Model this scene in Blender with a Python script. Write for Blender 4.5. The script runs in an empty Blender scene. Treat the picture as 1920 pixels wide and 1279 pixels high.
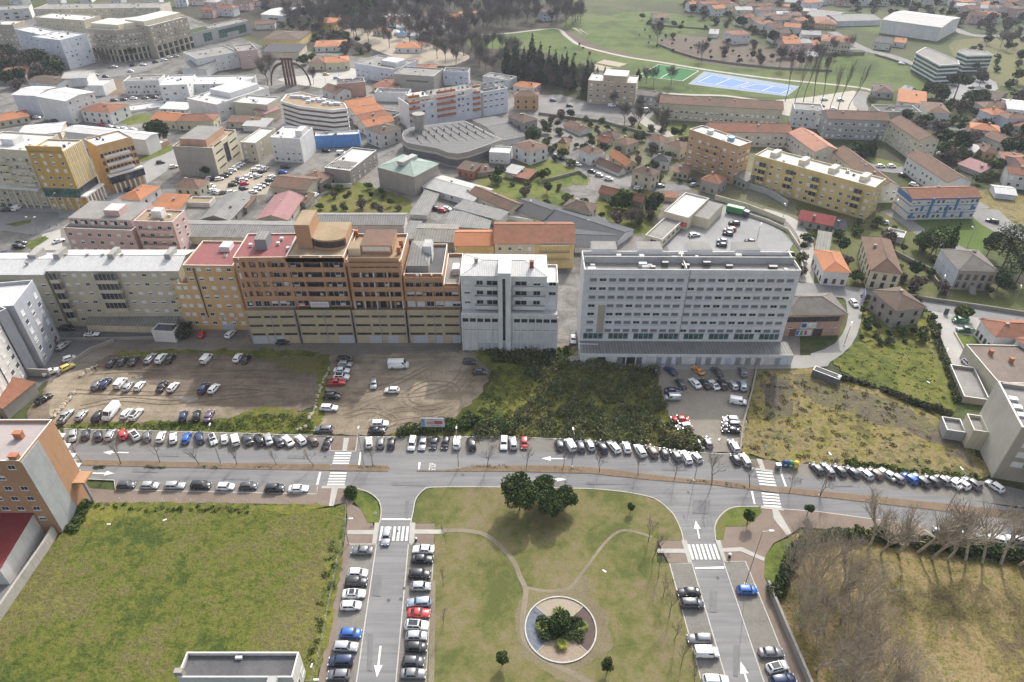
import bpy,bmesh,math,random
import numpy as np
from mathutils import Vector,Matrix
R = math.radians
rnd = random.Random(7)
SC = bpy.context.scene
COL = SC.collection

# ---------------- camera, light, exposure ----------------
FPX = 1280.0; PIT = R(36.0); HC = 118.0
CP,SP = math.cos(PIT),math.sin(PIT)
cam_d = bpy.data.cameras.new('camera'); cam = bpy.data.objects.new('camera',cam_d); COL.objects.link(cam)
cam.location = (0,0,HC); cam.rotation_euler = (R(90) - PIT,0,0)
cam_d.sensor_width = 36; cam_d.lens = 24.0; cam_d.clip_start = 0.5; cam_d.clip_end = 6000
SC.camera = cam
SC.render.resolution_x = 1024; SC.render.resolution_y = 682
SC.view_settings.view_transform = 'Standard'; SC.view_settings.look = 'None'
SC.view_settings.exposure = 0.94; SC.view_settings.gamma = 1.0

SUN_EL,SUN_AZ = R(41),R(19.5)          # azimuth from +Y towards +X
w = bpy.data.worlds.new('World'); SC.world = w; w.use_nodes = True
nt = w.node_tree; bg = nt.nodes['Background']; sky = nt.nodes.new('ShaderNodeTexSky')
sky.sky_type = 'NISHITA'; sky.sun_disc = False; sky.sun_elevation = SUN_EL; sky.sun_rotation = SUN_AZ
sky.altitude = 100; sky.air_density = 1.0; sky.dust_density = 5.0; sky.ozone_density = 1.0
hs = nt.nodes.new('ShaderNodeHueSaturation'); hs.inputs['Saturation'].default_value = .45; nt.links.new(sky.outputs[0],hs.inputs['Color']); nt.links.new(hs.outputs[0],bg.inputs[0]); bg.inputs[1].default_value = 0.15
sd = bpy.data.lights.new('sun','SUN'); sd.energy = 2.0; sd.angle = R(0.9); sd.color = (1,0.94,0.86)
sun = bpy.data.objects.new('sun',sd); COL.objects.link(sun)
sv = Vector((math.sin(SUN_AZ) * math.cos(SUN_EL),math.cos(SUN_AZ) * math.cos(SUN_EL),math.sin(SUN_EL)))
sun.rotation_euler = sv.to_track_quat('Z','Y').to_euler()

# ---------------- from a place in the picture to a place on the ground ----------------
def at(px,py,z=0.0):
 x = (px - 960) / FPX; y = (639.5 - py) / FPX
 rz = -SP + y * CP; t = (z - HC) / rz
 return Vector((x * t,(CP + y * SP) * t,z))
def hgt(ty,by):                         # height of a wall whose top shows at ty and foot at by
 y = (639.5 - by) / FPX; Y = (CP + y * SP) * (-HC / (-SP + y * CP))
 y = (639.5 - ty) / FPX; return HC + Y * (-SP + y * CP) / (CP + y * SP)
# ---------------- materials ----------------
MATS = {}
def newmat(name):
 m = bpy.data.materials.new(name); m.use_nodes = True
 b = m.node_tree.nodes['Principled BSDF']; return m,m.node_tree,b
def N(nt,t,**kw):
 n = nt.nodes.new(t)
 for k,v in kw.items():
  if k in n.inputs: n.inputs[k].default_value = v
  else: setattr(n,k,v)
 return n
def rgba(c,k=1.0): return (c[0] * k,c[1] * k,c[2] * k,1)
def s2l(r,g,b):                        # sRGB 0-255 to linear
 f = lambda v: (v / 255 / 12.92) if v <= 10.3 else ((v / 255 + .055) / 1.055) ** 2.4
 return (f(r),f(g),f(b))
def ramp(nt,src,stops):
 r = N(nt,'ShaderNodeValToRGB'); e = r.color_ramp.elements
 e[0].position,e[0].color = stops[0][0],rgba(stops[0][1])
 e[1].position,e[1].color = stops[-1][0],rgba(stops[-1][1])
 for p,c in stops[1:-1]:
  k = e.new(p); k.color = rgba(c)
 nt.links.new(src,r.inputs[0]); return r.outputs[0]
def coords(nt): return N(nt,'ShaderNodeTexCoord').outputs['Object']
def mixc(nt,f,a,b,mode='MIX'):
 n = N(nt,'ShaderNodeMix',data_type='RGBA',blend_type=mode)
 for i,v in ((0,f),(6,a),(7,b)):
  if hasattr(v,'is_linked') or hasattr(v,'links'): nt.links.new(v,n.inputs[i])
  else: n.inputs[i].default_value = v
 return n.outputs[2]
def noise(nt,co,scale,detail=4,rough=.6,dist=0):
 n = N(nt,'ShaderNodeTexNoise'); n.inputs['Scale'].default_value = scale; n.inputs['Detail'].default_value = detail
 n.inputs['Roughness'].default_value = rough; n.inputs['Distortion'].default_value = dist
 nt.links.new(co,n.inputs['Vector']); return n.outputs[0]
def bump(nt,b,h,st,dist=.1):
 n = N(nt,'ShaderNodeBump'); n.inputs['Strength'].default_value = st; n.inputs['Distance'].default_value = dist
 nt.links.new(h,n.inputs['Height']); nt.links.new(n.outputs[0],b.inputs['Normal'])
def m_plain(name,c,rough=.7,metal=0,var=.12,scale=3.0,coat=0,spec=.5):
 if name in MATS: return MATS[name]
 m,nt,b = newmat(name); co = coords(nt)
 n = noise(nt,co,scale,3)
 col = ramp(nt,n,[(.3,tuple(x * (1 - var) for x in c)),(.7,tuple(min(1,x * (1 + var)) for x in c))])
 nt.links.new(col,b.inputs['Base Color']); b.inputs['Roughness'].default_value = rough
 b.inputs['Metallic'].default_value = metal; b.inputs['Coat Weight'].default_value = coat
 b.inputs['Specular IOR Level'].default_value = spec
 MATS[name] = m; return m
def m_wall(name,c,dirt=.35,streak=True):       # rendered / painted masonry with rain streaks and blotches
 if name in MATS: return MATS[name]
 m,nt,b = newmat(name); co = coords(nt)
 mp = N(nt,'ShaderNodeMapping'); mp.inputs['Scale'].default_value = (1.2,1.2,.12); nt.links.new(co,mp.inputs['Vector'])
 n1 = noise(nt,mp.outputs[0],1.0,5,.65); n2 = noise(nt,co,.25,4,.6); n3 = noise(nt,co,3.0,4,.7)
 a = ramp(nt,n2,[(.3,tuple(x * .88 for x in c)),(.7,tuple(min(1,x * 1.07) for x in c))])
 g = sum(c) / 3 * .45; d = (g * 1.05,g,g * .9)
 f = ramp(nt,n1,[(.52,(0,0,0)),(.78,(dirt,) * 3)])
 a = mixc(nt,f,a,rgba(d))
 f3 = ramp(nt,n3,[(.3,(.93,) * 3),(.75,(1.04,) * 3)])
 a = mixc(nt,1.0,a,f3,'MULTIPLY')
 nt.links.new(a,b.inputs['Base Color']); b.inputs['Roughness'].default_value = .85; b.inputs['Specular IOR Level'].default_value = .25
 bump(nt,b,n3,.25,.03)
 MATS[name] = m; return m
def m_tile(name,c,c2=None,rib=.26,moss=.35):        # clay tile roofs: ribs run down the slope (local x varies)
 if name in MATS: return MATS[name]
 c2 = c2 or tuple(x * .55 for x in c)
 m,nt,b = newmat(name); co = coords(nt)
 n1 = noise(nt,co,.5,5,.7); n2 = noise(nt,co,4.0,3,.7); n3 = noise(nt,co,.15,3,.6)
 a = ramp(nt,n2,[(.3,tuple(x * .75 for x in c)),(.6,c),(.8,tuple(min(1,x * 1.25) for x in c))])
 f = ramp(nt,n1,[(.42,(0,0,0)),(.72,(moss * 1.6,) * 3)]); a = mixc(nt,f,a,rgba(c2))
 f = ramp(nt,n3,[(.45,(0,0,0)),(.7,(moss,) * 3)]); a = mixc(nt,f,a,rgba((.09,.085,.06)))
 wv = N(nt,'ShaderNodeTexWave',wave_type='BANDS',bands_direction='X'); wv.inputs['Scale'].default_value = .314 / rib
 wv.inputs['Distortion'].default_value = .3; nt.links.new(co,wv.inputs['Vector'])
 f = ramp(nt,wv.outputs[0],[(.2,(.72,) * 3),(.6,(1.05,) * 3)]); a = mixc(nt,1.0,a,f,'MULTIPLY')
 nt.links.new(a,b.inputs['Base Color']); b.inputs['Roughness'].default_value = .85; b.inputs['Specular IOR Level'].default_value = .2
 bump(nt,b,wv.outputs[0],.6,.06)
 MATS[name] = m; return m
def m_sheet(name,c,rib=.5,dirt=.4,rough=.55,metal=0.0,axis='X'):    # corrugated / fibre-cement sheets
 if name in MATS: return MATS[name]
 m,nt,b = newmat(name); co = coords(nt)
 n1 = noise(nt,co,.35,5,.7); n2 = noise(nt,co,2.5,3,.7)
 mp = N(nt,'ShaderNodeMapping'); mp.inputs['Scale'].default_value = (1.5,.12,1); nt.links.new(co,mp.inputs['Vector'])
 n4 = noise(nt,mp.outputs[0],1.0,4,.7)
 a = ramp(nt,n2,[(.3,tuple(x * .85 for x in c)),(.7,tuple(min(1,x * 1.1) for x in c))])
 f = ramp(nt,n1,[(.45,(0,0,0)),(.75,(dirt,) * 3)]); a = mixc(nt,f,a,rgba(tuple(x * .45 for x in c)))
 f = ramp(nt,n4,[(.5,(0,0,0)),(.75,(dirt,) * 3)]); a = mixc(nt,f,a,rgba(tuple(x * .5 for x in c)))
 wv = N(nt,'ShaderNodeTexWave',wave_type='BANDS',bands_direction=axis); wv.inputs['Scale'].default_value = .314 / rib
 nt.links.new(co,wv.inputs['Vector'])
 f = ramp(nt,wv.outputs[0],[(.1,(.78,) * 3),(.5,(1.03,) * 3)]); a = mixc(nt,1.0,a,f,'MULTIPLY')
 nt.links.new(a,b.inputs['Base Color']); b.inputs['Roughness'].default_value = max(rough,.8); b.inputs['Specular IOR Level'].default_value = .2
 bump(nt,b,wv.outputs[0],.5,.05)
 MATS[name] = m; return m
def m_ground(name,cols,scales=(.04,.35,3.0),bstr=.5,bdist=.15,rough=.95,amts=(1.0,.6,.5),contrast=.18,streak=None):
 """three colours blended by big patches, middle clumps and fine grain"""
 if name in MATS: return MATS[name]
 m,nt,b = newmat(name); co = coords(nt)
 n1 = noise(nt,co,scales[0],5,.6,.4); n2 = noise(nt,co,scales[1],5,.7,.3); n3 = noise(nt,co,scales[2],4,.75)
 ad = N(nt,'ShaderNodeMath',operation='MULTIPLY_ADD'); nt.links.new(n2,ad.inputs[0]); ad.inputs[1].default_value = amts[1]; nt.links.new(n1,ad.inputs[2])
 sc = N(nt,'ShaderNodeMath',operation='DIVIDE'); nt.links.new(ad.outputs[0],sc.inputs[0]); sc.inputs[1].default_value = 1 + amts[1]
 k = len(cols); st = [(.5 - contrast + 2 * contrast * i / (k - 1),c) for i,c in enumerate(cols)]
 a = ramp(nt,sc.outputs[0],st)
 f = ramp(nt,n3,[(.28,(1 - amts[2],) * 3),(.5,(1.0,) * 3),(.75,(1 + amts[2] * .55,) * 3)])
 a = mixc(nt,1.0,a,f,'MULTIPLY')
 if streak:
  mp = N(nt,'ShaderNodeMapping'); mp.inputs['Scale'].default_value = streak[0]; mp.inputs['Rotation'].default_value = (0,0,R(streak[1])); nt.links.new(co,mp.inputs['Vector'])
  n4 = noise(nt,mp.outputs[0],1.0,4,.6,.6); f = ramp(nt,n4,[(.4,(streak[2],) * 3),(.6,(1.06,) * 3)]); a = mixc(nt,1.0,a,f,'MULTIPLY')
 nt.links.new(a,b.inputs['Base Color']); b.inputs['Roughness'].default_value = rough; b.inputs['Specular IOR Level'].default_value = .15
 mx = N(nt,'ShaderNodeMath',operation='MULTIPLY_ADD'); nt.links.new(n3,mx.inputs[0]); mx.inputs[1].default_value = .5; nt.links.new(n2,mx.inputs[2])
 bump(nt,b,mx.outputs[0],bstr,bdist)
 MATS[name] = m; return m
def m_glass(name='glass',c=(.03,.036,.045),rough=.12):
 if name in MATS: return MATS[name]
 m,nt,b = newmat(name); co = coords(nt)
 a = ramp(nt,noise(nt,co,.6,2),[(.35,tuple(x * .6 for x in c)),(.65,tuple(x * 1.6 for x in c))])
 nt.links.new(a,b.inputs['Base Color']); b.inputs['Roughness'].default_value = rough
 b.inputs['Specular IOR Level'].default_value = .6
 MATS[name] = m; return m
def m_leaf(name,c,var=.35,scale=.6):
 if name in MATS: return MATS[name]
 m,nt,b = newmat(name); co = coords(nt)
 n = noise(nt,co,scale,3,.7)
 a = ramp(nt,n,[(.3,tuple(x * (1 - var) for x in c)),(.7,tuple(x * (1 + var) for x in c))])
 f = ramp(nt,noise(nt,co,.13,3,.6),[(.35,(.62,.70,.66)),(.5,(1,1,1)),(.66,(1.5,1.28,1.05))]); a = mixc(nt,1.0,a,f,'MULTIPLY')
 nt.links.new(a,b.inputs['Base Color']); b.inputs['Roughness'].default_value = .8; b.inputs['Specular IOR Level'].default_value = .2
 MATS[name] = m; return m

# ---------------- meshes and objects ----------------
class MB:
 def __init__(s): s.v = []; s.f = []; s.m = []
 def quad(s,a,b,c,d,mi=0):
  n = len(s.v); s.v += [tuple(a),tuple(b),tuple(c),tuple(d)]; s.f.append((n,n + 1,n + 2,n + 3)); s.m.append(mi)
 def face(s,pts,mi=0):
  n = len(s.v); s.v += [tuple(p) for p in pts]; s.f.append(tuple(range(n,n + len(pts)))); s.m.append(mi)
 def box(s,x0,x1,y0,y1,z0,z1,mi=0,top=None,ang=0,org=(0,0)):
  n = len(s.v); ca,sa = math.cos(ang),math.sin(ang)
  for z in (z0,z1):
   for x,y in ((x0,y0),(x1,y0),(x1,y1),(x0,y1)):
    s.v.append((org[0] + x * ca - y * sa,org[1] + x * sa + y * ca,z))
  F = [(0,3,2,1),(4,5,6,7),(0,1,5,4),(1,2,6,5),(2,3,7,6),(3,0,4,7)]
  for i,f in enumerate(F):
   s.f.append(tuple(n + k for k in f)); s.m.append(top if (i == 1 and top is not None) else mi)
  return s
 def prism(s,poly,z0,z1,mi=0,top=None,cap=True):
  n = len(s.v); k = len(poly)
  z0 = z0 if hasattr(z0,'__len__') else [z0] * k; z1 = z1 if hasattr(z1,'__len__') else [z1] * k
  s.v += [(p[0],p[1],z0[i]) for i,p in enumerate(poly)] + [(p[0],p[1],z1[i]) for i,p in enumerate(poly)]
  for i in range(k):
   j = (i + 1) % k; s.f.append((n + i,n + j,n + k + j,n + k + i)); s.m.append(mi)
  if cap: s.f.append(tuple(n + k + i for i in range(k))); s.m.append(top if top is not None else mi)
  s.f.append(tuple(n + i for i in reversed(range(k)))); s.m.append(mi)
  return s
 def tube(s,p,q,r0,r1=None,n=6,mi=0,caps=True):
  r1 = r0 if r1 is None else r1
  p,q = Vector(p),Vector(q); d = (q - p)
  if d.length < 1e-6: return s
  d.normalize(); u = d.orthogonal().normalized(); w_ = d.cross(u); k = len(s.v)
  for c,r in ((p,r0),(q,r1)):
   for i in range(n):
    a = 2 * math.pi * i / n; s.v.append(tuple(c + (u * math.cos(a) + w_ * math.sin(a)) * r))
  for i in range(n):
   j = (i + 1) % n; s.f.append((k + i,k + j,k + n + j,k + n + i)); s.m.append(mi)
  if caps:
   s.f.append(tuple(k + i for i in reversed(range(n)))); s.m.append(mi)
   s.f.append(tuple(k + n + i for i in range(n))); s.m.append(mi)
  return s
 def lathe(s,prof,n=16,org=(0,0,0),mi=0):
  k = len(s.v)
  for r,z in prof:
   for i in range(n):
    a = 2 * math.pi * i / n; s.v.append((org[0] + r * math.cos(a),org[1] + r * math.sin(a),org[2] + z))
  for j in range(len(prof) - 1):
   for i in range(n):
    i2 = (i + 1) % n; s.f.append((k + j * n + i,k + j * n + i2,k + (j + 1) * n + i2,k + (j + 1) * n + i)); s.m.append(mi)
  return s
 def mesh(s,name,mats,smooth=False):
  me = bpy.data.meshes.new(name); me.from_pydata(s.v,[],s.f)
  for m in (mats if isinstance(mats,(list,tuple)) else [mats]): me.materials.append(m)
  if any(s.m): me.polygons.foreach_set('material_index',s.m)
  if smooth: me.polygons.foreach_set('use_smooth',[True] * len(s.f))
  me.update(); return me
 def build(s,name,mats,parent=None,smooth=False,loc=None,rot=None):
  return link(name,s.mesh(name,mats,smooth),parent,loc,rot)
def link(name,me,parent=None,loc=None,rot=None,scale=None):
 o = bpy.data.objects.new(name,me); COL.objects.link(o)
 if parent is not None: o.parent = parent
 if loc is not None: o.location = loc
 if rot is not None: o.rotation_euler = rot if hasattr(rot,'__len__') else (0,0,rot)
 if scale is not None: o.scale = scale
 return o
def tag(o,label=None,cat=None,group=None,kind=None):
 if label: o['label'] = label
 if cat: o['category'] = cat
 if group: o['group'] = group
 if kind: o['kind'] = kind
 return o
def thing(name,label,cat,loc=(0,0,0),rz=0,group=None):
 o = bpy.data.objects.new(name,None); COL.objects.link(o); o.empty_display_size = .5
 o.location = loc; o.rotation_euler = (0,0,rz); return tag(o,label,cat,group)
KIDS = {}
def kids(o): return [c for c in COL.objects if c.parent == o]
def proto_tree(o):                       # remember a thing's parts once, so copying it is quick
 return (o,[(c,[g for g in kids(c)]) for c in kids(o)])
def copy_thing(pt,loc,rz,label,group=None,scale=None,matswap=None):
 o,ch = pt; r = o.copy(); COL.objects.link(r); r.location = loc; r.rotation_euler = (0,0,rz); r['label'] = label
 if group: r['group'] = group
 if scale is not None: r.scale = scale if hasattr(scale,'__len__') else (scale,) * 3
 for c,gs in ch:
  c2 = c.copy(); COL.objects.link(c2); c2.parent = r
  for g in gs:
   g2 = g.copy(); COL.objects.link(g2); g2.parent = c2
 return r
def smooth_poly(pts,n=6,closed=True):
 out = []; k = len(pts)
 for i in range(k if closed else k - 1):
  p = [pts[(i + j) % k] if closed else pts[min(max(i + j,0),k - 1)] for j in (-1,0,1,2)]
  for t in range(n):
   t /= n; t2 = t * t; t3 = t2 * t
   out.append(tuple(.5 * ((2 * p[1][d]) + (-p[0][d] + p[2][d]) * t + (2 * p[0][d] - 5 * p[1][d] + 4 * p[2][d] - p[3][d]) * t2 + (-p[0][d] + 3 * p[1][d] - 3 * p[2][d] + p[3][d]) * t3) for d in (0,1)))
 if not closed: out.append(tuple(pts[-1][:2]))
 return out
def gp(pts,z=0): return [tuple(at(p[0],p[1],z)[:2]) for p in pts]
PZ = 0.0
def patch(name,px,z,mat,smooth=0,rough=0,world=False,kind='structure',thick=0,label=None,cat=None):
 """a sheet lying on the ground, its outline given by places in the picture"""
 global PZ
 PZ += .0009; z = z + PZ
 pts = [tuple(p[:2]) for p in px] if world else gp(px)
 if smooth: pts = smooth_poly(pts,smooth)
 if rough:
  out = []
  for i in range(len(pts)):
   a,b = Vector(pts[i]),Vector(pts[(i + 1) % len(pts)]); L = (b - a).length; n = max(1,min(60,int(L / max(1.2,rough * 1.5))))
   for j in range(n):
    q = a.lerp(b,j / n); out.append((q.x + rnd.uniform(-rough,rough),q.y + rnd.uniform(-rough,rough)))
  pts = out
 bm = bmesh.new(); vs = [bm.verts.new((p[0],p[1],z)) for p in pts]
 try: f = bm.faces.new(vs)
 except Exception: f = None
 if f: 
  f.normal_update()
  if f.normal.z < 0: f.normal_flip()
  bmesh.ops.triangulate(bm,faces=[f],ngon_method='EAR_CLIP')
  if thick:
   edges = [e for e in bm.edges if len(e.link_faces) == 1]
   r = bmesh.ops.extrude_edge_only(bm,edges=edges)
   for v in [g for g in r['geom'] if isinstance(g,bmesh.types.BMVert)]: v.co.z = z - thick
 me = bpy.data.meshes.new(name); bm.to_mesh(me); bm.free(); me.materials.append(mat)
 o = link(name,me); tag(o,label=label,cat=cat,kind=kind); return o
def ribbon_pts(pts,w):
 L,Rr = [],[]
 for i,p in enumerate(pts):
  a = Vector(pts[max(i - 1,0)][:2]); b = Vector(pts[min(i + 1,len(pts) - 1)][:2]); d = (b - a)
  if d.length < 1e-6: d = Vector((1,0))
  d.normalize(); n = Vector((-d.y,d.x)) * (w / 2); p = Vector(p[:2]); L.append(p + n); Rr.append(p - n)
 return L,Rr
def ribbon(name,pts,w,z,mat,h=0,parent=None,kind='structure',mb=None):
 """a strip of width w along world points; with h it is a raised kerb or wall"""
 own = mb is None; mb = mb or MB(); L,Rr = ribbon_pts(pts,w)
 for i in range(len(pts) - 1):
  a,b,c,d = Rr[i],Rr[i + 1],L[i + 1],L[i]
  mb.quad((*a,z + h),(*b,z + h),(*c,z + h),(*d,z + h))
  if h:
   mb.quad((*a,z),(*b,z),(*b,z + h),(*a,z + h)); mb.quad((*c,z),(*d,z),(*d,z + h),(*c,z + h))
 if h:
  mb.quad((*Rr[0],z),(*Rr[0],z + h),(*L[0],z + h),(*L[0],z)); mb.quad((*Rr[-1],z),(*L[-1],z),(*L[-1],z + h),(*Rr[-1],z + h))
 if own:
  o = mb.build(name,mat,parent)
  if kind: tag(o,kind=kind)
  return o
# ---------------- ground materials ----------------
GR_FAR = m_ground('ground_far',[(.05,.048,.032),(.05,.065,.024),(.07,.085,.032),(.08,.07,.05)],(.012,.06,.6),contrast=.11)
TOWN = m_ground('town_ground',[(.075,.08,.05),(.115,.11,.10),(.16,.155,.145),(.21,.20,.185),(.17,.14,.11)],(.02,.16,1.2),.3,.06,amts=(1,.9,.4),contrast=.12)
ASPH = m_ground('asphalt',[(.155,.155,.158),(.182,.182,.183),(.215,.213,.21)],(.035,.2,14.0),.15,.01,rough=.85,amts=(1,.5,.14),streak=((.05,1.1,1),0,.87))
ASPH_OLD = m_ground('old_asphalt',[(.15,.148,.145),(.19,.188,.18),(.24,.235,.225)],(.05,.3,6.0),.2,.02,rough=.9,amts=(1,.6,.22))
ASPH_CARPARK = m_ground('car_park_asphalt',[(.20,.20,.20),(.25,.25,.25),(.29,.288,.283)],(.05,.3,8.0),.2,.02,rough=.9,amts=(1,.6,.15))
COBBLE = m_ground('granite_setts',[(.135,.127,.112),(.175,.167,.148),(.215,.205,.185)],(.08,.8,5.5),.5,.03,amts=(1,.7,.38))
BRICKPAVE = m_ground('brown_pavers',[(.155,.12,.098),(.185,.147,.12),(.215,.175,.145)],(.08,.6,6.0),.3,.02,amts=(1,.6,.28))
SLAB = m_ground('concrete_slabs',[(.30,.29,.265),(.36,.35,.32),(.41,.40,.37)],(.1,.8,4.0),.2,.02,amts=(1,.6,.15))
LINE = m_plain('road_paint',(.62,.62,.59),.7,var=.1,scale=2.5)
KERB = m_plain('kerb_stone',(.40,.385,.355),.85,var=.15,scale=1.5)
SOIL = m_ground('soil_strip',[(.12,.085,.055),(.17,.125,.085),(.20,.15,.10)],(.1,.7,4),.5,.05,amts=(1,.7,.45))
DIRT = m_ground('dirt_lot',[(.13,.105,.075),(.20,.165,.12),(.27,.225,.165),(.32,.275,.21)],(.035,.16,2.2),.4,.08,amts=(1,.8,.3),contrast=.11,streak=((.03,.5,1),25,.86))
DIRT_DARK = m_ground('dark_dirt',[(.10,.08,.062),(.15,.12,.092),(.20,.165,.125)],(.035,.18,2.0),.4,.08,amts=(1,.8,.35),contrast=.095,streak=((.04,.5,1),12,.84))  # darker brown copy of the lot dirt
TRACK = m_ground('dirt_track',[(.12,.105,.088),(.17,.15,.125),(.22,.195,.165)],(.05,.25,2.5),.4,.06,amts=(1,.6,.3),streak=((.03,.8,1),0,.88))
GRASS_WILD = m_ground('wild_grass',[(.055,.072,.018),(.09,.105,.022),(.13,.132,.03),(.14,.12,.055)],(.045,.28,1.7),.8,.25,amts=(1,.9,.55),contrast=.095)
GRASS_OLIVE = m_ground('meadow_grass',[(.05,.07,.016),(.078,.096,.019),(.112,.12,.025),(.115,.10,.045),(.138,.135,.037)],(.045,.5,1.9),1.0,.45,amts=(1,.8,.55),contrast=.095)
LAWN = m_ground('park_lawn',[(.08,.092,.028),(.115,.115,.04),(.145,.13,.058),(.165,.138,.08)],(.07,.45,3.0),.5,.08,amts=(1,.8,.32),contrast=.095)
LAWN_GREEN = m_ground('green_lawn',[(.055,.075,.018),(.085,.11,.024),(.12,.14,.032),(.13,.12,.05)],(.08,.5,3.0),.5,.1,amts=(1,.8,.4),contrast=.095)
LAWN_FAR = m_ground('park_meadow',[(.04,.062,.017),(.06,.09,.022),(.085,.115,.03),(.10,.10,.045)],(.018,.09,.6),.4,.2,amts=(1,.8,.35),contrast=.11)
SCRUB = m_ground('scrub_ground',[(.05,.065,.02),(.09,.10,.025),(.15,.15,.03),(.14,.11,.055)],(.06,.4,1.8),.8,.3,amts=(1,.9,.5))
HEATH = m_ground('heath_grass',[(.085,.075,.05),(.11,.10,.04),(.17,.15,.04),(.20,.155,.085),(.125,.115,.045),(.09,.10,.03)],(.05,.33,1.7),.9,.3,amts=(1,.95,.6),contrast=.12)
LITTER = m_ground('leaf_litter',[(.10,.075,.045),(.15,.13,.045),(.23,.17,.09),(.11,.13,.03)],(.06,.4,2.2),.8,.2,amts=(1,.9,.75),contrast=.11)
PATHM = m_ground('worn_path',[(.15,.13,.09),(.19,.165,.12),(.23,.20,.155)],(.1,.6,3),.3,.03,amts=(1,.6,.3))
WORN = m_ground('worn_grass',[(.13,.11,.07),(.16,.14,.085),(.15,.145,.05)],(.1,.5,3),.4,.05,amts=(1,.7,.35))
PLOUGH = m_ground('ploughed_field',[(.075,.06,.048),(.105,.085,.065),(.13,.11,.08)],(.03,.2,1.0),.6,.2,amts=(1,.8,.4))
SAND = m_ground('sandy_ground',[(.24,.205,.15),(.31,.27,.21),(.36,.325,.26)],(.03,.3,2),.3,.05,amts=(1,.6,.2))
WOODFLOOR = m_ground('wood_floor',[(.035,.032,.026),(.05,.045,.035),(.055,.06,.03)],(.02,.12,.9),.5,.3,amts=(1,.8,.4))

# ---------------- the ground itself and big areas of cover ----------------
mb = MB(); mb.quad((-1400,-200,0),(1400,-200,0),(1400,1500,0),(-1400,1500,0)); tag(mb.build('ground',GR_FAR),kind='structure')
P = patch
P('town_ground',[(-260,40),(330,22),(500,90),(620,100),(700,110),(1000,175),(1110,205),(1240,200),(1300,215),(1420,262),(1500,330),(1545,470),(1500,560),(1500,700),(1075,700),(-260,720)],.02,TOWN)
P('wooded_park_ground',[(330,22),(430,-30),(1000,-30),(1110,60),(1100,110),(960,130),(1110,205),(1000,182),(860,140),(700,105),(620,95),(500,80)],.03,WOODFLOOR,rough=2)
P('park_meadow',[(880,72),(1040,52),(1085,25),(1200,40),(1320,75),(1420,95),(1600,105),(1700,110),(1762,160),(1640,172),(1540,185),(1330,178),(1200,172),(1180,130),(1100,128),(1010,95),(900,90)],.05,LAWN_FAR,smooth=3)
P('ploughed_field',[(1230,75),(1330,70),(1470,95),(1540,112),(1480,128),(1390,128),(1290,110)],.07,PLOUGH,smooth=3)
P('field',[(1150,28),(1230,22),(1330,40),(1320,60),(1240,62),(1165,50)],.07,LAWN_FAR,smooth=3)
P('heath',[(1790,75),(1960,80),(1960,150),(1860,160),(1800,120)],.06,m_ground('rough_heath',[(.10,.085,.05),(.12,.12,.05),(.11,.13,.04)],(.02,.1,.7)),smooth=3)
P('field',[(1560,45),(1650,45),(1790,70),(1720,72),(1640,62)],.06,LAWN_FAR,smooth=3)
P('earth_bed',[(1042,54),(1058,52),(1090,70),(1130,90),(1190,103),(1240,112),(1200,108),(1130,100),(1085,84)],.075,PLOUGH,smooth=3)
def road(name,pts,w,z=.06,mat=ASPH_OLD,world=False,smooth=5):
 p = pts if world else gp(pts)
 if smooth: p = smooth_poly(p,smooth,closed=False)
 global PZ
 PZ += .0009; return ribbon(name,p,w,z + PZ,mat)
P('bare_soil',[(192,148),(228,150),(232,180),(200,178)],.06,SOIL,rough=1)
P('garden_ground',[(225,226),(270,212),(285,222),(280,238),(240,236)],.06,LAWN_GREEN,rough=1)
# park paths
PALE = m_plain('pale_path',(.30,.28,.24),.9,var=.12,scale=.4)
road('park_path',[(900,66),(960,62),(1040,54),(1062,68),(1085,84),(1130,97),(1180,108),(1240,117),(1330,132),(1450,148),(1600,163),(1640,172)],3.2,.10,PALE)
road('park_path',[(1085,55),(1100,66),(1075,52)],3,.10,PALE)
road('park_path',[(1200,172),(1290,178),(1360,180),(1440,190),(1520,187),(1600,175)],3,.10,PALE)
# sports courts
P('football_pitch',[(1235,121),(1310,133),(1280,152),(1195,143)],.09,m_ground('pitch_grass',[(.03,.12,.04),(.04,.15,.05)],(.05,.3,2),.2,.05,amts=(1,.5,.1)))
mbl = MB()
for a,b in (((1235,121),(1310,133)),((1310,133),(1280,152)),((1280,152),(1195,143)),((1195,143),(1235,121)),((1272,127),(1238,147))):
 ribbon('',gp([a,b]),.35,.13,LINE,mb=mbl)
for a,b in (((1336,141),(1404,155)),((1404,155),(1374,164)),((1374,164),(1309,154)),((1309,154),(1336,141)),((1418,158),(1483,167)),((1483,167),(1464,176)),((1464,176),(1390,165)),((1390,165),(1418,158)),((1370,148),(1342,159)),((1450,162),(1428,171))): ribbon('',gp([a,b]),.3,.15,LINE,mb=mbl)
o = mbl.build('pitch_marking',LINE); tag(o,kind='structure')
P('blue_sports_court',[(1330,138),(1408,155),(1375,166),(1303,155)],.10,m_plain('blue_court_surface',(.055,.14,.38),.8,var=.06))
P('blue_sports_court',[(1413,156),(1490,166),(1465,178),(1382,166)],.10,MATS['blue_court_surface'])
P('court_apron',[(1320,134),(1500,162),(1475,181),(1290,158)],.085,m_plain('court_apron',(.16,.21,.26),.85))
P('petanque_ground',[(1133,112),(1176,120),(1160,126),(1118,118)],.09,SAND)
P('petanque_ground',[(1108,119),(1150,128),(1130,133),(1100,128)],.09,SAND)
P('fairground',[(640,60),(700,55),(840,92),(880,105),(860,118),(790,120),(740,108),(690,88)],.06,SAND,smooth=3)
P('park_forecourt',[(745,100),(800,94),(870,103),(855,122),(800,122),(750,112)],.08,SAND,smooth=3)
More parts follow.
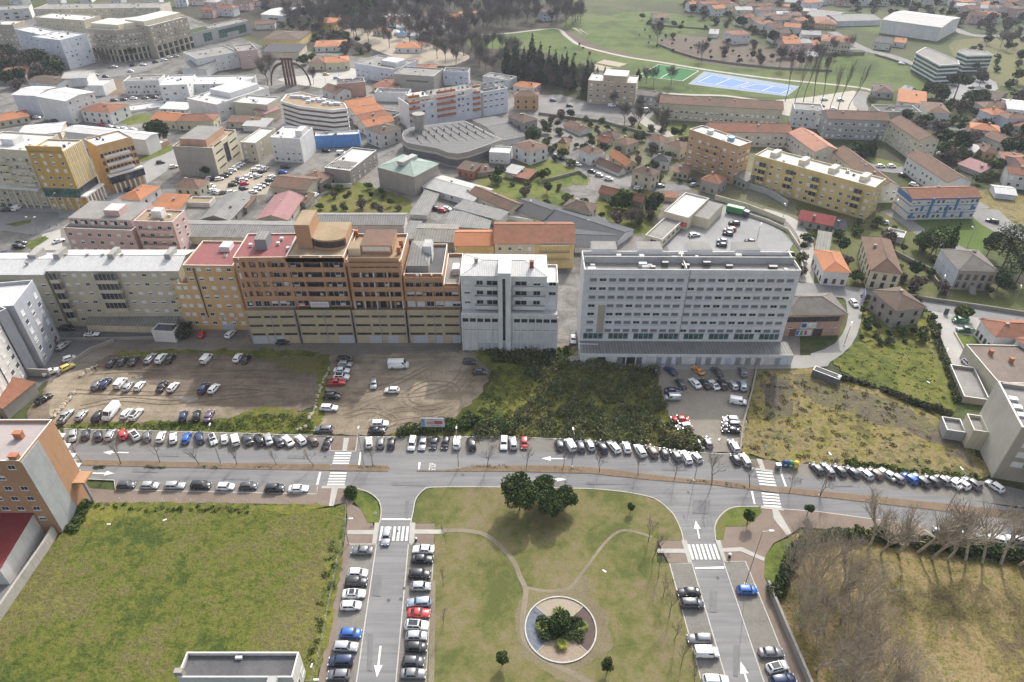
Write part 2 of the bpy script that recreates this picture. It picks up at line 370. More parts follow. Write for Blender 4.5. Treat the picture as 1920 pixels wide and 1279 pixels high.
P('poplar_car_park',[(1455,188),(1520,182),(1600,170),(1625,180),(1600,215),(1500,222),(1440,210)],.07,m_plain('sandy_lot',(.30,.28,.235),.9,var=.15,scale=.3))
# roads of the far side
road('road',[(1560,60),(1620,92),(1680,108),(1735,135),(1770,158),(1775,170),(1768,182)],8,.09)
road('road',[(1620,92),(1560,92)],6,.085)
road('road',[(1768,182),(1800,190),(1850,195)],9,.085)
P('office_car_park',[(1765,160),(1800,145),(1850,145),(1872,167),(1820,186),(1780,185)],.08,ASPH_CARPARK,smooth=2)
road('road',[(1768,45),(1790,55),(1830,67),(1920,68),(1990,70)],9,.09)
road('road',[(1620,172),(1612,195),(1640,215),(1720,232),(1800,242),(1850,255),(1960,275)],7,.09)
P('street',[(1010,178),(1050,178),(1110,193),(1230,210),(1210,230),(1170,222),(1090,215),(1010,212)],.07,ASPH_OLD)
road('street',[(1195,218),(1225,238),(1260,256)],7,.075,PALE)
road('street',[(1100,320),(1130,330),(1180,345),(1225,352),(1290,350)],7,.075)
road('street',[(1040,285),(1100,320)],6,.075)
road('street',[(1660,395),(1690,410),(1735,440),(1800,470),(1850,505)],6,.075)
road('street',[(1840,392),(1870,420),(1920,440),(1980,440)],13,.08,smooth=3)
road('street',[(1700,318),(1760,345),(1840,392)],8,.082)
road('street',[(1590,300),(1660,318),(1700,318)],7,.084)
P('green_lawn',[(1665,385),(1700,410),(1830,412),(1868,440),(1840,475),(1790,465),(1740,450),(1700,432),(1660,405)],.05,m_ground('two_green_lawn',[(.06,.10,.02),(.09,.13,.03)],(.05,.4,2.5),.4,.1),smooth=3)  # lawn mottled in two plain greens
P('green_lawn',[(1620,290),(1700,310),(1700,318),(1640,310)],.05,LAWN_GREEN)
P('green_lawn',[(1190,215),(1225,222),(1265,250),(1240,252)],.05,LAWN_GREEN)
P('green_lawn',[(1235,235),(1300,235),(1320,260),(1262,258)],.05,LAWN_GREEN)
P('wasteland',[(1800,350),(1960,370),(1960,440),(1880,420),(1835,380)],.05,HEATH,rough=1)
P('garden_ground',[(870,355),(1010,290),(1110,330),(1100,345),(1020,358),(960,365)],.05,LAWN_GREEN,rough=1)
P('garden_ground',[(600,372),(640,335),(700,350),(770,375),(770,400),(575,400)],.05,GRASS_WILD,rough=1)
P('garden_ground',[(1110,395),(1130,355),(1250,360),(1235,400),(1215,440),(1180,440)],.05,GRASS_WILD,rough=1)
P('garden_ground',[(1290,215),(1450,235),(1500,290),(1520,420),(1400,385),(1250,345),(1150,300),(1060,225),(1180,235)],.045,m_ground('back_gardens',[(.08,.085,.04),(.13,.13,.07),(.20,.19,.15)],(.03,.25,1.2),.5,.2),rough=1)
P('garden_ground',[(1480,330),(1700,420),(1850,500),(1960,560),(1960,600),(1500,535),(1500,430)],.045,m_ground('villa_gardens',[(.06,.08,.025),(.10,.11,.04),(.16,.14,.085)],(.04,.3,1.5),.6,.2),rough=1)
P('garden_ground',[(1400,410),(1470,430),(1500,480),(1510,520),(1480,500),(1478,450),(1440,425)],.05,LAWN_GREEN)
P('supermarket_car_park',[(1250,462),(1345,380),(1400,405),(1450,425),(1472,440),(1477,475),(1300,480)],.07,ASPH_CARPARK,smooth=2)
road('street',[(1430,395),(1480,412),(1508,445),(1515,480),(1512,530)],4.5,.08,SLAB)
P('garden_ground',[(880,330),(1010,335),(1090,380),(1000,400),(930,360)],.047,LAWN_GREEN,rough=1)
P('town_car_park',[(385,345),(450,303),(520,315),(500,365),(400,372)],.05,SAND)
P('town_car_park',[(300,345),(385,345),(400,372),(330,380)],.055,ASPH_OLD)
road('avenue',[(-80,408),(60,398),(165,388),(235,350),(320,295),(345,272)],15,.06,ASPH_CARPARK)
P('pavement',[(150,380),(255,315),(262,322),(165,392)],.07,SLAB)
P('side_street',[(-60,392),(110,398),(113,430),(60,440),(-60,425)],.065,ASPH_OLD)
P('side_street',[(80,440),(113,430),(118,470),(60,470),(75,455)],.067,SLAB)
P('green_verge',[(45,457),(85,443),(92,448),(60,468)],.09,LAWN_GREEN)
P('green_verge',[(10,421),(60,411),(58,418),(30,425)],.09,LAWN_GREEN)
P('green_verge',[(258,297),(320,272),(322,283),(270,303)],.09,LAWN_GREEN,smooth=2)
road('town_street',[(110,228),(220,240),(275,236),(330,250)],7,.06)
road('town_street',[(175,185),(235,187),(305,185)],7,.06)
road('town_street',[(300,108),(260,130),(180,145),(190,165)],16,.06)
P('roundabout',[(585,140),(660,128),(690,150),(655,170),(598,165),(520,150)],.06,SLAB,smooth=3)
road('town_street',[(690,232),(700,262),(745,275),(770,310),(800,330)],7,.06)
road('town_street',[(735,275),(690,300)],6,.065)

# ---------------- yard by the left apartments, track and dirt lots ----------------
P('yard',[(60,700),(110,636),(175,620),(330,632),(300,643),(200,648),(150,668),(100,700),(70,730)],.05,m_ground('dark_yard',[(.10,.10,.10),(.14,.14,.14)],(.05,.4,5)),smooth=0)
P('track',[(100,700),(150,668),(215,640),(330,634),(340,620),(460,620),(470,640),(900,640),(1080,645),(1075,672),(890,668),(640,668),(330,662),(215,668),(160,690),(120,715)],.06,TRACK,rough=.5)
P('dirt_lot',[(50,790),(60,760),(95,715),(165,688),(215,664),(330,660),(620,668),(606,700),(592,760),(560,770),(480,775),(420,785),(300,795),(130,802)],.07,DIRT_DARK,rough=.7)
P('weedy_ground',[(215,660),(420,655),(600,658),(600,668),(480,672),(380,664),(230,670)],.085,GRASS_WILD,rough=1)
P('weedy_ground',[(480,670),(612,668),(610,700),(560,705),(540,690)],.08,m_ground('sparse_weeds',[(.12,.095,.06),(.12,.115,.04),(.10,.12,.025)],(.1,.5,2)),rough=1.2)
P('sun_painted_dirt',[(90,725),(150,695),(225,695),(300,730),(330,755),(420,763),(500,778),(420,788),(300,793),(160,795),(100,790)],.078,DIRT,smooth=3,rough=.6)  # paler dirt: sunlight beyond the blocks' shadow edge is painted into the colour
P('grass_verge',[(122,806),(130,796),(300,792),(420,786),(500,760),(590,775),(600,795),(590,812),(480,814),(350,811)],.09,GRASS_WILD,rough=.7)
P('weedy_ground',[(600,668),(622,668),(605,790),(590,812),(583,800),(596,730)],.10,SCRUB,rough=.8)
P('dirt_lot',[(618,668),(890,660),(925,690),(905,735),(885,760),(850,790),(800,800),(745,815),(600,816),(592,805),(612,730)],.08,DIRT,rough=.6)
P('grass_verge',[(735,816),(760,800),(810,795),(850,785),(905,740),(930,690),(1075,690),(1080,840),(960,822)],.10,GRASS_WILD,rough=.8)
P('scrubland',[(885,655),(1080,655),(1085,690),(1255,690),(1240,740),(1262,800),(1318,848),(1210,836),(1080,826),(960,820),(940,770),(920,700)],.12,SCRUB,rough=1)
P('gravel_car_park',[(1230,690),(1415,690),(1400,790),(1385,850),(1318,852),(1318,835),(1290,808),(1255,780),(1240,740)],.14,m_ground('gravel',[(.17,.155,.125),(.22,.20,.165),(.27,.25,.21)],(.06,.4,4),.4,.04,amts=(1,.6,.3)),rough=.5)
P('access_road',[(1072,668),(1475,668),(1520,664),(1565,645),(1586,612),(1588,580),(1572,552),(1490,545),(1490,534),(1560,540),(1610,552),(1616,580),(1612,612),(1596,648),(1556,680),(1500,692),(1090,692)],.16,m_ground('concrete_lane',[(.19,.185,.175),(.25,.245,.23),(.30,.29,.27)],(.05,.3,4),.2,.02,amts=(1,.6,.15)),smooth=2)
P('heath_field',[(1418,694),(1500,692),(1530,690),(1600,715),(1680,745),(1770,790),(1810,815),(1855,890),(1840,900),(1640,880),(1460,868),(1392,850),(1400,780)],.15,HEATH,rough=.8)
P('heather_patch',[(1480,702),(1560,718),(1640,742),(1720,775),(1790,822),(1835,885),(1800,862),(1740,828),(1690,800),(1640,795),(1600,775),(1540,765),(1500,735)],.153,m_ground('heather',[(.07,.06,.05),(.105,.085,.065),(.12,.115,.05),(.09,.085,.04)],(.06,.4,1.7),.9,.3,amts=(1,.9,.6),contrast=.12),rough=1.3)
P('heather_patch',[(1440,700),(1475,712),(1490,760),(1450,800),(1425,760)],.154,MATS['heather'],rough=1.2)
P('grass_field',[(1560,680),(1600,645),(1640,640),(1740,640),(1775,690),(1795,765),(1770,785),(1680,742),(1600,712)],.14,GRASS_WILD,rough=.8)
road('street',[(1488,542),(1560,546),(1640,556),(1740,572),(1830,584),(1960,603)],8,.175,m_ground('worn_street',[(.18,.18,.18),(.23,.23,.225)],(.05,.3,5)),smooth=3)
P('villa_yard',[(1745,582),(1838,592),(1850,640),(1900,690),(1960,720),(1960,790),(1850,760),(1800,720),(1770,650)],.145,m_ground('concrete_yard',[(.25,.245,.23),(.32,.31,.29),(.37,.36,.34)],(.05,.4,3),.2,.02,amts=(1,.6,.15)))
P('green_lawn',[(1790,627),(1830,631),(1842,657),(1808,655)],.165,LAWN_GREEN)
P('overgrown_plot',[(1612,560),(1670,565),(1745,590),(1760,640),(1660,642),(1614,640)],.15,SCRUB,rough=.6)
P('green_verge',[(1625,560),(1660,570),(1672,620),(1648,620)],.17,LAWN_GREEN)

# ---------------- main road, parking bays, junctions ----------------
P('parking_bay',[(120,806),(350,811),(480,815),(600,819),(960,821),(1080,826),(1210,838),(1318,851),(1385,851),(1400,862),(1455,868),(1640,878),(1850,905),(1960,930),(1960,958),(1700,925),(1460,892),(1350,873),(1185,861),(960,850),(480,846),(120,838)],.17,COBBLE)
P('road',[(-60,832),(120,835),(480,846),(960,848),(1060,850),(1185,859),(1350,871),(1460,890),(1640,915),(1850,945),(1990,968),(1990,1030),(1920,1018),(1752,998),(1717,984),(1665,979),(1535,961),(1466,955),(1422,950),(1380,951),(1362,957),(1345,974),(1339,991),(1340,1015),(1356,1058),(1445,1320),(1374,1320),(1297,1058),(1282,1015),(1277,996),(1265,969),(1255,957),(1235,940),(1210,930),(1147,920),(1075,916),(960,914),(817,914),(795,920),(780,937),(775,960),(768,1010),(739,1320),(663,1320),(706,1022),(715,960),(710,940),(692,925),(665,916),(600,914),(480,911),(215,902),(-60,896)],.20,ASPH)
P('parking_bay',[(217,902),(596,913),(594,927),(217,920)],.215,COBBLE)
P('parking_bay',[(656,1021),(706,1022),(663,1320),(608,1320)],.215,COBBLE)
P('parking_bay',[(766,1021),(814,1021),(797,1320),(739,1320)],.215,COBBLE)
P('parking_bay',[(1255,1058),(1297,1058),(1374,1320),(1326,1320)],.215,COBBLE)
P('parking_bay',[(1356,1055),(1397,1054),(1440,1159),(1503,1320),(1445,1320)],.215,COBBLE)
P('parking_bay',[(1717,984),(1830,1002),(1960,1018),(1960,1040),(1850,1030),(1752,1010)],.215,COBBLE)
# pavements
P('pavement',[(165,917),(217,921),(594,928),(596,914),(652,916),(682,920),(660,948),(690,960),(700,985),(706,1021),(656,1021),(608,1320),(588,1320),(640,1060),(652,975),(650,951),(480,946),(150,944),(140,930)],.22,BRICKPAVE)
P('pavement',[(622,821),(671,821),(667,848),(619,847)],.24,BRICKPAVE,thick=.1)
P('pavement',[(1400,862),(1440,864),(1455,868),(1449,884),(1418,881)],.24,BRICKPAVE,thick=.1)
P('pavement',[(778,983),(816,983),(814,1021),(768,1021),(770,1000)],.23,BRICKPAVE)
P('pavement',[(1232,1015),(1282,1015),(1297,1057),(1253,1057)],.23,BRICKPAVE)
P('pavement',[(1340,1015),(1339,991),(1345,974),(1362,957),(1380,951),(1422,950),(1466,956),(1535,961),(1665,979),(1717,984),(1752,1010),(1640,1000),(1500,990),(1480,1005),(1450,1020),(1434,1045),(1433,1085),(1535,1320),(1503,1320),(1440,1159),(1397,1054),(1355,1055)],.22,BRICKPAVE)
for pl in ([(604,913),(653,913),(652,918),(603,918)],[(622,918),(634,918),(626,951),(617,951)],[(645,823),(655,823),(650,848),(642,848)],
           [(652,996),(702,996),(701,1004),(651,1004)],[(703,982),(712,982),(706,1021),(698,1021)],[(769,982),(779,982),(777,1021),(767,1021)],[(777,995),(831,995),(832,1003),(776,1003)],
           [(1231,1031),(1284,1031),(1288,1039),(1233,1039)],[(1277,1015),(1287,1015),(1297,1057),(1290,1057)],[(1341,1015),(1350,1015),(1362,1055),(1355,1055)],
           [(1354,1030),(1390,1028),(1434,1048),(1431,1054),(1388,1036),(1357,1037)],[(1418,862),(1428,863),(1434,882),(1425,881)],[(1447,956),(1457,956),(1484,1002),(1475,1006),(1450,975)],[(1426,950),(1468,955),(1469,960),(1427,955)],[(1408,878),(1449,884),(1449,888),(1409,882)]):
 P('paved_strip',pl,.27,SLAB,thick=.04)
# green areas of the square
P('lawn',[(777,960),(782,937),(797,921),(817,916),(960,916),(1075,918),(1147,922),(1210,932),(1235,942),(1255,959),(1265,972),(1276,998),(1280,1015),(1232,1015),(1231,1057),(1254,1058),(1325,1320),(797,1320),(815,1021),(816,983),(772,983)],.26,LAWN,thick=.06)
P('lawn',[(668,919),(692,928),(708,942),(713,962),(711,982),(690,982),(680,960),(661,940),(655,925)],.27,LAWN_GREEN,thick=.06)
P('lawn',[(1342,1013),(1341,991),(1347,975),(1363,959),(1381,953),(1423,952),(1428,962),(1400,988),(1360,989),(1356,1013)],.27,LAWN_GREEN,thick=.06)
P('lawn',[(1446,1110),(1432,1082),(1434,1045),(1452,1021),(1484,1008),(1474,1050),(1470,1110)],.27,LAWN_GREEN,thick=.06)
P('meadow',[(150,944),(480,946),(650,951),(641,1060),(588,1320),(-90,1320),(-90,1250),(0,1165),(112,1004)],.24,GRASS_OLIVE,rough=.3)
P('weedy_ground',[(640,1010),(640,1060),(588,1320),(560,1320),(595,1200),(604,1130),(612,1060)],.255,SCRUB,rough=.7)
P('weedy_ground',[(150,944),(640,950),(600,962),(300,958),(230,975),(150,990)],.25,SCRUB,rough=.9)
road('worn_path',[(1222,1009),(1185,998),(1160,999),(1135,1019),(1110,1051),(1077,1095),(1060,1108),(1022,1110),(988,1104)],.6,.29,PATHM)
road('worn_path',[(831,997),(880,998),(917,1009),(960,1051),(975,1084),(986,1109),(982,1146),(980,1190),(997,1221),(1035,1246),(1085,1271),(1150,1310)],1.0,.30,PATHM)
road('worn_path',[(812,1090),(811,1180),(808,1320)],1.0,.29,PATHM)
cw = at(1051,1181); P('worn_ground',[(cw.x + (9 + 1.2 * math.sin(t * 1.3)) * math.cos(t * .3927),cw.y + (8.6 + math.cos(t * 2.1)) * math.sin(t * .3927)) for t in range(16)],.275,WORN,world=True,rough=.35)
P('worn_ground',[(985,1106),(1030,1110),(1078,1096),(1098,1080),(1105,1120),(1080,1130),(1000,1130)],.276,WORN,rough=.3)
P('worn_ground',[(990,1210),(1030,1235),(1090,1262),(1120,1300),(1080,1300),(1010,1250)],.276,WORN,rough=.3)
# garden of bare trees
P('leaf_litter',[(1484,1006),(1560,995),(1640,1004),(1752,1016),(1850,1032),(1990,1052),(2050,1320),(1540,1320),(1446,1110),(1470,1060)],.25,LITTER,rough=.3)
# median of the main road
MEDW = [(147,864),(480,871),(561,872),(558,883),(480,882),(150,874)]
P('median',MEDW,.30,SOIL,thick=.12)
med_e = [(614,874),(730,875),(734,880),(730,886),(652,885),(651,884)]
P('median',[(652,874),(728,875),(733,880),(728,886),(651,885)],.30,SOIL,thick=.12)
P('median',[(561,872),(620,873),(618,884),(558,883)],.30,SOIL,thick=.12)
P('median',[(782,884),(830,884),(892,875),(960,875),(1060,875),(1135,881),(1210,891),(1285,899),(1335,902),(1420,912),(1424,922),(1335,911),(1210,901),(1110,890),(960,886),(782,886)],.30,SOIL,thick=.12)
P('median',[(1459,915),(1615,930),(1765,946),(1920,962),(1990,972),(1990,986),(1915,977),(1757,959),(1620,943),(1459,925)],.30,SOIL,thick=.12)
P('median_crossing',[(622,873),(652,874),(650,885),(618,884)],.31,BRICKPAVE)
P('median_crossing',[(1421,912),(1459,915),(1460,927),(1425,922)],.31,BRICKPAVE)
mb = MB()
KR = [([(-40,861),(147,864),(480,871),(561,872),(622,873)],0),([(-40,871),(150,874),(480,882),(618,884)],0),([(652,874),(728,875),(733,880),(728,886),(651,885)],1),([(782,885),(830,884),(892,875),(960,875),(1060,875),(1135,881),(1210,891),(1285,899),(1335,902),(1420,912)],0),
      ([(782,886),(960,886),(1110,890),(1210,901),(1335,911),(1424,922)],0),([(1459,915),(1615,930),(1765,946),(1920,962),(1990,972)],0),([(1459,925),(1620,943),(1757,959),(1915,977),(1990,986)],0),
      ([(652,914),(665,916),(692,925),(710,940),(715,960),(712,983)],4),([(770,983),(775,960),(780,937),(795,920),(817,915),(960,915),(1075,917),(1147,921),(1210,931),(1235,941),(1255,958),(1265,970),(1277,997),(1281,1015)],4),
      ([(1342,1015),(1340,991),(1346,974),(1362,958),(1380,952),(1422,951)],4),([(1466,956),(1535,961),(1665,979),(1717,984),(1752,1008),(1850,1030),(1960,1040)],0),([(215,902),(217,920),(594,928),(596,914)],0),([(656,1022),(706,1022)],0),([(768,1022),(814,1022),(797,1320)],0),([(663,1320),(706,1022)],0),([(739,1320),(766,1022)],0),
      ([(1326,1320),(1255,1058),(1297,1058)],0),([(1297,1058),(1374,1320)],0),([(1356,1055),(1397,1054),(1440,1159),(1503,1320)],0),([(1356,1055),(1445,1320)],0),([(120,806),(350,811),(480,815),(619,819)],0),([(671,821),(960,821),(1080,826),(1210,838),(1318,851)],0),([(1318,851),(1400,855)],0),([(-40,892),(150,899),(215,902)],0),([(619,847),(622,821)],0),([(667,848),(671,821)],0),([(619,847),(667,848)],0),([(1400,862),(1409,882),(1449,887)],0)]
for px,sm in KR:
 p = gp(px)
 if sm: p = smooth_poly(p,sm,closed=False)
 ribbon('',p,.2,.2,KERB,h=.13,mb=mb)
tag(mb.build('kerb',KERB),kind='structure')
# painted markings
mb = MB(); ZM = .335
def quadpx(a,b,c,d): mb.quad(*[(*at(*p)[:2],ZM) for p in (a,b,c,d)])
def lerp2(a,b,t): return (a[0] + (b[0] - a[0]) * t,a[1] + (b[1] - a[1]) * t)
def zebra(tl,tr,br,bl,n,along,duty=.55):
 for i in range(n):
  t0 = (i + .5 - duty / 2) / n; t1 = (i + .5 + duty / 2) / n
  if along == 'h': quadpx(lerp2(tl,bl,t1),lerp2(tr,br,t1),lerp2(tr,br,t0),lerp2(tl,bl,t0))
  else: quadpx(lerp2(bl,br,t0),lerp2(bl,br,t1),lerp2(tl,tr,t1),lerp2(tl,tr,t0))
zebra((629,849),(660,849),(654,873),(623,873),5,'h')
zebra((620,886),(651,886),(646,913),(613,913),5,'h')
zebra((1417,884),(1447,887),(1456,915),(1424,912),5,'h')
zebra((1427,924),(1459,927),(1465,955),(1432,953),5,'h')
zebra((713,989),(769,989),(766,1016),(709,1016),7,'v')
zebra((1287,1023),(1342,1022),(1352,1051),(1295,1051),7,'v')
for q in ([(716,974),(770,974),(770,977),(716,977)],[(1302,1066),(1357,1064),(1358,1068),(1303,1069)],[(672,874),(675,850),(678,850),(675,874)],[(593,911),(599,887),(603,887),(597,911)],
          [(784,882),(785,869),(789,869),(787,882)],[(1471,914),(1463,891),(1466,891),(1475,914)],[(1413,947),(1407,923),(1411,923),(1416,947)]):
 quadpx(q[3],q[2],q[1],q[0]) if q[0][1] < q[2][1] else quadpx(*q)
def arrow(tail,tip,w=.35,head=1.5,hl=2.2):
 a,b = at(*tail).xy,at(*tip).xy; d = (b - a).normalized(); n = Vector((-d.y,d.x)); c = b - d * hl
 P4 = [a - n * w / 2,c - n * w / 2,c + n * w / 2,a + n * w / 2]; mb.quad(*[(*p,ZM) for p in P4])
 mb.face([(*(c - n * head / 2),ZM),(*b,ZM),(*(c + n * head / 2),ZM)])
arrow((242,850.5),(194,850)); arrow((169,889),(216,889.5)); arrow((1060,862),(1015,861.5)); arrow((1030,900),(1062,901))
arrow((714,1213),(707,1272)); arrow((1401,1282),(1388,1242)); arrow((1311,1012),(1304,978))
tag(mb.build('road_marking',LINE),kind='structure')
def text_obj(name,body,mat,loc,rot,w=None,h=None,depth=.004,parent=None):
 cu = bpy.data.curves.new(name,'FONT'); cu.body = body; cu.align_x = 'CENTER'; cu.align_y = 'CENTER'; cu.extrude = depth
 t = bpy.data.objects.new(name,cu); COL.objects.link(t); bpy.context.view_layer.update()
 me = bpy.data.meshes.new_from_object(t.evaluated_get(bpy.context.evaluated_depsgraph_get())); bpy.data.objects.remove(t)
 xs = [v.co.x for v in me.vertices]; ys = [v.co.y for v in me.vertices]
 sx = (w / (max(xs) - min(xs))) if w else 1; sy = (h / (max(ys) - min(ys))) if h else sx
 cx = (max(xs) + min(xs)) / 2; cy = (max(ys) + min(ys)) / 2
 for v in me.vertices: v.co.x = (v.co.x - cx) * sx; v.co.y = (v.co.y - cy) * sy
 me.materials.clear(); me.materials.append(mat)
 return link(name,me,parent,loc,rot)
a = at(811,877); o = text_obj('stop_marking','STOP',LINE,(a.x,a.y,.336),(0,0,R(90)),w=2.4,h=1.6); tag(o,kind='structure')

# asphalt repairs and manholes
rp = random.Random(9); PATM = m_plain('asphalt_repair',(.14,.14,.142),.9,var=.12,scale=.8)
for x0,y0,x1,y1 in [(300,852,338,858),(540,855,575,862),(735,905,800,913),(760,940,768,975),(905,853,935,860),(1010,895,1055,898),(1100,905,1180,911),(1240,878,1290,884),(1300,940,1330,965),(1560,908,1600,914),(700,1080,716,1120),(690,1190,700,1260),(1330,1110,1345,1150),(1375,1210,1385,1270),(250,880,300,888),(420,896,470,902)]:
 patch('asphalt_patch',[(x0,y0),(x1,y0 + 1),(x1 - 2,y1),(x0 - 1,y1 - 1)],.215,PATM)
mb = MB()
for x,y in [(440,860),(868,892),(745,998),(1130,866),(1290,925),(1345,1085),(758,1105),(752,1125),(729,1127),(1500,905),(610,858),(1060,906)]:
 a = at(x,y); k = len(mb.v); mb.face([(a.x + .35 * math.cos(t * .5236),a.y + .35 * math.sin(t * .5236),.337) for t in range(12)])
tag(mb.build('manhole_covers',m_plain('iron_cover',(.07,.065,.06),.7)),kind='structure')

for x,y,w_,h_ in ((356,751,2.2,1.0),(336,747,1.2,.6),(258,709,1.8,.7)):
 a = at(x,y); patch('puddle',[(a.x + w_ * math.cos(t * .5) * (1 + .15 * math.sin(t * 1.7)),a.y + h_ * math.sin(t * .5)) for t in range(12)],.1,m_glass('puddle_water',(.13,.115,.095),.12),world=True,smooth=2)
RUT = m_ground('tyre_ruts',[(.13,.105,.078),(.19,.155,.115),(.24,.20,.15)],(.1,.6,3),.3,.04)
for k,px in enumerate([[(690,790),(740,770),(800,765),(850,750),(880,715)],[(660,770),(720,745),(790,740),(850,720),(870,690)],[(720,800),(760,790),(830,780),(870,755)],[(640,750),(680,735),(740,720),(800,690)],[(650,780),(700,770),(740,790),(700,805)],[(150,765),(230,750),(320,755),(420,745),(520,735)],[(170,700),(260,695),(380,700),(500,695)],[(140,735),(240,738),(340,738),(440,725),(560,735)],[(760,740),(800,720),(850,725),(850,755),(800,765),(765,755),(760,740)]]):
 p = smooth_poly(gp(px),8,closed=False)
 for o_ in (-.8,.8):
  L_,R_ = ribbon_pts(p,1.6); PZ += .0009; ribbon('tyre_track',[tuple(v) for v in (L_ if o_ < 0 else R_)],.3,.085 + PZ,RUT)
# ---------------- buildings ----------------
WL = dict(white=(.62,.62,.61),white2=(.56,.55,.52),bluewhite=(.55,.58,.64),cream=(.56,.51,.38),cream2=(.47,.44,.34),beige=(.42,.35,.25),beige2=(.36,.32,.25),grey=(.36,.36,.35),
          palegrey=(.58,.585,.575),stone=(.30,.28,.25),pink=(.50,.36,.34),salmon=(.44,.28,.21),ochre=(.50,.33,.10),yellow=(.58,.45,.20),orange=(.42,.245,.14),brick=(.36,.15,.08),
          amber=(.54,.37,.18),concrete=(.30,.29,.27),blue=(.10,.22,.42),tan=(.46,.30,.17),brown=(.16,.10,.07),darkgrey=(.13,.13,.14),green=(.10,.16,.13),hotel=(.61,.61,.62),towergrey=(.34,.36,.40),podium=(.42,.35,.235))
def WM(k): return m_wall('wall_' + k,WL[k]) if k in WL else MATS[k]
m_tile('tile_orange',(.46,.20,.10),moss=.2); m_tile('tile_red',(.29,.135,.085),moss=.4); m_tile('tile_brown',(.205,.125,.09),(.12,.085,.065),moss=.5)
m_tile('tile_dark',(.145,.10,.078),(.08,.068,.055),moss=.6); m_tile('tile_salmon',(.46,.235,.165),moss=.2); m_tile('tile_grey',(.20,.185,.165),moss=.5)
m_tile('slate',(.075,.078,.085),(.06,.06,.06),rib=.6,moss=.2)
m_sheet('sheet_white',(.54,.54,.53),dirt=.3); m_sheet('sheet_pale',(.40,.40,.385),dirt=.4); m_sheet('sheet_grey',(.22,.22,.21),rib=.9,dirt=.5); m_sheet('sheet_old',(.22,.215,.19),rib=1.0,dirt=.6)
m_sheet('sheet_red',(.25,.095,.095),dirt=.25); m_sheet('sheet_redpale',(.30,.165,.165),dirt=.3); m_sheet('sheet_green',(.27,.34,.30),dirt=.45); m_sheet('sheet_dark',(.07,.075,.085),dirt=.3); m_sheet('sheet_darkred',(.20,.038,.038),dirt=.25)
m_ground('membrane_grey',[(.17,.165,.155),(.22,.215,.20),(.28,.27,.255)],(.15,.8,4),.2,.02,amts=(1,.7,.25))
m_ground('membrane_dark',[(.075,.075,.08),(.10,.10,.105),(.13,.13,.13)],(.15,.8,4),.2,.02,amts=(1,.7,.25))
m_ground('membrane_white',[(.38,.38,.37),(.46,.46,.45),(.54,.54,.52)],(.15,.8,4),.1,.02,amts=(1,.7,.12))
m_ground('membrane_brown',[(.21,.16,.10),(.28,.215,.14),(.32,.26,.18)],(.15,.8,4),.2,.02,amts=(1,.7,.2))
m_ground('brown_felt',[(.13,.105,.09),(.17,.14,.12),(.20,.17,.145)],(.15,.8,4),.2,.02,amts=(1,.7,.25))
m_ground('roof_tiles_flat',[(.27,.24,.235),(.32,.285,.275),(.36,.32,.31)],(.1,1.6,5),.2,.02,amts=(1,.8,.15))
FRAME = m_plain('window_frame',(.55,.55,.54),.6); SHUT = m_plain('roller_shutter',(.62,.62,.60),.6,var=.06); GLASS = m_glass(); DARKFRAME = m_plain('dark_frame',(.06,.05,.045),.6)
SHUTB = m_plain('brown_shutter',(.13,.07,.05),.7); RAIL = m_plain('railing_metal',(.08,.08,.085),.5,metal=.4); COPING = m_plain('coping',(.58,.57,.54),.8,var=.08)
GLASS_G = m_glass('green_glass',(.05,.10,.09),.15); GARAGE = m_plain('garage_door',(.40,.42,.45),.55); AC = m_plain('ac_casing',(.55,.55,.53),.5); RUST = m_plain('rust',(.20,.075,.035),.9,var=.4)
WMESH = {}
def win_mesh(w,h,st,fr='l'):
 key = (round(w,2),round(h,2),st,fr)
 if key in WMESH: return WMESH[key]
 m = MB(); t = min(.09,w * .12); x0,x1 = -w / 2,w / 2
 for a in ((x0,x0 + t,0,h),(x1 - t,x1,0,h),(x0 + t,x1 - t,0,t),(x0 + t,x1 - t,h - t,h)): m.box(a[0],a[1],-.07,0,a[2],a[3],0)
 if st == 'closed_grey':
  m.box(x0 + t,x1 - t,-.02,0,t,h - t,3); m.box(x0 - .05,x1 + .05,-.17,0,-.1,0,0); WMESH[key] = m.mesh('window',[m_plain('hotel_frame',(.36,.37,.39),.7),GLASS,SHUT,m_plain('grey_blind',(.145,.15,.16),.6)]); return WMESH[key]
 s = {'dark': 0,'half': .5,'most': .78,'closed': 1}.get(st,0)
 if s < 1: m.box(x0 + t,x1 - t,-.02,.0,t,h - t,1)
 if s < 1 and w > 1.0: m.box(-.03,.03,-.05,-.02,t,h - t,0)
 if s > 0: m.box(x0 + t,x1 - t,-.055,-.02,h - t - (h - 2 * t) * s,h - t,2)
 m.box(x0 - .08,x1 + .08,-.17,0,-.1,0,0)
 fm = {'l': FRAME,'d': DARKFRAME,'n': FRAME}[fr]; sm = {'l': SHUT,'d': SHUTB,'n': SHUT}[fr]
 WMESH[key] = m.mesh('window',[fm,GLASS,sm]); return WMESH[key]
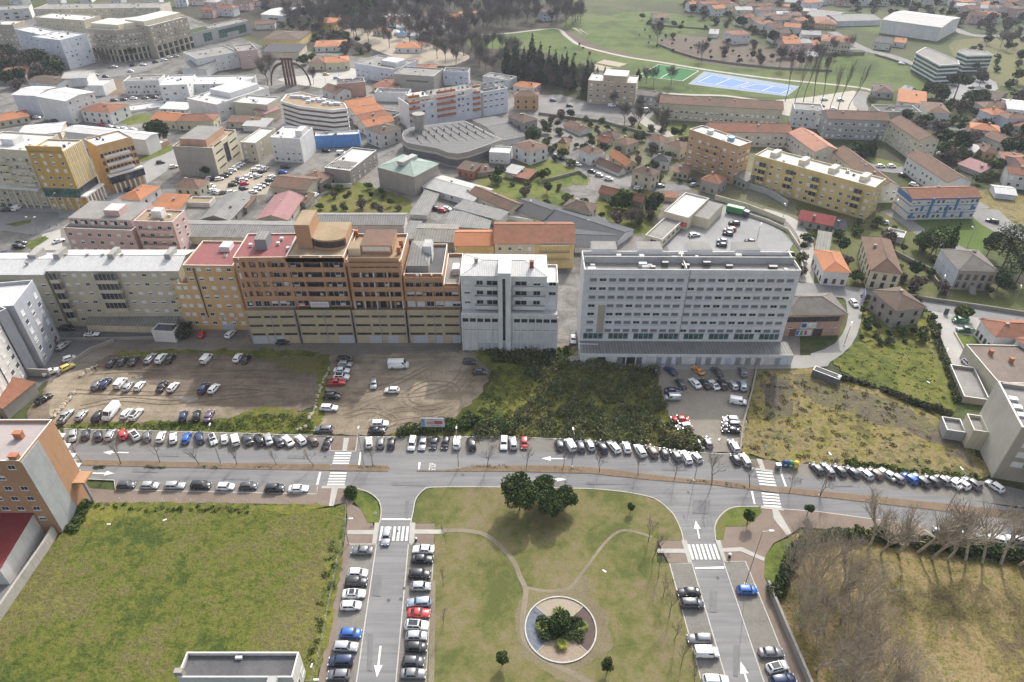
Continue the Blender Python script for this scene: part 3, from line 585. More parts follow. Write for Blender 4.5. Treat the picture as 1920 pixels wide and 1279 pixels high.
def strip_mesh(w,h,st):
 """long window band"""
 key = ('s',round(w,2),round(h,2),st)
 if key in WMESH: return WMESH[key]
 m = MB(); n = max(1,int(w / 1.3)); g = 1
 m.box(-w / 2,w / 2,-.02,0,0,h,1)
 for i in range(n + 1):
  x = -w / 2 + w * i / n; m.box(x - .05,x + .05,-.07,-.02,0,h,0)
 m.box(-w / 2,w / 2,-.08,-.02,-.06,0,0); m.box(-w / 2,w / 2,-.08,-.02,h,h + .06,0)
 r = random.Random(int(w * 100))
 for i in range(n):
  if st == 'mix' and r.random() < .3: m.box(-w / 2 + w * i / n + .06,-w / 2 + w * (i + 1) / n - .06,-.045,-.02,0,h * r.choice((.4,.7,1)),2)
 WMESH[key] = m.mesh('window',[DARKFRAME if st == 'darkframe' else FRAME,GLASS_G if st == 'green' else GLASS,SHUT]); return WMESH[key]
FOOT = []
class Bld:
 """one building: an Empty at its front left foot, local x along the front, y to the back"""
 def __init__(s,name,label,cat,p1,p2,p3,by=None,h=None,wall='white',roof=('flat','membrane_grey',.6),group=None,win=(),base=0,world=None,wallname='wall'):
  s.h = h if h is not None else hgt(p1[1],by)
  if world: (x1,y1),(x2,y2),s.D = world; A = Vector((x1,y1)); Bv = Vector((x2,y2))
  else:
   A = at(p1[0],p1[1],s.h).xy; Bv = at(p2[0],p2[1],s.h).xy
  d = Bv - A; s.W = d.length; s.ang = math.atan2(d.y,d.x); n = Vector((-d.y,d.x)).normalized()
  if not world:
   C3 = at(p3[0],p3[1],s.h).xy; s.D = abs((C3 - A).dot(n))
  s.A = A; s.n = n; s.d = d.normalized(); s.root = thing(name,label,cat,(A.x,A.y,0),s.ang,group)
  FOOT.append((A,s.d,s.n,s.W,s.D)); s.wallk = wall; s.nw = 0; s.extra = []
  s.build(roof,wallname)
  for w_ in win: s.windows(*w_[:1],**w_[1])
 def build(s,roof,wallname):
  W,D,H = s.W,s.D,s.h; k = roof[0]; rm = MATS[roof[1]] if roof[1] in MATS else WM(roof[1]); wm = WM(s.wallk); m = MB()
  s.rooftop = H
  if k == 'flat':
   ph = roof[2] if len(roof) > 2 else .6; t = .25
   P_ = [(0,0),(W,0),(W,D),(0,D)]; Q = [(t,t),(W - t,t),(W - t,D - t),(t,D - t)]
   for i in range(4):
    j = (i + 1) % 4; a,b,c,d = P_[i],P_[j],Q[j],Q[i]
    m.quad((*a,0),(*b,0),(*b,H),(*a,H)); m.quad((*a,H),(*b,H),(*c,H),(*d,H),1); m.quad((*d,H),(*c,H),(*c,H - ph),(*d,H - ph))
   s.wall = m.build(wallname,[wm,COPING],s.root)
   r = MB(); r.quad((t,t,H - ph),(W - t,t,H - ph),(W - t,D - t,H - ph),(t,D - t,H - ph)); s.roof = r.build('roof',rm,s.root); s.rooftop = H - ph
  else:
   rise = roof[2]; o = roof[3] if len(roof) > 3 else .4; ax = roof[4] if len(roof) > 4 else 'x'; r = MB(); th = .18
   m.prism([(0,0),(W,0),(W,D),(0,D)],0,H)
   z = H + .02; x0,x1,y0,y1 = -o,W + o,-o,D + o
   if k == 'gable':
    if ax == 'x':
     ym = D / 2; zr = H + rise
     m.face([(W,0,H),(W,D,H),(W,ym,zr)]); m.face([(0,D,H),(0,0,H),(0,ym,zr)])
     sl = rise / (D / 2); ze = H - o * sl
     for (ya,za,yb,zb) in ((y0,ze,ym,zr),(ym,zr,y1,ze)):
      r.quad((x0,ya,za + th),(x1,ya,za + th),(x1,yb,zb + th),(x0,yb,zb + th)); r.quad((x0,ya,za + .03),(x0,yb,zb + .03),(x1,yb,zb + .03),(x1,ya,za + .03))
     for x in (x0,x1): r.face([(x,y0,ze + .03),(x,y0,ze + th),(x,ym,zr + th),(x,ym,zr + .03)]); r.face([(x,y1,ze + .03),(x,y1,ze + th),(x,ym,zr + th),(x,ym,zr + .03)])
     r.quad((x0,y0,ze + .03),(x1,y0,ze + .03),(x1,y0,ze + th),(x0,y0,ze + th)); r.quad((x0,y1,ze + .03),(x1,y1,ze + .03),(x1,y1,ze + th),(x0,y1,ze + th))
     r.box(x0,x1,ym - .13,ym + .13,zr + th - .03,zr + th + .07)
    else:
     xm = W / 2; zr = H + rise
     m.face([(0,0,H),(W,0,H),(xm,0,zr)]); m.face([(W,D,H),(0,D,H),(xm,D,zr)])
     sl = rise / (W / 2); ze = H - o * sl
     for (xa,za,xb,zb) in ((x0,ze,xm,zr),(xm,zr,x1,ze)):
      r.quad((xa,y0,za + th),(xb,y0,zb + th),(xb,y1,zb + th),(xa,y1,za + th)); r.quad((xa,y0,za + .03),(xa,y1,za + .03),(xb,y1,zb + .03),(xb,y0,zb + .03))
     for y in (y0,y1): r.face([(x0,y,ze + .03),(x0,y,ze + th),(xm,y,zr + th),(xm,y,zr + .03)]); r.face([(x1,y,ze + .03),(x1,y,ze + th),(xm,y,zr + th),(xm,y,zr + .03)])
     r.quad((x0,y0,ze + .03),(x0,y1,ze + .03),(x0,y1,ze + th),(x0,y0,ze + th)); r.quad((x1,y0,ze + .03),(x1,y1,ze + .03),(x1,y1,ze + th),(x1,y0,ze + th))
     r.box(xm - .13,xm + .13,y0,y1,zr + th - .03,zr + th + .07)
   elif k == 'hip':
    zr = H + rise
    if (x1 - x0) >= (y1 - y0): i_ = (y1 - y0) / 2; a,b = (x0 + i_,D / 2,zr),(x1 - i_,D / 2,zr)
    else: i_ = (x1 - x0) / 2; a,b = (W / 2,y0 + i_,zr),(W / 2,y1 - i_,zr)
    c0,c1,c2,c3 = (x0,y0,z),(x1,y0,z),(x1,y1,z),(x0,y1,z)
    if (x1 - x0) >= (y1 - y0): F = [(c0,c1,b,a),(c1,c2,b),(c2,c3,a,b),(c3,c0,a)]
    else: F = [(c0,c1,a),(c1,c2,b,a),(c2,c3,b),(c3,c0,a,b)]
    for f in F: r.face(f)
    r.face([c3,c2,c1,c0]); r.tube(a,b,.13,n=5)
    for c,e in ((c0,a),(c1,b if (x1 - x0) >= (y1 - y0) else a),(c2,b),(c3,a if (x1 - x0) >= (y1 - y0) else b)): r.tube(c,e,.1,n=4)
   elif k == 'shed':                                 # rises to the back
    r.quad((x0,y0,H + th),(x1,y0,H + th),(x1,y1,H + rise + th),(x0,y1,H + rise + th)); r.quad((x0,y0,H + .02),(x0,y1,H + rise + .02),(x1,y1,H + rise + .02),(x1,y0,H + .02))
    r.quad((x0,y0,H + .02),(x1,y0,H + .02),(x1,y0,H + th),(x0,y0,H + th)); r.quad((x1,y0,H + .02),(x1,y1,H + rise + .02),(x1,y1,H + rise + th),(x1,y0,H + th)); r.quad((x0,y0,H + .02),(x0,y1,H + rise + .02),(x0,y1,H + rise + th),(x0,y0,H + th))
    m.face([(W,0,H),(W,D,H),(W,D,H + rise)]); m.face([(0,D,H),(0,0,H),(0,D,H + rise)]); m.quad((0,D,H),(W,D,H),(W,D,H + rise),(0,D,H + rise))
   s.wall = m.build(wallname,wm,s.root); s.roof = r.build('roof',rm,s.root); s.rooftop = H + rise * .5
 def edge(s,e):
  return [((0,0),0,s.W),((s.W,0),R(90),s.D),((s.W,s.D),R(180),s.W),((0,s.D),R(270),s.D)][e]
 def place(s,e,me,u,z,name='window',out=0.0,parent=None):
  (ox,oy),a,L = s.edge(e); x = ox + math.cos(a) * u + math.sin(a) * out; y = oy + math.sin(a) * u - math.cos(a) * out
  return link(name,me,parent or s.root,(x,y,z),a)
 def windows(s,e,n=4,w=1.1,h=1.3,z0=1.0,dz=2.95,rows=None,mix=(4,2,1,3),u0=0,u1=1,fr='l',skip=(),top=.6,strip=None,name='window'):
  L = s.edge(e)[2]; rows = rows if rows is not None else max(1,int((s.h - z0 - h - top) / dz) + 1); a0,a1 = L * u0,L * u1
  r = random.Random(len(s.root['label']) * 7 + e)
  for j in range(rows):
   for i in range(n):
    if (i,j) in skip or i in skip: continue
    u = a0 + (a1 - a0) * (i + .5) / n; z = z0 + j * dz
    me = strip_mesh(w,h,strip) if strip else win_mesh(w,h,r.choices(('dark','half','most','closed'),mix)[0],fr)
    s.nw += 1
    if s.nw <= 100: s.place(e,me,u,z,name)
    else: s.extra.append((e,me,u,z))
  return s
 def finish(s,name='window'):
  if s.extra:                                         # past a hundred of one part: the rest in one
   m = MB(); mats = []; 
   for e,me,u,z in s.extra:
    (ox,oy),a,L = s.edge(e); T = Matrix.Translation((ox + math.cos(a) * u,oy + math.sin(a) * u,z)) @ Matrix.Rotation(a,4,'Z'); k = len(m.v)
    m.v += [tuple(T @ v.co) for v in me.vertices]
    for p in me.polygons:
     mt = me.materials[p.material_index]
     if mt not in mats: mats.append(mt)
     m.f.append(tuple(k + i for i in p.vertices)); m.m.append(mats.index(mt))
   o = m.build(name,mats,s.root); o['kind'] = 'stuff'; s.extra = []
  return s
 def boxp(s,name,x0,x1,y0,y1,z0,z1,mat,top=None,parent=None,label=None):
  m = MB(); m.box(x0,x1,y0,y1,z0,z1,0,1 if top else None); o = m.build(name,[mat] + ([top] if top else []),parent or s.root)
  if label: o['label'] = label
  return o
 def chimney(s,u,v,w=.8,d=.8,hh=1.4,mat=None,z=None):
  z = s.rooftop if z is None else z; x,y = s.W * u,s.D * v; mat = mat or WM('stone'); m = MB()
  m.box(x - w / 2,x + w / 2,y - d / 2,y + d / 2,z - .9,z + hh,0); m.box(x - w / 2 - .1,x + w / 2 + .1,y - d / 2 - .1,y + d / 2 + .1,z + hh,z + hh + .15,0)
  m.build('chimney',mat,s.roof); return s
 def rbox(s,name,u0,u1,v0,v1,hh,mat,top=None,z=None,parent=None):
  z = s.rooftop if z is None else z; m = MB(); m.box(s.W * u0,s.W * u1,s.D * v0,s.D * v1,z + .003,z + hh,0,1 if top else None)
  return m.build(name,[mat] + ([top] if top else []),parent or s.root)
 def balc(s,e,u0,u1,rows,z0=2.9,dz=2.95,dep=1.2,kind='solid',mat=None,hh=1.0,start=0,glaze=False):
  L = s.edge(e)[2]; a,b = L * u0,L * u1; w = b - a; mat = mat or WM(s.wallk)
  key = ('b',round(w,2),dep,kind,mat.name,hh,glaze,round(dz,2))
  if key not in WMESH:
   m = MB(); m.box(-w / 2,w / 2,-dep,-.01,-.15,0,0)
   if kind == 'solid':
    m.box(-w / 2,w / 2,-dep - .0,-dep + .12,0,hh,0); m.box(-w / 2,-w / 2 + .12,-dep + .12,-.01,0,hh,0); m.box(w / 2 - .12,w / 2,-dep + .12,-.01,0,hh,0)
   else:
    for zz in (.3,.65,1.0): m.box(-w / 2,w / 2,-dep,-dep + .05,zz - .03,zz,1); m.box(-w / 2,-w / 2 + .05,-dep + .05,-.01,zz - .03,zz,1); m.box(w / 2 - .05,w / 2,-dep + .05,-.01,zz - .03,zz,1)
    n = max(2,int(w / .35))
    for i in range(n + 1): x = -w / 2 + .025 + (w - .05) * i / n; m.box(x - .02,x + .02,-dep + .005,-dep + .045,0,.97,1)
   if glaze:
    m.box(-w / 2 + .13,w / 2 - .13,-dep + .13,-dep + .16,hh,dz - .2,2); n = max(2,int(w / 1.2))
    for i in range(n + 1): x = -w / 2 + .16 + (w - .32) * i / n; m.box(x - .03,x + .03,-dep + .08,-dep + .13,hh,dz - .2,3)
   WMESH[key] = m.mesh('balcony',[mat,RAIL,GLASS,FRAME])
  for j in range(start,start + rows): s.place(e,WMESH[key],(a + b) / 2,z0 + j * dz,'balcony')
  return s
 def acs(s,e,spots):
  if 'ac' not in WMESH:
   m = MB(); m.box(-.42,.42,-.38,-.05,0,.62,0); m.lathe([(.22,0),(.22,.01)],10); WMESH['ac'] = m.mesh('air_conditioner',[AC,RAIL])
  for u,z in spots: s.place(e,WMESH['ac'],u * s.edge(e)[2],z,'air_conditioner')
  return s
def band_building(name,label,cat,px,h,mat_band,mat_gap,floors,gap,roofm,cx=1.0,bandmat_roof=None,group=None,base_floor=None,z0=0,shrink_top=0):
 """a block of stacked horizontal bands on any outline (floors of ribbon windows between parapets)"""
 P_ = gp(px,h); A = P_[0]; root = thing(name,label,cat,(A[0],A[1],0),0,group)
 L = [(p[0] - A[0],p[1] - A[1]) for p in P_]; cxx = sum(p[0] for p in L) / len(L); cyy = sum(p[1] for p in L) / len(L)
 ins = lambda k: [(cxx + (p[0] - cxx) * k,cyy + (p[1] - cyy) * k) for p in L]
 m = MB(); m.prism(ins(.97),0,h - .5); m.build('wall',mat_gap,root)
 fh = (h - z0) / floors
 for i in range(floors):
  b = MB(); zt = z0 + fh * (i + 1); out = ins(1.0); inn = ins(.965); zb = zt - fh * (1 - gap)
  for k in range(len(L)):
   j = (k + 1) % len(L); a_,b_,c_,d_ = out[k],out[j],inn[j],inn[k]
   b.quad((*a_,zb),(*b_,zb),(*b_,zt),(*a_,zt)); b.quad((*a_,zt),(*b_,zt),(*c_,zt),(*d_,zt)); b.quad((*d_,zb),(*c_,zb),(*b_,zb),(*a_,zb)); b.quad((*c_,zb),(*d_,zb),(*d_,zt),(*c_,zt))
  b.build('parapet_band',mat_band,root)
 r = MB(); r.face([(*p,h - .4) for p in ins(.966)]); rf = r.build('roof',roofm,root)
 return root,L,ins,rf
# ---------------- the front row of blocks ----------------
def garage(b,e,u,w,h=2.6,z=0,mat=None):
 m = MB(); m.box(-w / 2,w / 2,-.05,0,0,h,0); n = 6
 for i in range(n): m.box(-w / 2,w / 2,-.07,-.05,h * i / n,h * i / n + .04,0)
 b.place(e,m.mesh('garage_door',mat or GARAGE),u * b.edge(e)[2],z,'garage_door')
def bands(b,e,u0,u1,zs,mat,hh=1.2,dep=1.1,pillars=(),pw=.45,ztop=None,name='balcony_parapet'):
 """projecting parapets with floor slabs and pillars between: real recessed loggias behind"""
 L = b.edge(e)[2]; a0,a1 = L * u0,L * u1
 for i,z in enumerate(zs):
  m = MB(); m.box(-(a1 - a0) / 2,(a1 - a0) / 2,-dep,-dep + .15,-.25,hh,0); m.box(-(a1 - a0) / 2,(a1 - a0) / 2,-dep + .15,-.01,-.25,-.05,0)
  b.place(e,m.mesh(name,mat),(a0 + a1) / 2,z,name)
 for u in pillars:
  m = MB(); m.box(-pw / 2,pw / 2,-dep + .01,-.01,0,(ztop or b.h) - zs[0],0); b.place(e,m.mesh('pillar',mat),a0 + (a1 - a0) * u,zs[0],'pillar')
# long cream block with white sheet roof
b = Bld('apartment_building','long cream apartment block under a white sheet roof, left end of the front row','apartment block',(88,507),(333,507),(333,470),by=612,wall='cream2',roof=('gable','sheet_white',1.6,.5))
b.windows(0,13,1.35,1.0,2.2,3.05,mix=(2,2,2,6),skip=(0,5,6,12)); Lw = b.W
b.balc(0,.015,.085,5,z0=3.0,dz=3.3,dep=1.5,glaze=True); b.balc(0,.36,.53,4,z0=6.4,dz=3.2,dep=1.5,glaze=True); b.balc(0,.93,.995,4,z0=6.4,dz=3.2,dep=1.5)
for u in (.0,.42,.86): b.rbox('stair_housing',u + .01,u + .055,.35,.75,2.4,WM('concrete'),z=b.h + .5)
for u in (.08,.25,.37,.52,.90): b.chimney(u,.5,.6,.6,1.2)
b = Bld('apartment_building','cream apartment wing with white sheet roof beyond the grey tower','apartment block',(-75,514),(82,514),(82,476),by=614,wall='cream2',roof=('gable','sheet_white',1.5,.5))
b.windows(0,8,1.5,1.1,2.2,3.05,mix=(4,2,1,1)).windows(1,2,1.2,1.0,2.2,3.0,mix=(3,1,1,2)); b.balc(0,.1,.62,5,z0=3,dz=3.2,dep=1.5); b.rbox('stair_housing',.70,.80,.5,.9,2.4,WM('concrete'),z=b.h + .4); b.chimney(.74,.3,.6,.6,1.0)
b = Bld('workshop','low lean-to workshop with pale corrugated roof below the long cream block','workshop',(161,609),(327,612),(325,592),by=622,wall='cream',roof=('shed','sheet_old',1.6,.3))
b = Bld('shed','small white flat roofed box beside the workshop and the round shrub','shed',(283,620),(324,622),(329,607),by=641,wall='white',roof=('flat','membrane_dark',.3)); garage(b,1,.5,2.2,mat=WM('grey'))
# amber block with red roof
b = Bld('apartment_building','amber apartment block with red sheet roof and small square windows','apartment block',(342,497),(436,498),(447,452),by=618,wall='amber',roof=('flat','sheet_red',.5))
b.windows(0,5,1.35,1.15,2.0,3.05,rows=7,mix=(2,2,2,4)); b.rbox('roof_hatch',.52,.72,.60,.85,1.6,WM('white')); b.rbox('skylight',.66,.72,.38,.48,.5,FRAME,GLASS)
b.boxp('drainpipe',b.W * .19,b.W * .19 + .25,-.26,-.02,4.5,b.h - 1,RAIL); b.acs(0,[(.45,4.0),(.55,4.0),(.78,4.0),(.1,4.0)]); garage(b,0,.55,3.4)
W_ = b.A - b.d * 4.6
b2 = Bld('apartment_building','narrow amber wing with brown tiled top stepped down from the red roofed block','apartment block',0,0,0,h=b.h - 6.2,wall='amber',roof=('flat','tile_brown',.2),world=((W_.x,W_.y),tuple(b.A - b.d * .02),b.D * .8))
b2.windows(0,1,1.35,1.1,2.0,3.05,rows=5,u0=.05,u1=.6); b2.windows(0,1,1.2,1.1,2.0,3.05,rows=5,u0=.5,u1=1)
# orange brick blocks on a tan podium
TAN = WM('podium'); ORG = WM('orange')
def podium(label,p1,p2,by,D=18,**k):
 b = Bld('podium',label,'podium',p1,p2,(p1[0],p1[1] - 14),by=by,wall='podium',roof=('flat','membrane_brown',.9)); return b
def front_block(label,p1,p2,p3,by,podh,wall='orange',roof=None,**k):
 return Bld('apartment_building',label,'apartment block',p1,p2,p3,by=by,wall=wall,roof=roof or ('flat','membrane_grey',.8),**k)
def podium_part(b,x0,x1,h,y0,garages=(),strips=3,grass=False):
 """lower storeys standing forward of the block"""
 m = MB(); m.box(x0,x1,y0,-.02,0,h,0,1); o = m.build('podium',[TAN,MATS['membrane_brown']],b.root)
 m = MB(); m.box(x0,x1,y0 - .15,y0 + .12,h,h + .9,0); m.build('terrace_parapet',TAN,b.root)
 for j in range(strips):
  z = h - 1.5 - j * 3.0; n = max(2,int((x1 - x0) / 4.2)); wd = (x1 - x0) / n - .9
  for i in range(n):
   me = strip_mesh(round(wd,1),.55,'darkframe'); link('window',me,b.root,(x0 + (x1 - x0) * (i + .5) / n,y0,z))
 for gx,gw in garages:
  m = MB(); m.box(-gw / 2,gw / 2,-.06,0,0,2.7,0)
  for i in range(7): m.box(-gw / 2,gw / 2,-.09,-.06,.38 * i,.38 * i + .05,0)
  link('garage_door',m.mesh('garage_door',GARAGE),b.root,(gx,y0,0))
 for xx in (x0 + .15,(x0 + x1) / 2,x1 - .15):
  m = MB(); m.box(xx - .12,xx + .12,y0 - .12,y0 - .01,.1,h,0); m.build('drainpipe',WM('concrete'),b.root)
 if grass:
  m = MB(); m.box(x0 + .2,x1 - .2,y0 + .2,-.3,h + .003,h + .45,0); m.build('planting_bed',MATS['green_lawn_bed'],b.root)
m_ground('green_lawn_bed',[(.03,.05,.015),(.05,.08,.02),(.08,.10,.03)],(.3,1.5,5),.8,.2,amts=(1,.8,.5))
PH = hgt(583,640) 
b = front_block('brick orange apartment block with dark red roof and grey box on top',(436,483),(536,482),(563,437),634,PH,roof=('flat','sheet_red',.4)); S1 = b
dz = 3.1; zz = [PH + .2 + dz * i for i in range(0,6)]
podium_part(b,.6,b.W,PH,-3.0,garages=((b.W * .2,4.2),(b.W * .53,4.2)))
bands(b,0,.14,1.0,[z + .0 for z in zz[1:]],ORG,dep=1.0,hh=1.15,pillars=(0,.15,.36,.56,.995),pw=.9)
b.windows(0,6,1.8,1.9,PH + .4,dz,rows=5,mix=(6,2,1,2),u0=.02); b.rbox('lift_housing',.34,.56,.35,.72,3.2,m_plain('cladding_grey',(.20,.22,.24),.5),MATS['sheet_grey'])
for u,v in ((.2,.5),(.72,.55),(.74,.75),(.96,.35)): b.chimney(u,v,.7,.7,.7,FRAME)
b = front_block('orange apartment block with tall stair tower, curved penthouse and long glazed loggias',(536,480),(645,480),(660,430),634,PH,roof=('flat','membrane_brown',.5)); S2 = b
podium_part(b,.4,b.W,PH,-2.6,garages=((b.W * .85,4.5),),grass=True)
bands(b,0,.0,1.0,zz[1:] + [b.h - 1.2],ORG,dep=1.0,hh=1.2,pillars=(0.01,.26,.60,.99),pw=.5)
b.windows(0,1,b.W * .2,1.75,PH + .9,dz,rows=5,u0=.02,u1=.25,strip='mix'); b.windows(0,1,b.W * .3,1.75,PH + .9,dz,rows=5,u0=.27,u1=.6,strip='darkframe'); b.windows(0,1,b.W * .36,1.75,PH + .9,dz,rows=5,u0=.61,u1=.99,strip='mix')
b.rbox('stair_tower',.12,.38,.35,.95,7.0,ORG,MATS['membrane_brown'])
m = MB(); W,D,z = b.W,b.D,b.rooftop; pts = [(W * .38,D * .98),(W * .38,D * .42)] + [(W * .38 + (W * .58) * (.5 - .5 * math.cos(math.pi * t / 10)),D * (.42 - .16 * math.sin(math.pi * t / 10))) for t in range(1,10)] + [(W * .96,D * .42),(W * .96,D * .98)]
m.prism(pts,z + .003,z + 3.0,0,1); m.build('penthouse',[ORG,MATS['membrane_brown']],b.root); m = MB(); q = [(x,y - .06) for x,y in pts[1:-1]]
for i in range(len(q) - 1): m.quad((*q[i],z + .7),(*q[i + 1],z + .7),(*q[i + 1],z + 2.5),(*q[i],z + 2.5)) 
m.build('window',GLASS,b.root)
mb_ = MB(); mb_.box(-2.6,2.6,-.03,0,0,1.9,0)
for zz_ in (.3,.8,1.3): mb_.box(-2.3,2.3,-.04,-.03,zz_,zz_ + .18,1)
b.place(0,mb_.mesh('banner',[m_plain('banner_white',(.66,.66,.68),.7),m_plain('banner_ink',(.35,.12,.12),.7)]),b.W * .44,PH + .9,'banner',out=1.1)
mb_ = MB(); mb_.box(-1.0,1.0,-.03,0,0,.9,0); mb_.box(-.8,.8,-.04,-.03,.25,.65,1); b.place(0,mb_.mesh('notice',[m_plain('banner_red',(.50,.04,.05),.7),m_plain('banner_white',(.66,.66,.68),.7)]),b.W * .12,PH + 1.2,'notice',out=1.1)
b = front_block('orange apartment block with tiled penthouse, skylights and striped brick balconies',(648,487),(752,487),(763,438),634,PH,roof=('flat','membrane_brown',.7)); S3 = b
podium_part(b,.2,b.W,PH,-2.6,garages=((b.W * .38,3.6),(b.W * .72,3.0)))
bands(b,0,.06,.97,zz[1:],ORG,dep=1.2,hh=1.2,pillars=(0.0,1.0),pw=.6); bands(b,0,0,1,[b.h - 1.3],ORG,dep=1.2,hh=1.3)
for u in (.05,.24,.47,.72,.95): b.boxp('party_wall',b.W * u,b.W * u + .25,-1.1,-.02,PH + .2,b.h - 3.2,WM('white'))
b.windows(0,6,1.7,2.0,PH + .3,dz,rows=5,mix=(7,1,1,1),fr='d',u0=.06,u1=.95)
p_ = b.rbox('penthouse',.22,.80,.30,.92,2.6,ORG,MATS['tile_brown']); b.rbox('penthouse',.01,.22,.22,.50,2.3,WM('cream'),MATS['membrane_brown'])
for i in range(5):
 me = win_mesh(1.7,1.3,'closed'); link('window',me,b.root,(b.W * (.31 + .1 * i),b.D * .30,b.rooftop + .9))
for u,v in ((.02,.95),(.30,.93),(.93,.55),(.92,.30)): b.chimney(u,v,1.0,.8,2.0,WM('brick'))
b = front_block('stepped orange block with grey pyramid skylight roof beside the white block',(757,513),(830,513),(848,457),634,PH,roof=('flat','membrane_dark',.8)); S4 = b
podium_part(b,.2,b.W * 1.42,PH,-2.6,garages=((b.W * .32,4),(b.W * .80,2.6),(b.W * 1.3,2.6)))
n4 = max(2,int((b.h - PH) / dz)); bands(b,0,.0,1.0,[PH + .2 + dz * i for i in range(1,n4 + 1)],ORG,dep=1.0,hh=1.2,pillars=(0.01,.45,.72,.99),pw=.4)
b.windows(0,4,2.2,1.8,PH + .5,dz,rows=n4,mix=(6,2,1,2))
m = MB(); W,D,z = b.W,b.D,b.rooftop; m.prism([(.6,2),(W * .62,2),(W * .62,D - 1),(.6,D - 1)],z + .003,z + 2.2,0); f = z + 2.2; a_,b_,c_,d_,e_ = (.4,1.8,f),(W * .64,1.8,f),(W * .64,D - .8,f),(.4,D - .8,f),(W * .36,D * .5,f + 1.8)
for t in ((a_,b_,e_),(b_,c_,e_),(c_,d_,e_),(d_,a_,e_)): m.face(t,1)
m.build('penthouse',[WM('concrete'),MATS['sheet_grey']],b.root); b.rbox('lift_housing',.45,.66,.45,.7,5.0,WM('palegrey'),MATS['sheet_pale'])
W4 = b.A + b.d * (b.W + .02); W5 = b.A + b.d * (b.W * 1.42)
b = Bld('apartment_building','low orange corner wing with a roof terrace beside the white block','apartment block',0,0,0,h=b.h - 3.2,wall='orange',roof=('flat','membrane_grey',.9),world=(tuple(W4),tuple(W5),b.D))
n4 -= 1; bands(b,0,.0,1.0,[PH + .2 + dz * i for i in range(1,n4 + 1)],ORG,dep=1.0,hh=1.2,pillars=(0.03,.97),pw=.4); b.windows(0,2,2.4,1.8,PH + .5,dz,rows=n4,mix=(6,2,1,2))
b.rbox('roof_shed',.45,.9,.35,.55,2.0,WM('white'),MATS['sheet_white'])
for b_ in (S1,S2,S3,S4): b_.acs(0,[(.12,PH + 1.2),(.5,PH + 4.4),(.68,PH + 7.4),(.86,PH + 1.3),(.35,PH + 10.5)])
# white block
b = Bld('apartment_building','white stained apartment block with hipped white roof and dark stair slot','apartment block',(863,517),(1026,519),(1021,478),by=645,wall='palegrey',roof=('hip','sheet_white',1.6,.1)); S5 = b
H5 = b.h; m = MB(); m.box(0,b.W * 1.13,-3.2,-.02,0,12.2,0,1); m.build('podium',[WM('palegrey'),MATS['membrane_white']],b.root)
m = MB(); m.box(0,b.W * 1.13,-3.3,-3.1,12.2,13.0); m.build('terrace_parapet',WM('palegrey'),b.root)
for j,z in ((0,10.2),(1,6.9)):
 for i in range(13):
  if i == 6: continue
  link('window',strip_mesh(1.9,1.0 if j == 0 else .6,'darkframe' if j == 0 else 'mix'),b.root,(b.W * 1.13 * (i + .5) / 13,-3.2,z))
for gx in (.24,.36,.5,.66,.8):
 m = MB(); m.box(-2,2,-.06,0,0,2.8); link('garage_door',m.mesh('garage_door',GARAGE),b.root,(b.W * gx * 1.13,-3.2,0))
for i in range(14): m = MB(); m.box(-.18,.18,-.35,-.02,0,12.1); link('pilaster',m.mesh('pilaster',WM('palegrey')),b.root,(b.W * 1.13 * i / 13.02 + .18,-3.2,0))
m = MB(); x = b.W * .44; m.box(x,x + b.W * .05,-3.9,.5,0,H5 + 1.5,0); m.box(x + b.W * .085,x + b.W * .145,-3.9,.5,0,H5 + 1.5,0); m.box(x,x + b.W * .145,.5,6,H5 - 2,H5 + 3.2,0); m.box(x,x + b.W * .145,-3.9,.5,H5 + 1.5,H5 + 3.2,0); m.build('stair_tower',WM('palegrey'),b.root)
m = MB(); m.box(x + b.W * .05,x + b.W * .085,-3.5,.5,4,H5 + 1.5); m.build('stair_window',GLASS,b.root)
b.windows(0,1,1.7,1.2,14.2,3.1,rows=3,u0=.02,u1=.12); b.windows(0,1,1.9,1.5,14.0,3.1,rows=3,u0=.16,u1=.28,mix=(3,0,0,0)); b.windows(0,1,3.0,1.4,14.0,3.1,rows=3,u0=.30,u1=.43,strip='mix')
b.windows(0,1,3.2,1.3,14.0,3.1,rows=3,u0=.60,u1=.80,strip='mix'); b.windows(0,1,2.0,1.5,14.0,3.1,rows=3,u0=.8,u1=.97,mix=(3,1,0,0)); b.balc(0,.16,.43,3,z0=13.1,dz=3.1,dep=1.2); b.balc(0,.61,.98,3,z0=13.1,dz=3.1,dep=1.2)
b.chimney(.17,.45,.9,.8,1.5); b.chimney(.82,.28,1.1,.9,2.0,RUST); b.acs(0,[(.2,5.6),(.22,5.6)])
W4 = b.A + b.d * (b.W + .02); W5 = b.A + b.d * (b.W * 1.13)
b2 = Bld('apartment_building','lower white wing with white roof terrace between white block and hotel','apartment block',0,0,0,h=H5 - 1.8,wall='palegrey',roof=('flat','membrane_white',.6),world=(tuple(W4),tuple(W5),b.D * .82)); b2.windows(0,1,2.0,1.2,14.0,3.1,rows=3,mix=(2,1,0,1))
b = Bld('shed','pale stained box shed against the foot of the white block','shed',(865,619),(897,620),(897,612),by=642,wall='white2',roof=('flat','membrane_white',.2))
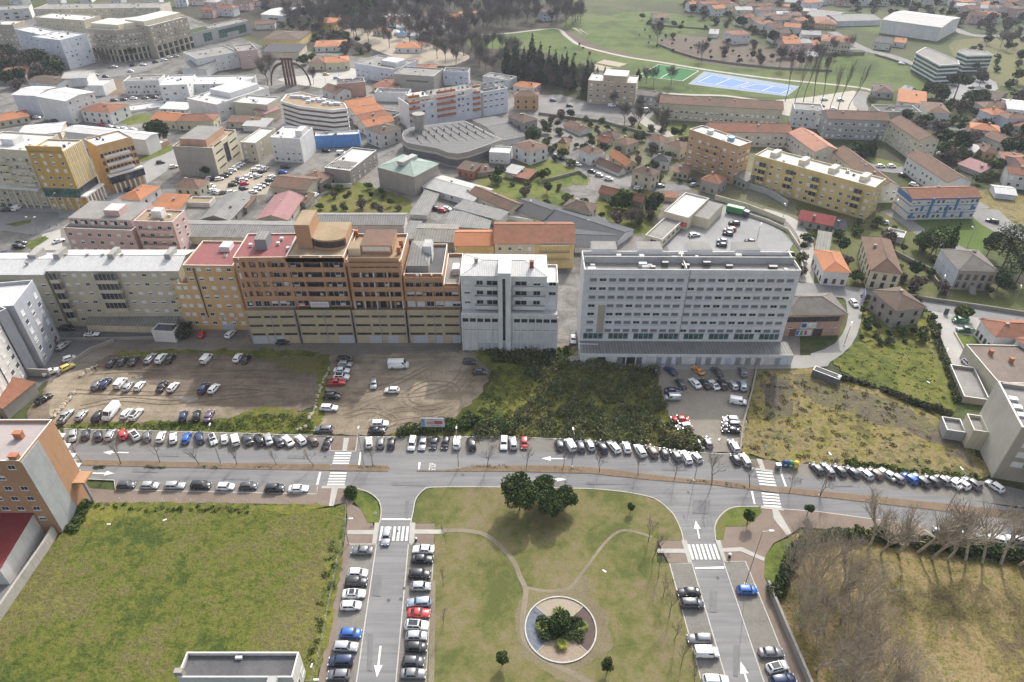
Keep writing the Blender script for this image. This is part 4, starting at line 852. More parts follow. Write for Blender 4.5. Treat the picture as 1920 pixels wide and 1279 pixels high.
# hotel
b = Bld('hotel_building','huge pale grey slab block with rows of small windows and flat roof','hotel',(1096,505),(1503,507),(1482,472),h=27.0,wall='hotel',roof=('flat','membrane_grey',1.0)); HT = b
print('HOTEL',b.W,b.D,b.ang,b.A)
for j in range(8):
 z = 23.3 - j * 2.75 if j < 7 else 5.0
 if j == 7: break
 for i in range(10):
  if i == 1 and 2 < j < 7: continue
  st = random.Random(i * 31 + j).random(); me = win_mesh(1.95,1.05,'dark' if st < .28 else 'closed_grey','n')
  u = b.W * (.045 + .425 * i / 9.45); b.nw += 1; (b.place(0,me,u,z) if b.nw <= 100 else b.extra.append((0,me,u,z)))
 for i in range(11):
  st = random.Random(i * 17 + j * 3).random(); me = win_mesh(1.95,1.05,'dark' if st < .33 else 'closed_grey','n')
  u = b.W * (.505 + .47 * i / 10.3); b.nw += 1; (b.place(0,me,u,z) if b.nw <= 100 else b.extra.append((0,me,u,z)))
b.finish()
for i in range(8): link('window',strip_mesh(5.6,2.0,'green'),b.root,(b.W * (.065 + .124 * i),0,4.4))
b.boxp('louvre_panel',b.W * .079,b.W * .113,-.12,-.004,6.6,15.8,WM('beige2'))
b.boxp('facade_joint',b.W * .489 - .12,b.W * .489 + .12,-.1,-.004,4,27.0,WM('concrete'))
zr = b.rooftop
for j in range(8): b.boxp('floor_joint',.02,b.W - .02,-.035,-.003,6.2 + j * 2.75,6.27 + j * 2.75,WM('grey'))
m = MB(); m.box(.3,b.W - .3,b.D * .50,b.D * .54,zr,zr + 2.0,0); m.build('roof_upstand',WM('grey'),b.root)
m = MB(); m.box(b.W * .47,b.W * .474,.3,b.D - .3,zr,zr + 1.3,0); m.build('roof_divider',COPING,b.root)
for u in (.05,.27,.51,.74): 
 m = MB(); m.box(b.W * u,b.W * (u + .12),b.D - .1,b.D + 4.6,0,zr + 1.6,0,1); m.build('rear_stair_block',[WM('hotel'),MATS['membrane_grey']],b.root)
r_ = random.Random(3)
for i in range(22):
 u,v = r_.uniform(.03,.97),r_.choice((r_.uniform(.1,.42),r_.uniform(.62,.9))); m = MB(); q = r_.uniform(.4,1.1); m.box(-q,q,-.5,.5,0,r_.uniform(.5,1.3)); link('roof_vent',m.mesh('roof_vent',r_.choice((AC,WM('palegrey'),RAIL))),b.root,(b.W * u,b.D * v,zr + .003))
m = MB(); m.box(.0,b.W + 1.6,-6.3,-.02,0,3.6,0,1); m.box(0,b.W + 1.6,-6.45,-6.3,2.9,3.75,2)
m.build('garage_podium',[WM('white'),MATS['sheet_grey'],WM('white')],b.root)
for i in range(20):
 if i in (1,3,4): mm = DARKFRAME
 else: mm = r_.choice((WM('white'),WM('bluewhite'),WM('white2')))
 m = MB(); m.box(-2.15,2.15,-.06,0,0,2.6); link('garage_door',m.mesh('garage_door',mm),b.root,(3 + (b.W - 4) * i / 19.4 + 1,-6.3,0))
for i in range(20): m = MB(); m.box(-.15,.15,-.1,0,0,2.85); link('pilaster',m.mesh('pilaster',WM('white')),b.root,(1.6 + (b.W - 4) * i / 19.4,-6.31,0))
b = Bld('sheet_canopy','folded white sheet canopy at the left end of the garages','canopy',(1086,655),(1120,656),(1120,650),by=670,wall='white',roof=('shed','sheet_white',.7,.2))
# orange house right of the hotel
b = Bld('workshop_building','terracotta coloured low building with grey hipped roof and painted murals, right of the hotel','workshop building',(1474,590),(1586,588),(1500,552),by=631,wall='salmon',roof=('hip','tile_grey',2.6,.6))
b.windows(0,2,9,1.6,5.2,3,rows=1,u0=.1,u1=.85,strip='darkframe'); b.windows(0,4,1.6,.5,2.9,3,rows=1,mix=(1,0,0,0)); garage(b,0,.22,2.8,mat=SHUTB); garage(b,0,.62,2.8,mat=DARKFRAME)
for (u0,u1,z0,z1,cs) in ((.30,.56,2.9,4.9,[(.55,.6,.55),(.05,.10,.30),(.62,.62,.58)]),(.25,.52,.2,2.4,[(.55,.56,.6),(.03,.15,.50),(.10,.35,.10),(.50,.06,.08),(.6,.6,.6)])):
 m = MB(); m.box(b.W * u0,b.W * u1,-.14,-.09,z0,z1,0); k = len(cs) - 1
 for i in range(k): a = b.W * (u0 + (u1 - u0) * (i + .1) / k); c = b.W * (u0 + (u1 - u0) * (i + .75) / k); m.box(a,c,-.16,-.14,z0 + .3,z1 - .3,i + 1)
 m.build('painted_mural',[m_plain('mural%d' % int(v[0] * 100 + v[1] * 1000 + v[2] * 37),v,.8,var=.3,scale=1.2) for v in cs],b.root)
# ---------------- left edge and foreground buildings ----------------
def fromground(name,label,cat,g1,g2,depth,h,**k):
 """footprint given by the feet of its front wall; depth away from it"""
 a,b = at(*g1),at(*g2); return Bld(name,label,cat,0,0,0,h=h,world=((a.x,a.y),(b.x,b.y),depth),**k)
b = fromground('apartment_building','tall blue grey tower block with diagonal facade of white shuttered windows at the left edge','apartment block',(84,688),(115,637),14,20.5,wall='towergrey',roof=('flat','membrane_white',.9))
b.windows(0,3,1.6,1.5,1.5,2.9,mix=(5,2,1,3)); b.windows(1,3,1.2,1.2,1.6,2.9); b.boxp('door',b.W * .72,b.W * .84,-.08,-.004,0,2.4,WM('brown')); b.rbox('stair_housing',.1,.5,.4,.8,2.6,WM('white'),MATS['membrane_white'])
b = fromground('apartment_building','blue grey block with dark windows stepping forward of the left tower','apartment block',(55,704),(72,694),13,20.5,wall='towergrey',roof=('flat','membrane_white',.9)); 
a_ = at(52,706); d_ = (at(8,775) - at(52,706)).normalized()
b = Bld('apartment_building','white apartment block with scattered shutters facing the dirt lot at the left edge','apartment block',0,0,0,h=20.2,world=((a_.x + d_.x * 34,a_.y + d_.y * 34),(a_.x,a_.y),15),wall='white2',roof=('flat','membrane_white',.9))
b.windows(0,11,1.6,1.4,1.5,2.9,mix=(4,2,1,5)); b.finish(); b.rbox('stair_housing',.55,.7,.4,.8,2.6,WM('white'),MATS['membrane_white'])
for u in (.25,.5,.75): b.boxp('drainpipe',b.W * u,b.W * u + .15,-.2,-.003,0,20,RAIL)
b = fromground('shed','long shed with mono-pitch red tile roof below the white block','shed',(17,786),(75,738),7,3.6,wall='concrete',roof=('shed','tile_red',.7,.3))
# orange block, lower left
a_ = at(118,1001); c_ = at(106,786,21.9); d_ = (c_.xy - a_.xy).normalized()
Lr = (c_.xy - a_.xy).length
b = Bld('apartment_building','orange apartment block with bare grey cement side wall at the lower left','apartment block',0,0,0,h=21.9,world=((a_.x - 30,a_.y),(a_.x,a_.y),Lr * .995),wall='orange',roof=('flat','roof_tiles_flat',.7))
b.windows(0,9,1.5,1.15,4.6,3.0,mix=(6,3,1,1),u0=.02,u1=.98,skip=((8,4),)); b.nw = 0
m = MB(); m.box(0,.12,.0,1,0,1); W,D = b.W,b.D
b.boxp('cement_render',W + .005,W + .13,.15,D * .52,.3,21.4,m_wall('raw_cement',(.33,.345,.345),dirt=.45))
for i in range(5): m = MB(); m.box(-1.1,0,0,1.4,-.12,0,0); m.box(-1.1,0,0,.1,0,1,0); m.box(-1.1,-1.0,.1,1.4,0,1,0); link('balcony',m.mesh('balcony',WM('white')),b.root,(W,D + .01,4.6 + 3 * i),R(0))
for (u,v) in ((.45,.93),(.86,.60),(.955,.07),(.2,.5)): b.chimney(u,v,1.6,1.0,1.4,WM('brick'))
m = MB(); m.box(-.25,.25,-.25,.25,0,6); link('column',m.mesh('column',WM('concrete')),b.root,(W + 2.2,D - 3,0)); m = MB(); m.box(0,2.6,-3.4,0,6,6.5); link('canopy',m.mesh('canopy',ORG),b.root,(W,D - .01,0))
b = Bld('apartment_building','low wing with dark red ribbed roof in front of the orange block','workshop',0,0,0,h=5.2,world=((a_.x - 30,a_.y - 12.5),(a_.x - 3.6,a_.y - 12.5),12.4),wall='white2',roof=('shed','sheet_darkred',1.4,.2)); garage(b,0,.8,5,3.0,mat=m_plain('grey_door',(.2,.22,.25),.5))
ribbon_w = [tuple(at(111,1003).xy),tuple(at(96,1030).xy),tuple(at(0,1172).xy),tuple(at(-60,1262).xy)]
tag(ribbon('garden_wall',[(x - .4,y) for x,y in ribbon_w],.5,.25,m_wall('old_wall',(.36,.34,.31),dirt=.6),h=2.6,kind=None),'tall stained concrete wall beside the big meadow, running from the orange block','wall')
P('yard',[(-90,1090),(80,1030),(0,1170),(-90,1300)],.25,ASPH_OLD)
b = Bld('flat_roofed_building','dark flat roofed building with upstands, cut by the bottom edge of the photo','building',(331,1270),(548,1270),(352,1222),h=7,wall='white2',roof=('flat','membrane_dark',.8))
b.windows(1,2,1.4,1.6,2,3,rows=1); b.rbox('roof_hatch',.80,.88,-.25,-.02,1.4,WM('grey')); b.rbox('skylight',.44,.50,.78,.9,.5,FRAME,SHUT); b.rbox('chimney_stack',-.02,.05,.05,.25,1.8,WM('stone'))
# beige block, right edge
g0,g1,g2 = at(1861,896).xy,at(1826,845).xy,at(1810,825).xy; dd = (g0 - g1).normalized()
P0 = at(1861,896).xy; top_b = at(1872,714,15.9).xy; dd = (top_b - P0).normalized(); L_ = (top_b - P0).length; rt = Vector((dd.y,-dd.x))
b = Bld('apartment_building','beige apartment block with tall blank side wall and white shutters at the right edge','apartment block',0,0,0,h=15.9,world=(tuple(P0),tuple(P0 + rt * 26),L_),wall='beige2',roof=('flat','membrane_grey',.6),wallname='wall')
b.boxp('blank_side_wall',-.25,-.005,.0,b.D,0,15.95,m_wall('cream_blank',(.53,.51,.44),dirt=.12)); b.windows(0,5,2.4,1.5,4.4,2.95,mix=(1,1,1,8),u0=.02); b.balc(0,.2,.9,4,z0=3.4,dz=2.95,dep=1.3,mat=WM('tan'))
for v in (.25,.42,.6): b.rbox('skylight',.02,.09,v,v + .08,.5,FRAME,SHUT)
b.rbox('roof_upstand',.02,.3,.92,.97,.9,WM('stone')); b.rbox('stair_housing',.2,.4,.35,.7,2.4,WM('beige2'))
Q0 = P0 + dd * L_ * .62 - rt * .3
b = Bld('annex','cream annex with small walled roof terraces behind the blank side wall','annex',0,0,0,h=6.0,world=(tuple(P0 + dd * (L_ * .55) - rt * 3.6),tuple(P0 + dd * (L_ * .55) - rt * .3),6),wall='cream',roof=('flat','membrane_grey',.9))
b = Bld('annex','small stained yard building with graffiti wall beside the beige block','annex',0,0,0,h=3.2,world=(tuple(P0 + dd * (L_ * .68) - rt * 8.0),tuple(P0 + dd * (L_ * .68) - rt * 3.7),5),wall='grey',roof=('flat','membrane_grey',.8))
b = fromground('warehouse','low building with flat brown roof between the villa yard and the beige block','warehouse',(1858,745),(1990,748),17,5,wall='cream2',roof=('flat','brown_felt',.3)); [b.chimney(u,v,.9,.9,1.3,WM('brick')) for u,v in ((.25,.75),(.45,.55),(.62,.4))]
b = fromground('annex','walled concrete roof terrace next to the lane in the villa yard','annex',(1802,755),(1850,762),14,2.2,wall='stone',roof=('flat','membrane_grey',.9))
def HS(label,p1,p2,p3,by,wall='white',roof='tile_brown',kind='hip',rise=1.8,nf=3,ns=2,cat='house',name='house',ax='x',o=.5,z0=1.0,fr='l',w=1.1,hh=1.3,chim=1,h=None,ph=.6,mix=(4,2,1,2),nl=None,**k):
 rf = (kind,roof,ph) if kind == 'flat' else (kind,roof,rise,o,ax)
 b = Bld(name,label,cat,p1,p2,p3,by=by,h=h,wall=wall,roof=rf,**k); b.nr = random.Random(len(label))
 if b.h > 2.8:
  if nf: b.windows(0,nf,w,hh,z0,2.95,fr=fr,mix=mix)
  if ns: b.windows(1,ns,w,hh,z0,2.95,fr=fr,mix=mix)
  if nl if nl is not None else ns: b.windows(3,nl or ns,w,hh,z0,2.95,fr=fr,mix=mix)
 if kind == 'flat' and b.W > 11 and b.D > 6 and cat != 'factory':
  for i in range(int(3 + b.W / 9)):
   u,v,q = b.nr.uniform(.06,.94),b.nr.uniform(.12,.88),b.nr.uniform(.25,.8); m = MB(); m.box(-q,q,-.4,.4,0,b.nr.uniform(.3,1.1)); link('roof_vent',m.mesh('roof_vent',b.nr.choice((AC,WM('concrete'),WM('grey'),RAIL))),b.root,(b.W * u,b.D * v,b.rooftop + .003),b.nr.choice((0,1.57)))
 for i in range(chim): b.chimney(b.nr.uniform(.2,.8),b.nr.uniform(.35,.65),.8,.7,1.0)
 return b.finish()
# villas right of the hotel
HS('small white house with bright new orange hipped roof right of the hotel',(1546,508),(1593,511),(1571,472),535,roof='tile_orange',rise=1.6,nf=3,ns=4,fr='d',hh=1.7,chim=0)
HS('long stone fronted villa with brown hipped roof and white side wall',(1635,507),(1690,514),(1633,446),541,wall='cream',roof='tile_brown',rise=2.8,nf=3,ns=6,fr='d',hh=1.9)
b = HS('large grey roofed mansion with stone facade, stairs and tall windows',(1799,506),(1871,509),(1838,470),543,wall='stone',roof='tile_grey',rise=2.6,nf=5,ns=4,fr='d',hh=1.9,chim=2)
b.boxp('side_wall_render',-.1,-.005,0,b.D,0,b.h - .4,WM('bluewhite')); m = MB()
for i in range(7): m.box(b.W * .42,b.W * .58,-.5 - i * .35,-.15 - i * .35,0,2.0 - i * .28)
m.build('steps',WM('stone'),b.root)
b = HS('ruined house with sagging brown tile roof and ivy, boarded and roofless at the front',(1682,582),(1734,575),(1664,542),616,wall='stone',roof='tile_dark',rise=2.0,nf=2,ns=3,fr='d',mix=(6,0,0,0))
HS('white villa with red brown hipped roof beside the walled lawn at the right edge',(1868,631),(1970,634),(1960,603),662,roof='tile_red',rise=2.0,nf=5,ns=4,hh=1.7,fr='d')
b = HS('white wing of the villa facing the parked cars at the right edge',(1906,636),(1990,690),(1990,634),668,roof='tile_red',rise=1.8,nf=4,ns=0,hh=1.7,fr='d',chim=0)
# supermarket and neighbours
b = HS('white flat roofed supermarket building with low parapet',(1245,396),(1291,408),(1320,369),420,wall='cream',roof='membrane_white',kind='flat',nf=0,ns=0,chim=0,cat='supermarket',name='supermarket')
b.boxp('annex',b.W + .02,b.W + 6,b.D * .25,b.D,0,b.h - 1.2,WM('cream'),MATS['membrane_grey']); b.boxp('entrance_porch',b.W * .75,b.W * 1.0,-2.2,-.02,2.4,2.9,m_plain('porch_red',(.40,.03,.04),.5))
b = HS('low cream shop building with grey roof panels in front of the supermarket',(1210,440),(1242,449),(1275,408),456,wall='cream',roof='membrane_grey',kind='flat',nf=1,ns=5,chim=0,cat='shop',name='shop_building',w=2.4,hh=1.5)
HS('small brown roofed outbuilding beside the supermarket',(1246,370),(1268,371),(1268,364),378,wall='cream',roof='tile_red',kind='shed',rise=.6,nf=0,ns=0,chim=0,cat='outbuilding',name='outbuilding')
# big blocks on the right
b = HS('weathered tan tower block with blue water tanks on its roof',(1293,242),(1386,274),(1399,262),312,wall='tan',roof='membrane_white',kind='flat',nf=6,ns=3,w=1.6,chim=0,cat='apartment block',name='apartment_building')
for u in (.3,.72):
 m = MB(); m.lathe([(0,1.6),(1.3,1.6),(1.5,1.5),(1.5,0)],14); link('water_tank',m.mesh('water_tank',m_plain('tank_blue',(.12,.30,.48),.5) if u > .5 else COPING),b.root,(b.W * u,b.D * .5,b.rooftop + .003))
b.balc(0,.3,.7,4,z0=3.4,dep=1.1)
b = HS('long yellow apartment block with stacked balconies and white roof edge',(1416,290),(1641,351),(1441,277),348,wall='yellow',roof='membrane_white',kind='flat',nf=15,ns=3,w=1.4,chim=0,cat='apartment block',name='apartment_building')
for u in (.06,.30,.52,.86): b.balc(0,u,u + .07,3,z0=3.0,dep=1.4,kind='solid',glaze=True)
for u in (.1,.35,.6,.85): b.rbox('stair_housing',u,u + .05,.3,.8,2.0,WM('cream'),MATS['membrane_white'])
b = HS('white apartment block with blue striped balconies and brown roof on the green lawn',(1712,374),(1839,371),(1694,352),413,roof='tile_red',kind='gable',rise=2.0,nf=0,ns=0,chim=2,cat='apartment block',name='apartment_building')
BLU = m_plain('blue_paint',(.06,.17,.40),.7)
for j in range(3): b.boxp('blue_band',0,b.W,-.12,-.004,2.85 + 3 * j,3.05 + 3 * j,BLU); b.boxp('blue_band',-.12,-.004,0,b.D,2.8 + 3 * j,3.1 + 3 * j,BLU)
b.windows(0,14,1.2,1.4,.8,3.0,rows=3,mix=(3,1,1,2))
for i in range(8): b.boxp('blue_panel',b.W * (.04 + .124 * i),b.W * (.04 + .124 * i) + .8,-.5,-.13,1 + (i % 2) * 2.9,3.2 + (i % 3) * 2.9,BLU)
b.boxp('gable_panel',-.14,-.006,.2,b.D - .2,b.h - 1.6,b.h,BLU)
ROWS = [('long grey terrace block with brown tiled roof and chimneys behind the tan tower',(1238,193),(1468,206),(1462,191),224,'cream2','tile_brown',24,0,5),
  ('white terrace with orange brown roof peeping out behind the tan tower',(1332,246),(1484,249),(1480,234),274,'white2','tile_red',14,0,2),
  ('terrace with pinkish new tiles and half timbered look below the white terrace',(1480,249),(1528,284),(1508,237),278,'white2','tile_salmon',8,3,5),
  ('terrace stepping downhill with old brown tiles and white chimneys',(1562,284),(1647,351),(1587,275),312,'white2','tile_brown',12,3,6),
  ('pale grey four storey block with brown hipped roof and dark paired windows',(1553,222),(1667,226),(1660,212),260,'grey','tile_brown',10,2,2),
  ('cream four storey block with reddish roof turned towards the cypress',(1669,226),(1724,263),(1687,215),264,'cream','tile_brown',7,3,2),
  ('white block with rows of dark windows and long brown roof by the car park',(1702,292),(1778,342),(1724,279),322,'white','tile_brown',10,3,3)]
for lb,p1,p2,p3,by,wl,rf,nf,ns,ch in ROWS: HS(lb,p1,p2,p3,by,wall=wl,roof=rf,kind='gable',rise=2.2,nf=nf,ns=ns,chim=ch,cat='terrace block',name='terrace_building',w=1.3,fr='l')
b = HS('beige stepped apartment block with white penthouse beside the conifers',(1103,150),(1193,156),(1184,141),194,wall='beige',roof='membrane_white',kind='flat',nf=7,ns=3,chim=0,cat='apartment block',name='apartment_building',w=1.4)
b.rbox('penthouse',.3,.8,.15,.95,3.2,WM('beige'),MATS['membrane_white']); b.balc(0,.45,.56,4,z0=3,dep=1.2)
b = HS('grey terraced corner building between the beige block and the long terrace',(1195,178),(1237,182),(1234,172),200,wall='grey',roof='tile_grey',kind='gable',rise=1.2,nf=4,ns=0,cat='terrace block',name='terrace_building')
HS('grey block with pale side wall left of the paired window block',(1490,204),(1545,208),(1538,195),238,wall='palegrey',roof='membrane_grey',kind='flat',nf=5,ns=2,chim=0,cat='apartment block',name='apartment_building')
# small houses of the middle distance (label, p1, p2, p3, foot y, wall, roof, kind)
for a in [
 ('white two storey house with old brown hipped roof by the walled garden',(961,272),(994,285),(1035,277),297,'white','tile_brown','hip',{}),
 ('ochre yellow house with brown hipped roof uphill of the parked cars',(1046,268),(1061,270),(1091,264),288,'yellow','tile_brown','hip',{}),
 ('long white cottage with brown gable roof below the stone walls',(1058,235),(1086,248),(1069,224),242,'white','tile_brown','gable',{}),
 ('tall white house with brown pyramid roof beside the parked van',(1085,279),(1108,289),(1128,281),301,'white','tile_brown','hip',{}),
 ('beige house with large brown hipped roof and orange shutters',(1151,264),(1175,272),(1201,265),282,'cream2','tile_brown','hip',{}),
 ('cream house with steep new orange gable roof in the middle of the houses',(1143,290),(1175,311),(1153,282),302,'cream','tile_orange','gable',{}),
 ('low white cottage row with brown tiles along the street',(1118,305),(1160,323),(1130,300),313,'white','tile_brown','gable',{}),
 ('white villa with black slate roof and corner turret',(1222,300),(1254,304),(1272,296),317,'white','slate','hip',{}),
 ('white house with brown hipped roof behind the black roofed villa',(1213,259),(1238,267),(1258,261),277,'white','tile_brown','hip',{}),
 ('cream and grey house with brown roof leaning on the tan tower',(1248,270),(1276,278),(1291,270),292,'cream','tile_brown','hip',{}),
 ('small grey house with weathered roof uphill of the red roofed hut',(1125,252),(1150,258),(1160,250),262,'white2','tile_dark','hip',{}),
 ('tiny hut with dark red roof among the gardens',(1120,263),(1140,268),(1144,260),272,'cream2','tile_red','gable',{}),
 ('big old grey house with double brown hipped roof at the street corner',(1186,320),(1222,330),(1245,322),348,'cream2','tile_dark','hip',{}),
 ('house with red pyramid roof beside the supermarket wall',(1315,336),(1346,345),(1373,336),358,'concrete','tile_red','hip',{}),
 ('chapel like villa with steep brown roofs and arched windows',(1056,388),(1106,398),(1130,385),405,'cream','tile_dark','hip',{}),
 ('long low farmhouse with red orange roof inside the green garden',(1124,360),(1202,378),(1130,351),371,'concrete','tile_red','gable',{}),
 ('orange walled house with brown roof at the end of the avenue',(964,180),(1009,181),(1006,173),206,'tan','tile_brown','hip',{}),
 ('white house with orange roof next to the wooded park',(962,161),(1000,166),(998,155),173,'white','tile_orange','hip',{}),
 ('grey stone house with dark brown roof behind the curved warehouse',(953,218),(980,230),(1004,222),245,'concrete','tile_dark','hip',{}),
 ('small white house with red roof left of the curved warehouse gate',(888,198),(905,200),(905,193),208,'white','tile_brown','hip',{}),
 # left side
 ('white house with orange hipped roof and shopfront near the warehouses',(151,207),(205,212),(238,196),229,'white','tile_red','hip',{}),
 ('cream house with twin orange gables facing the avenue trees',(283,224),(330,228),(335,212),240,'cream','tile_orange','gable',{}),
 ('long cream house with orange hipped roof joined to the twin gabled house',(331,227),(399,226),(388,214),245,'cream','tile_red','hip',{}),
 ('cream house with orange hipped roof at the left edge above the white roofs',(-5,228),(54,218),(28,210),240,'cream','tile_orange','hip',{}),
 ('old stone house with rusty brown hipped roof under dark trees',(-4,143),(46,139),(30,126),160,'stone','tile_red','hip',{}),
 ('orange roofed house with white gable behind the pink block',(226,372),(262,375),(300,350),388,'white','tile_orange','hip',{}),
 ('low shed with orange tiled roof behind the pink block',(286,391),(336,393),(345,373),399,'cream','tile_orange','shed',{}),
 ('old hut with brown pyramid roof at the corner of the sandy car park',(328,350),(372,353),(379,337),366,'cream2','tile_brown','hip',{}),
 ('grey gabled warehouse behind the long corrugated roofs',(377,411),(430,413),(450,366),425,'stone','sheet_grey','gable',dict(ax='y')),
 ('warehouse with pink red metal gable roof',(482,411),(539,412),(558,367),424,'cream2','sheet_redpale','gable',dict(ax='y')),
 ('long old shop with brown tiled roof beside the sandy car park',(508,349),(575,356),(583,332),370,'cream2','tile_brown','gable',{}),
 ('old stone barn with brown hipped roof next to the parked van',(560,335),(600,343),(630,325),352,'stone','tile_brown','hip',{}),
 ('dark brown roofed house at the rounded street corner',(686,242),(712,252),(757,242),268,'white2','tile_dark','hip',{}),
 ('terraced house with orange brown gable, topmost of the four on the narrow street',(640,190),(655,202),(700,190),204,'white','tile_orange','gable',dict(ax='y')),
 ('terraced house with orange gable, second of the four on the narrow street',(650,204),(668,216),(712,203),218,'white','tile_orange','gable',dict(ax='y')),
 ('terraced house with dull red gable, third of the four on the narrow street',(660,217),(680,229),(726,215),232,'white','tile_red','gable',dict(ax='y')),
 ('terraced house with bright orange gable, last of the four on the narrow street',(670,228),(688,238),(735,224),246,'white','tile_orange','gable',dict(ax='y')),
 ('cream villa with orange hipped roof and balcony facing the roundabout',(610,118),(655,115),(650,105),134,'cream','tile_orange','hip',{}),
 ('cream house with brown roof and dark shopfront beside the roundabout',(579,119),(609,119),(606,105),132,'cream','tile_brown','hip',{}),
 ('white villa with orange cross gables in front of the tall conifers',(590,88),(648,86),(640,75),98,'white','tile_orange','hip',{}),
 ('small square pavilion with orange pyramid roof at the park entrance',(741,90),(788,91),(780,79),99,'white','tile_orange','hip',{}),
 ('yellow villa with orange tower roof among dark park trees',(594,42),(625,43),(624,34),60,'yellow','tile_orange','hip',{}),
 ('house with brown hipped roof behind the stone hall',(745,122),(775,123),(772,112),135,'white2','tile_brown','hip',{}),
 ('white house with orange roof and square turret behind the stone hall',(777,133),(815,133),(812,121),143,'white','tile_red','hip',{}),
 ('cottage with orange brown roof under the stone hall',(697,162),(738,166),(735,148),172,'white','tile_red','hip',{}),
 ('small brown roofed house clinging to the salmon block',(604,166),(632,176),(630,160),180,'white2','tile_brown','gable',{}),
 # right side
 ('white mansion with brown hipped roof and tall windows right of the garages',(1741,210),(1781,213),(1783,195),229,'white','tile_brown','hip',{}),
 ('cream hall with dark flat roof by the sandy parking',(1650,209),(1728,210),(1700,197),228,'cream2','membrane_dark','flat',{}),
 ('white bungalow with terrace and orange roof beside the cypress hedge',(1684,190),(1735,196),(1745,180),201,'white','tile_orange','shed',{}),
 ('old grey house with mossy roof inside the road bend',(1641,172),(1676,175),(1682,161),183,'grey','tile_dark','hip',{}),
 ('tiny white house with pale roof right of the mossy roofed house',(1688,168),(1703,172),(1702,164),175,'white','sheet_pale','gable',{}),
 ('white house with long brown gable roof above the yellow house',(1845,254),(1884,270),(1908,264),272,'white','tile_brown','gable',{}),
 ('yellow house with brown roof below the long white house',(1847,286),(1873,287),(1871,272),299,'yellow','tile_brown','hip',{}),
 ('white house with orange brown roof at the right edge under the yellow house',(1882,300),(1925,305),(1925,290),318,'white','tile_red','hip',{}),
 ('long shed with pink roof behind the rows of dark windows',(1797,308),(1838,324),(1806,300),316,'grey','sheet_redpale','shed',{}),
 ('small white house in a cluster on the hillside lane',(1819,232),(1840,236),(1842,226),240,'white','tile_brown','hip',{}),
 ('brown roofed house above the hillside lane cluster',(1816,243),(1836,245),(1834,237),250,'white2','tile_red','gable',{}),
 ('white modern house with pointed gable at the right edge',(1890,204),(1930,208),(1925,190),228,'white','sheet_white','gable',{}),
 ('long low barn with mossy brown roof near the office car park',(1830,180),(1872,188),(1850,168),188,'stone','tile_dark','gable',{}),
 ('dark red roofed workshop below the yellow block',(1498,412),(1560,424),(1505,404),425,'concrete','sheet_darkred','shed',{}),
 ('little white garage with grey pitched roof below the yellow block',(1562,428),(1585,430),(1575,415),438,'white','slate','gable',{}),
 ('yellow lean-to house with brown porch at the corner of the yellow block',(1612,236),(1612.1,236.1),(1650,230),250,None,None,None,None),
]:
 if a[5] is None: continue
 lb,p1,p2,p3,by,wl,rf,kd,kw = a; HS(lb,p1,p2,p3,by,wall=wl,roof=rf,kind=kd,nf=max(1,int(abs(p2[0] - p1[0]) / 13)),ns=2,fr='d',**kw)
# ---------------- town blocks on the left and centre ----------------
AB = dict(cat='apartment block',name='apartment_building',chim=0)
b = HS('pale pink apartment block with grey curtained top floor',(118,427),(247,432),(265,388),474,wall='pink',roof='membrane_grey',kind='flat',nf=7,ns=0,w=1.5,**AB)
b.rbox('top_floor',.03,.95,.16,.94,3.0,WM('pink'),MATS['membrane_grey']); b.rbox('stair_housing',.52,.74,.3,.6,5.2,WM('pink'),MATS['sheet_white'])
for i in range(6): link('window',strip_mesh(2.6,1.6,'mix'),b.root,(b.W * (.11 + .145 * i),b.D * .16,b.rooftop + .8))
b = HS('pinkish apartment block with balconies and white roof box, right of the curtained one',(250,414),(323,416),(343,394),476,wall='pink',roof='membrane_brown',kind='flat',nf=4,ns=2,w=1.5,**AB); b.balc(0,.08,.95,3,z0=3.2,dep=1.2,start=0); b.rbox('stair_housing',.35,.6,.4,.75,2.6,WM('white'),MATS['membrane_white'])
SH = dict(cat='warehouse',name='warehouse',chim=0,nf=0,ns=0)
HS('long shed with grey corrugated roof behind the white sheet roof',(323,443),(566,446),(563,416),458,wall='cream',roof='sheet_grey',kind='gable',rise=1.6,**SH)
HS('long shed with corrugated roof and white ridge behind the orange blocks',(575,421),(756,421),(757,400),440,wall='white2',roof='sheet_grey',kind='gable',rise=1.5,**SH)
HS('shed with mossy corrugated roof beside the orange tiled house',(778,452),(852,454),(852,422),470,wall='concrete',roof='sheet_old',kind='gable',rise=1.5,**SH)
HS('narrow covered passage with grey sheet roof below the green roofed hall',(771,402),(800,404),(781,352),410,wall='white2',roof='sheet_grey',kind='shed',rise=.5,**SH)
b = HS('orange tiled row house with small ochre facade behind the sheds',(854,460),(927,460),(927,432),500,wall='yellow',roof='tile_orange',kind='gable',rise=2.0,nf=5,ns=0,**AB)
b = HS('row of old houses with long brown orange roof behind the white block',(928,456),(1077,456),(1074,417),503,wall='cream',roof='tile_red',kind='gable',rise=3.0,nf=8,ns=0,chim=2,cat='row house',name='row_house'); b.boxp('facade_render',b.W * .5,b.W,-.1,-.004,0,b.h - .3,WM('yellow')); b.balc(0,.56,.94,3,z0=3.4,dep=1.0,kind='rail')
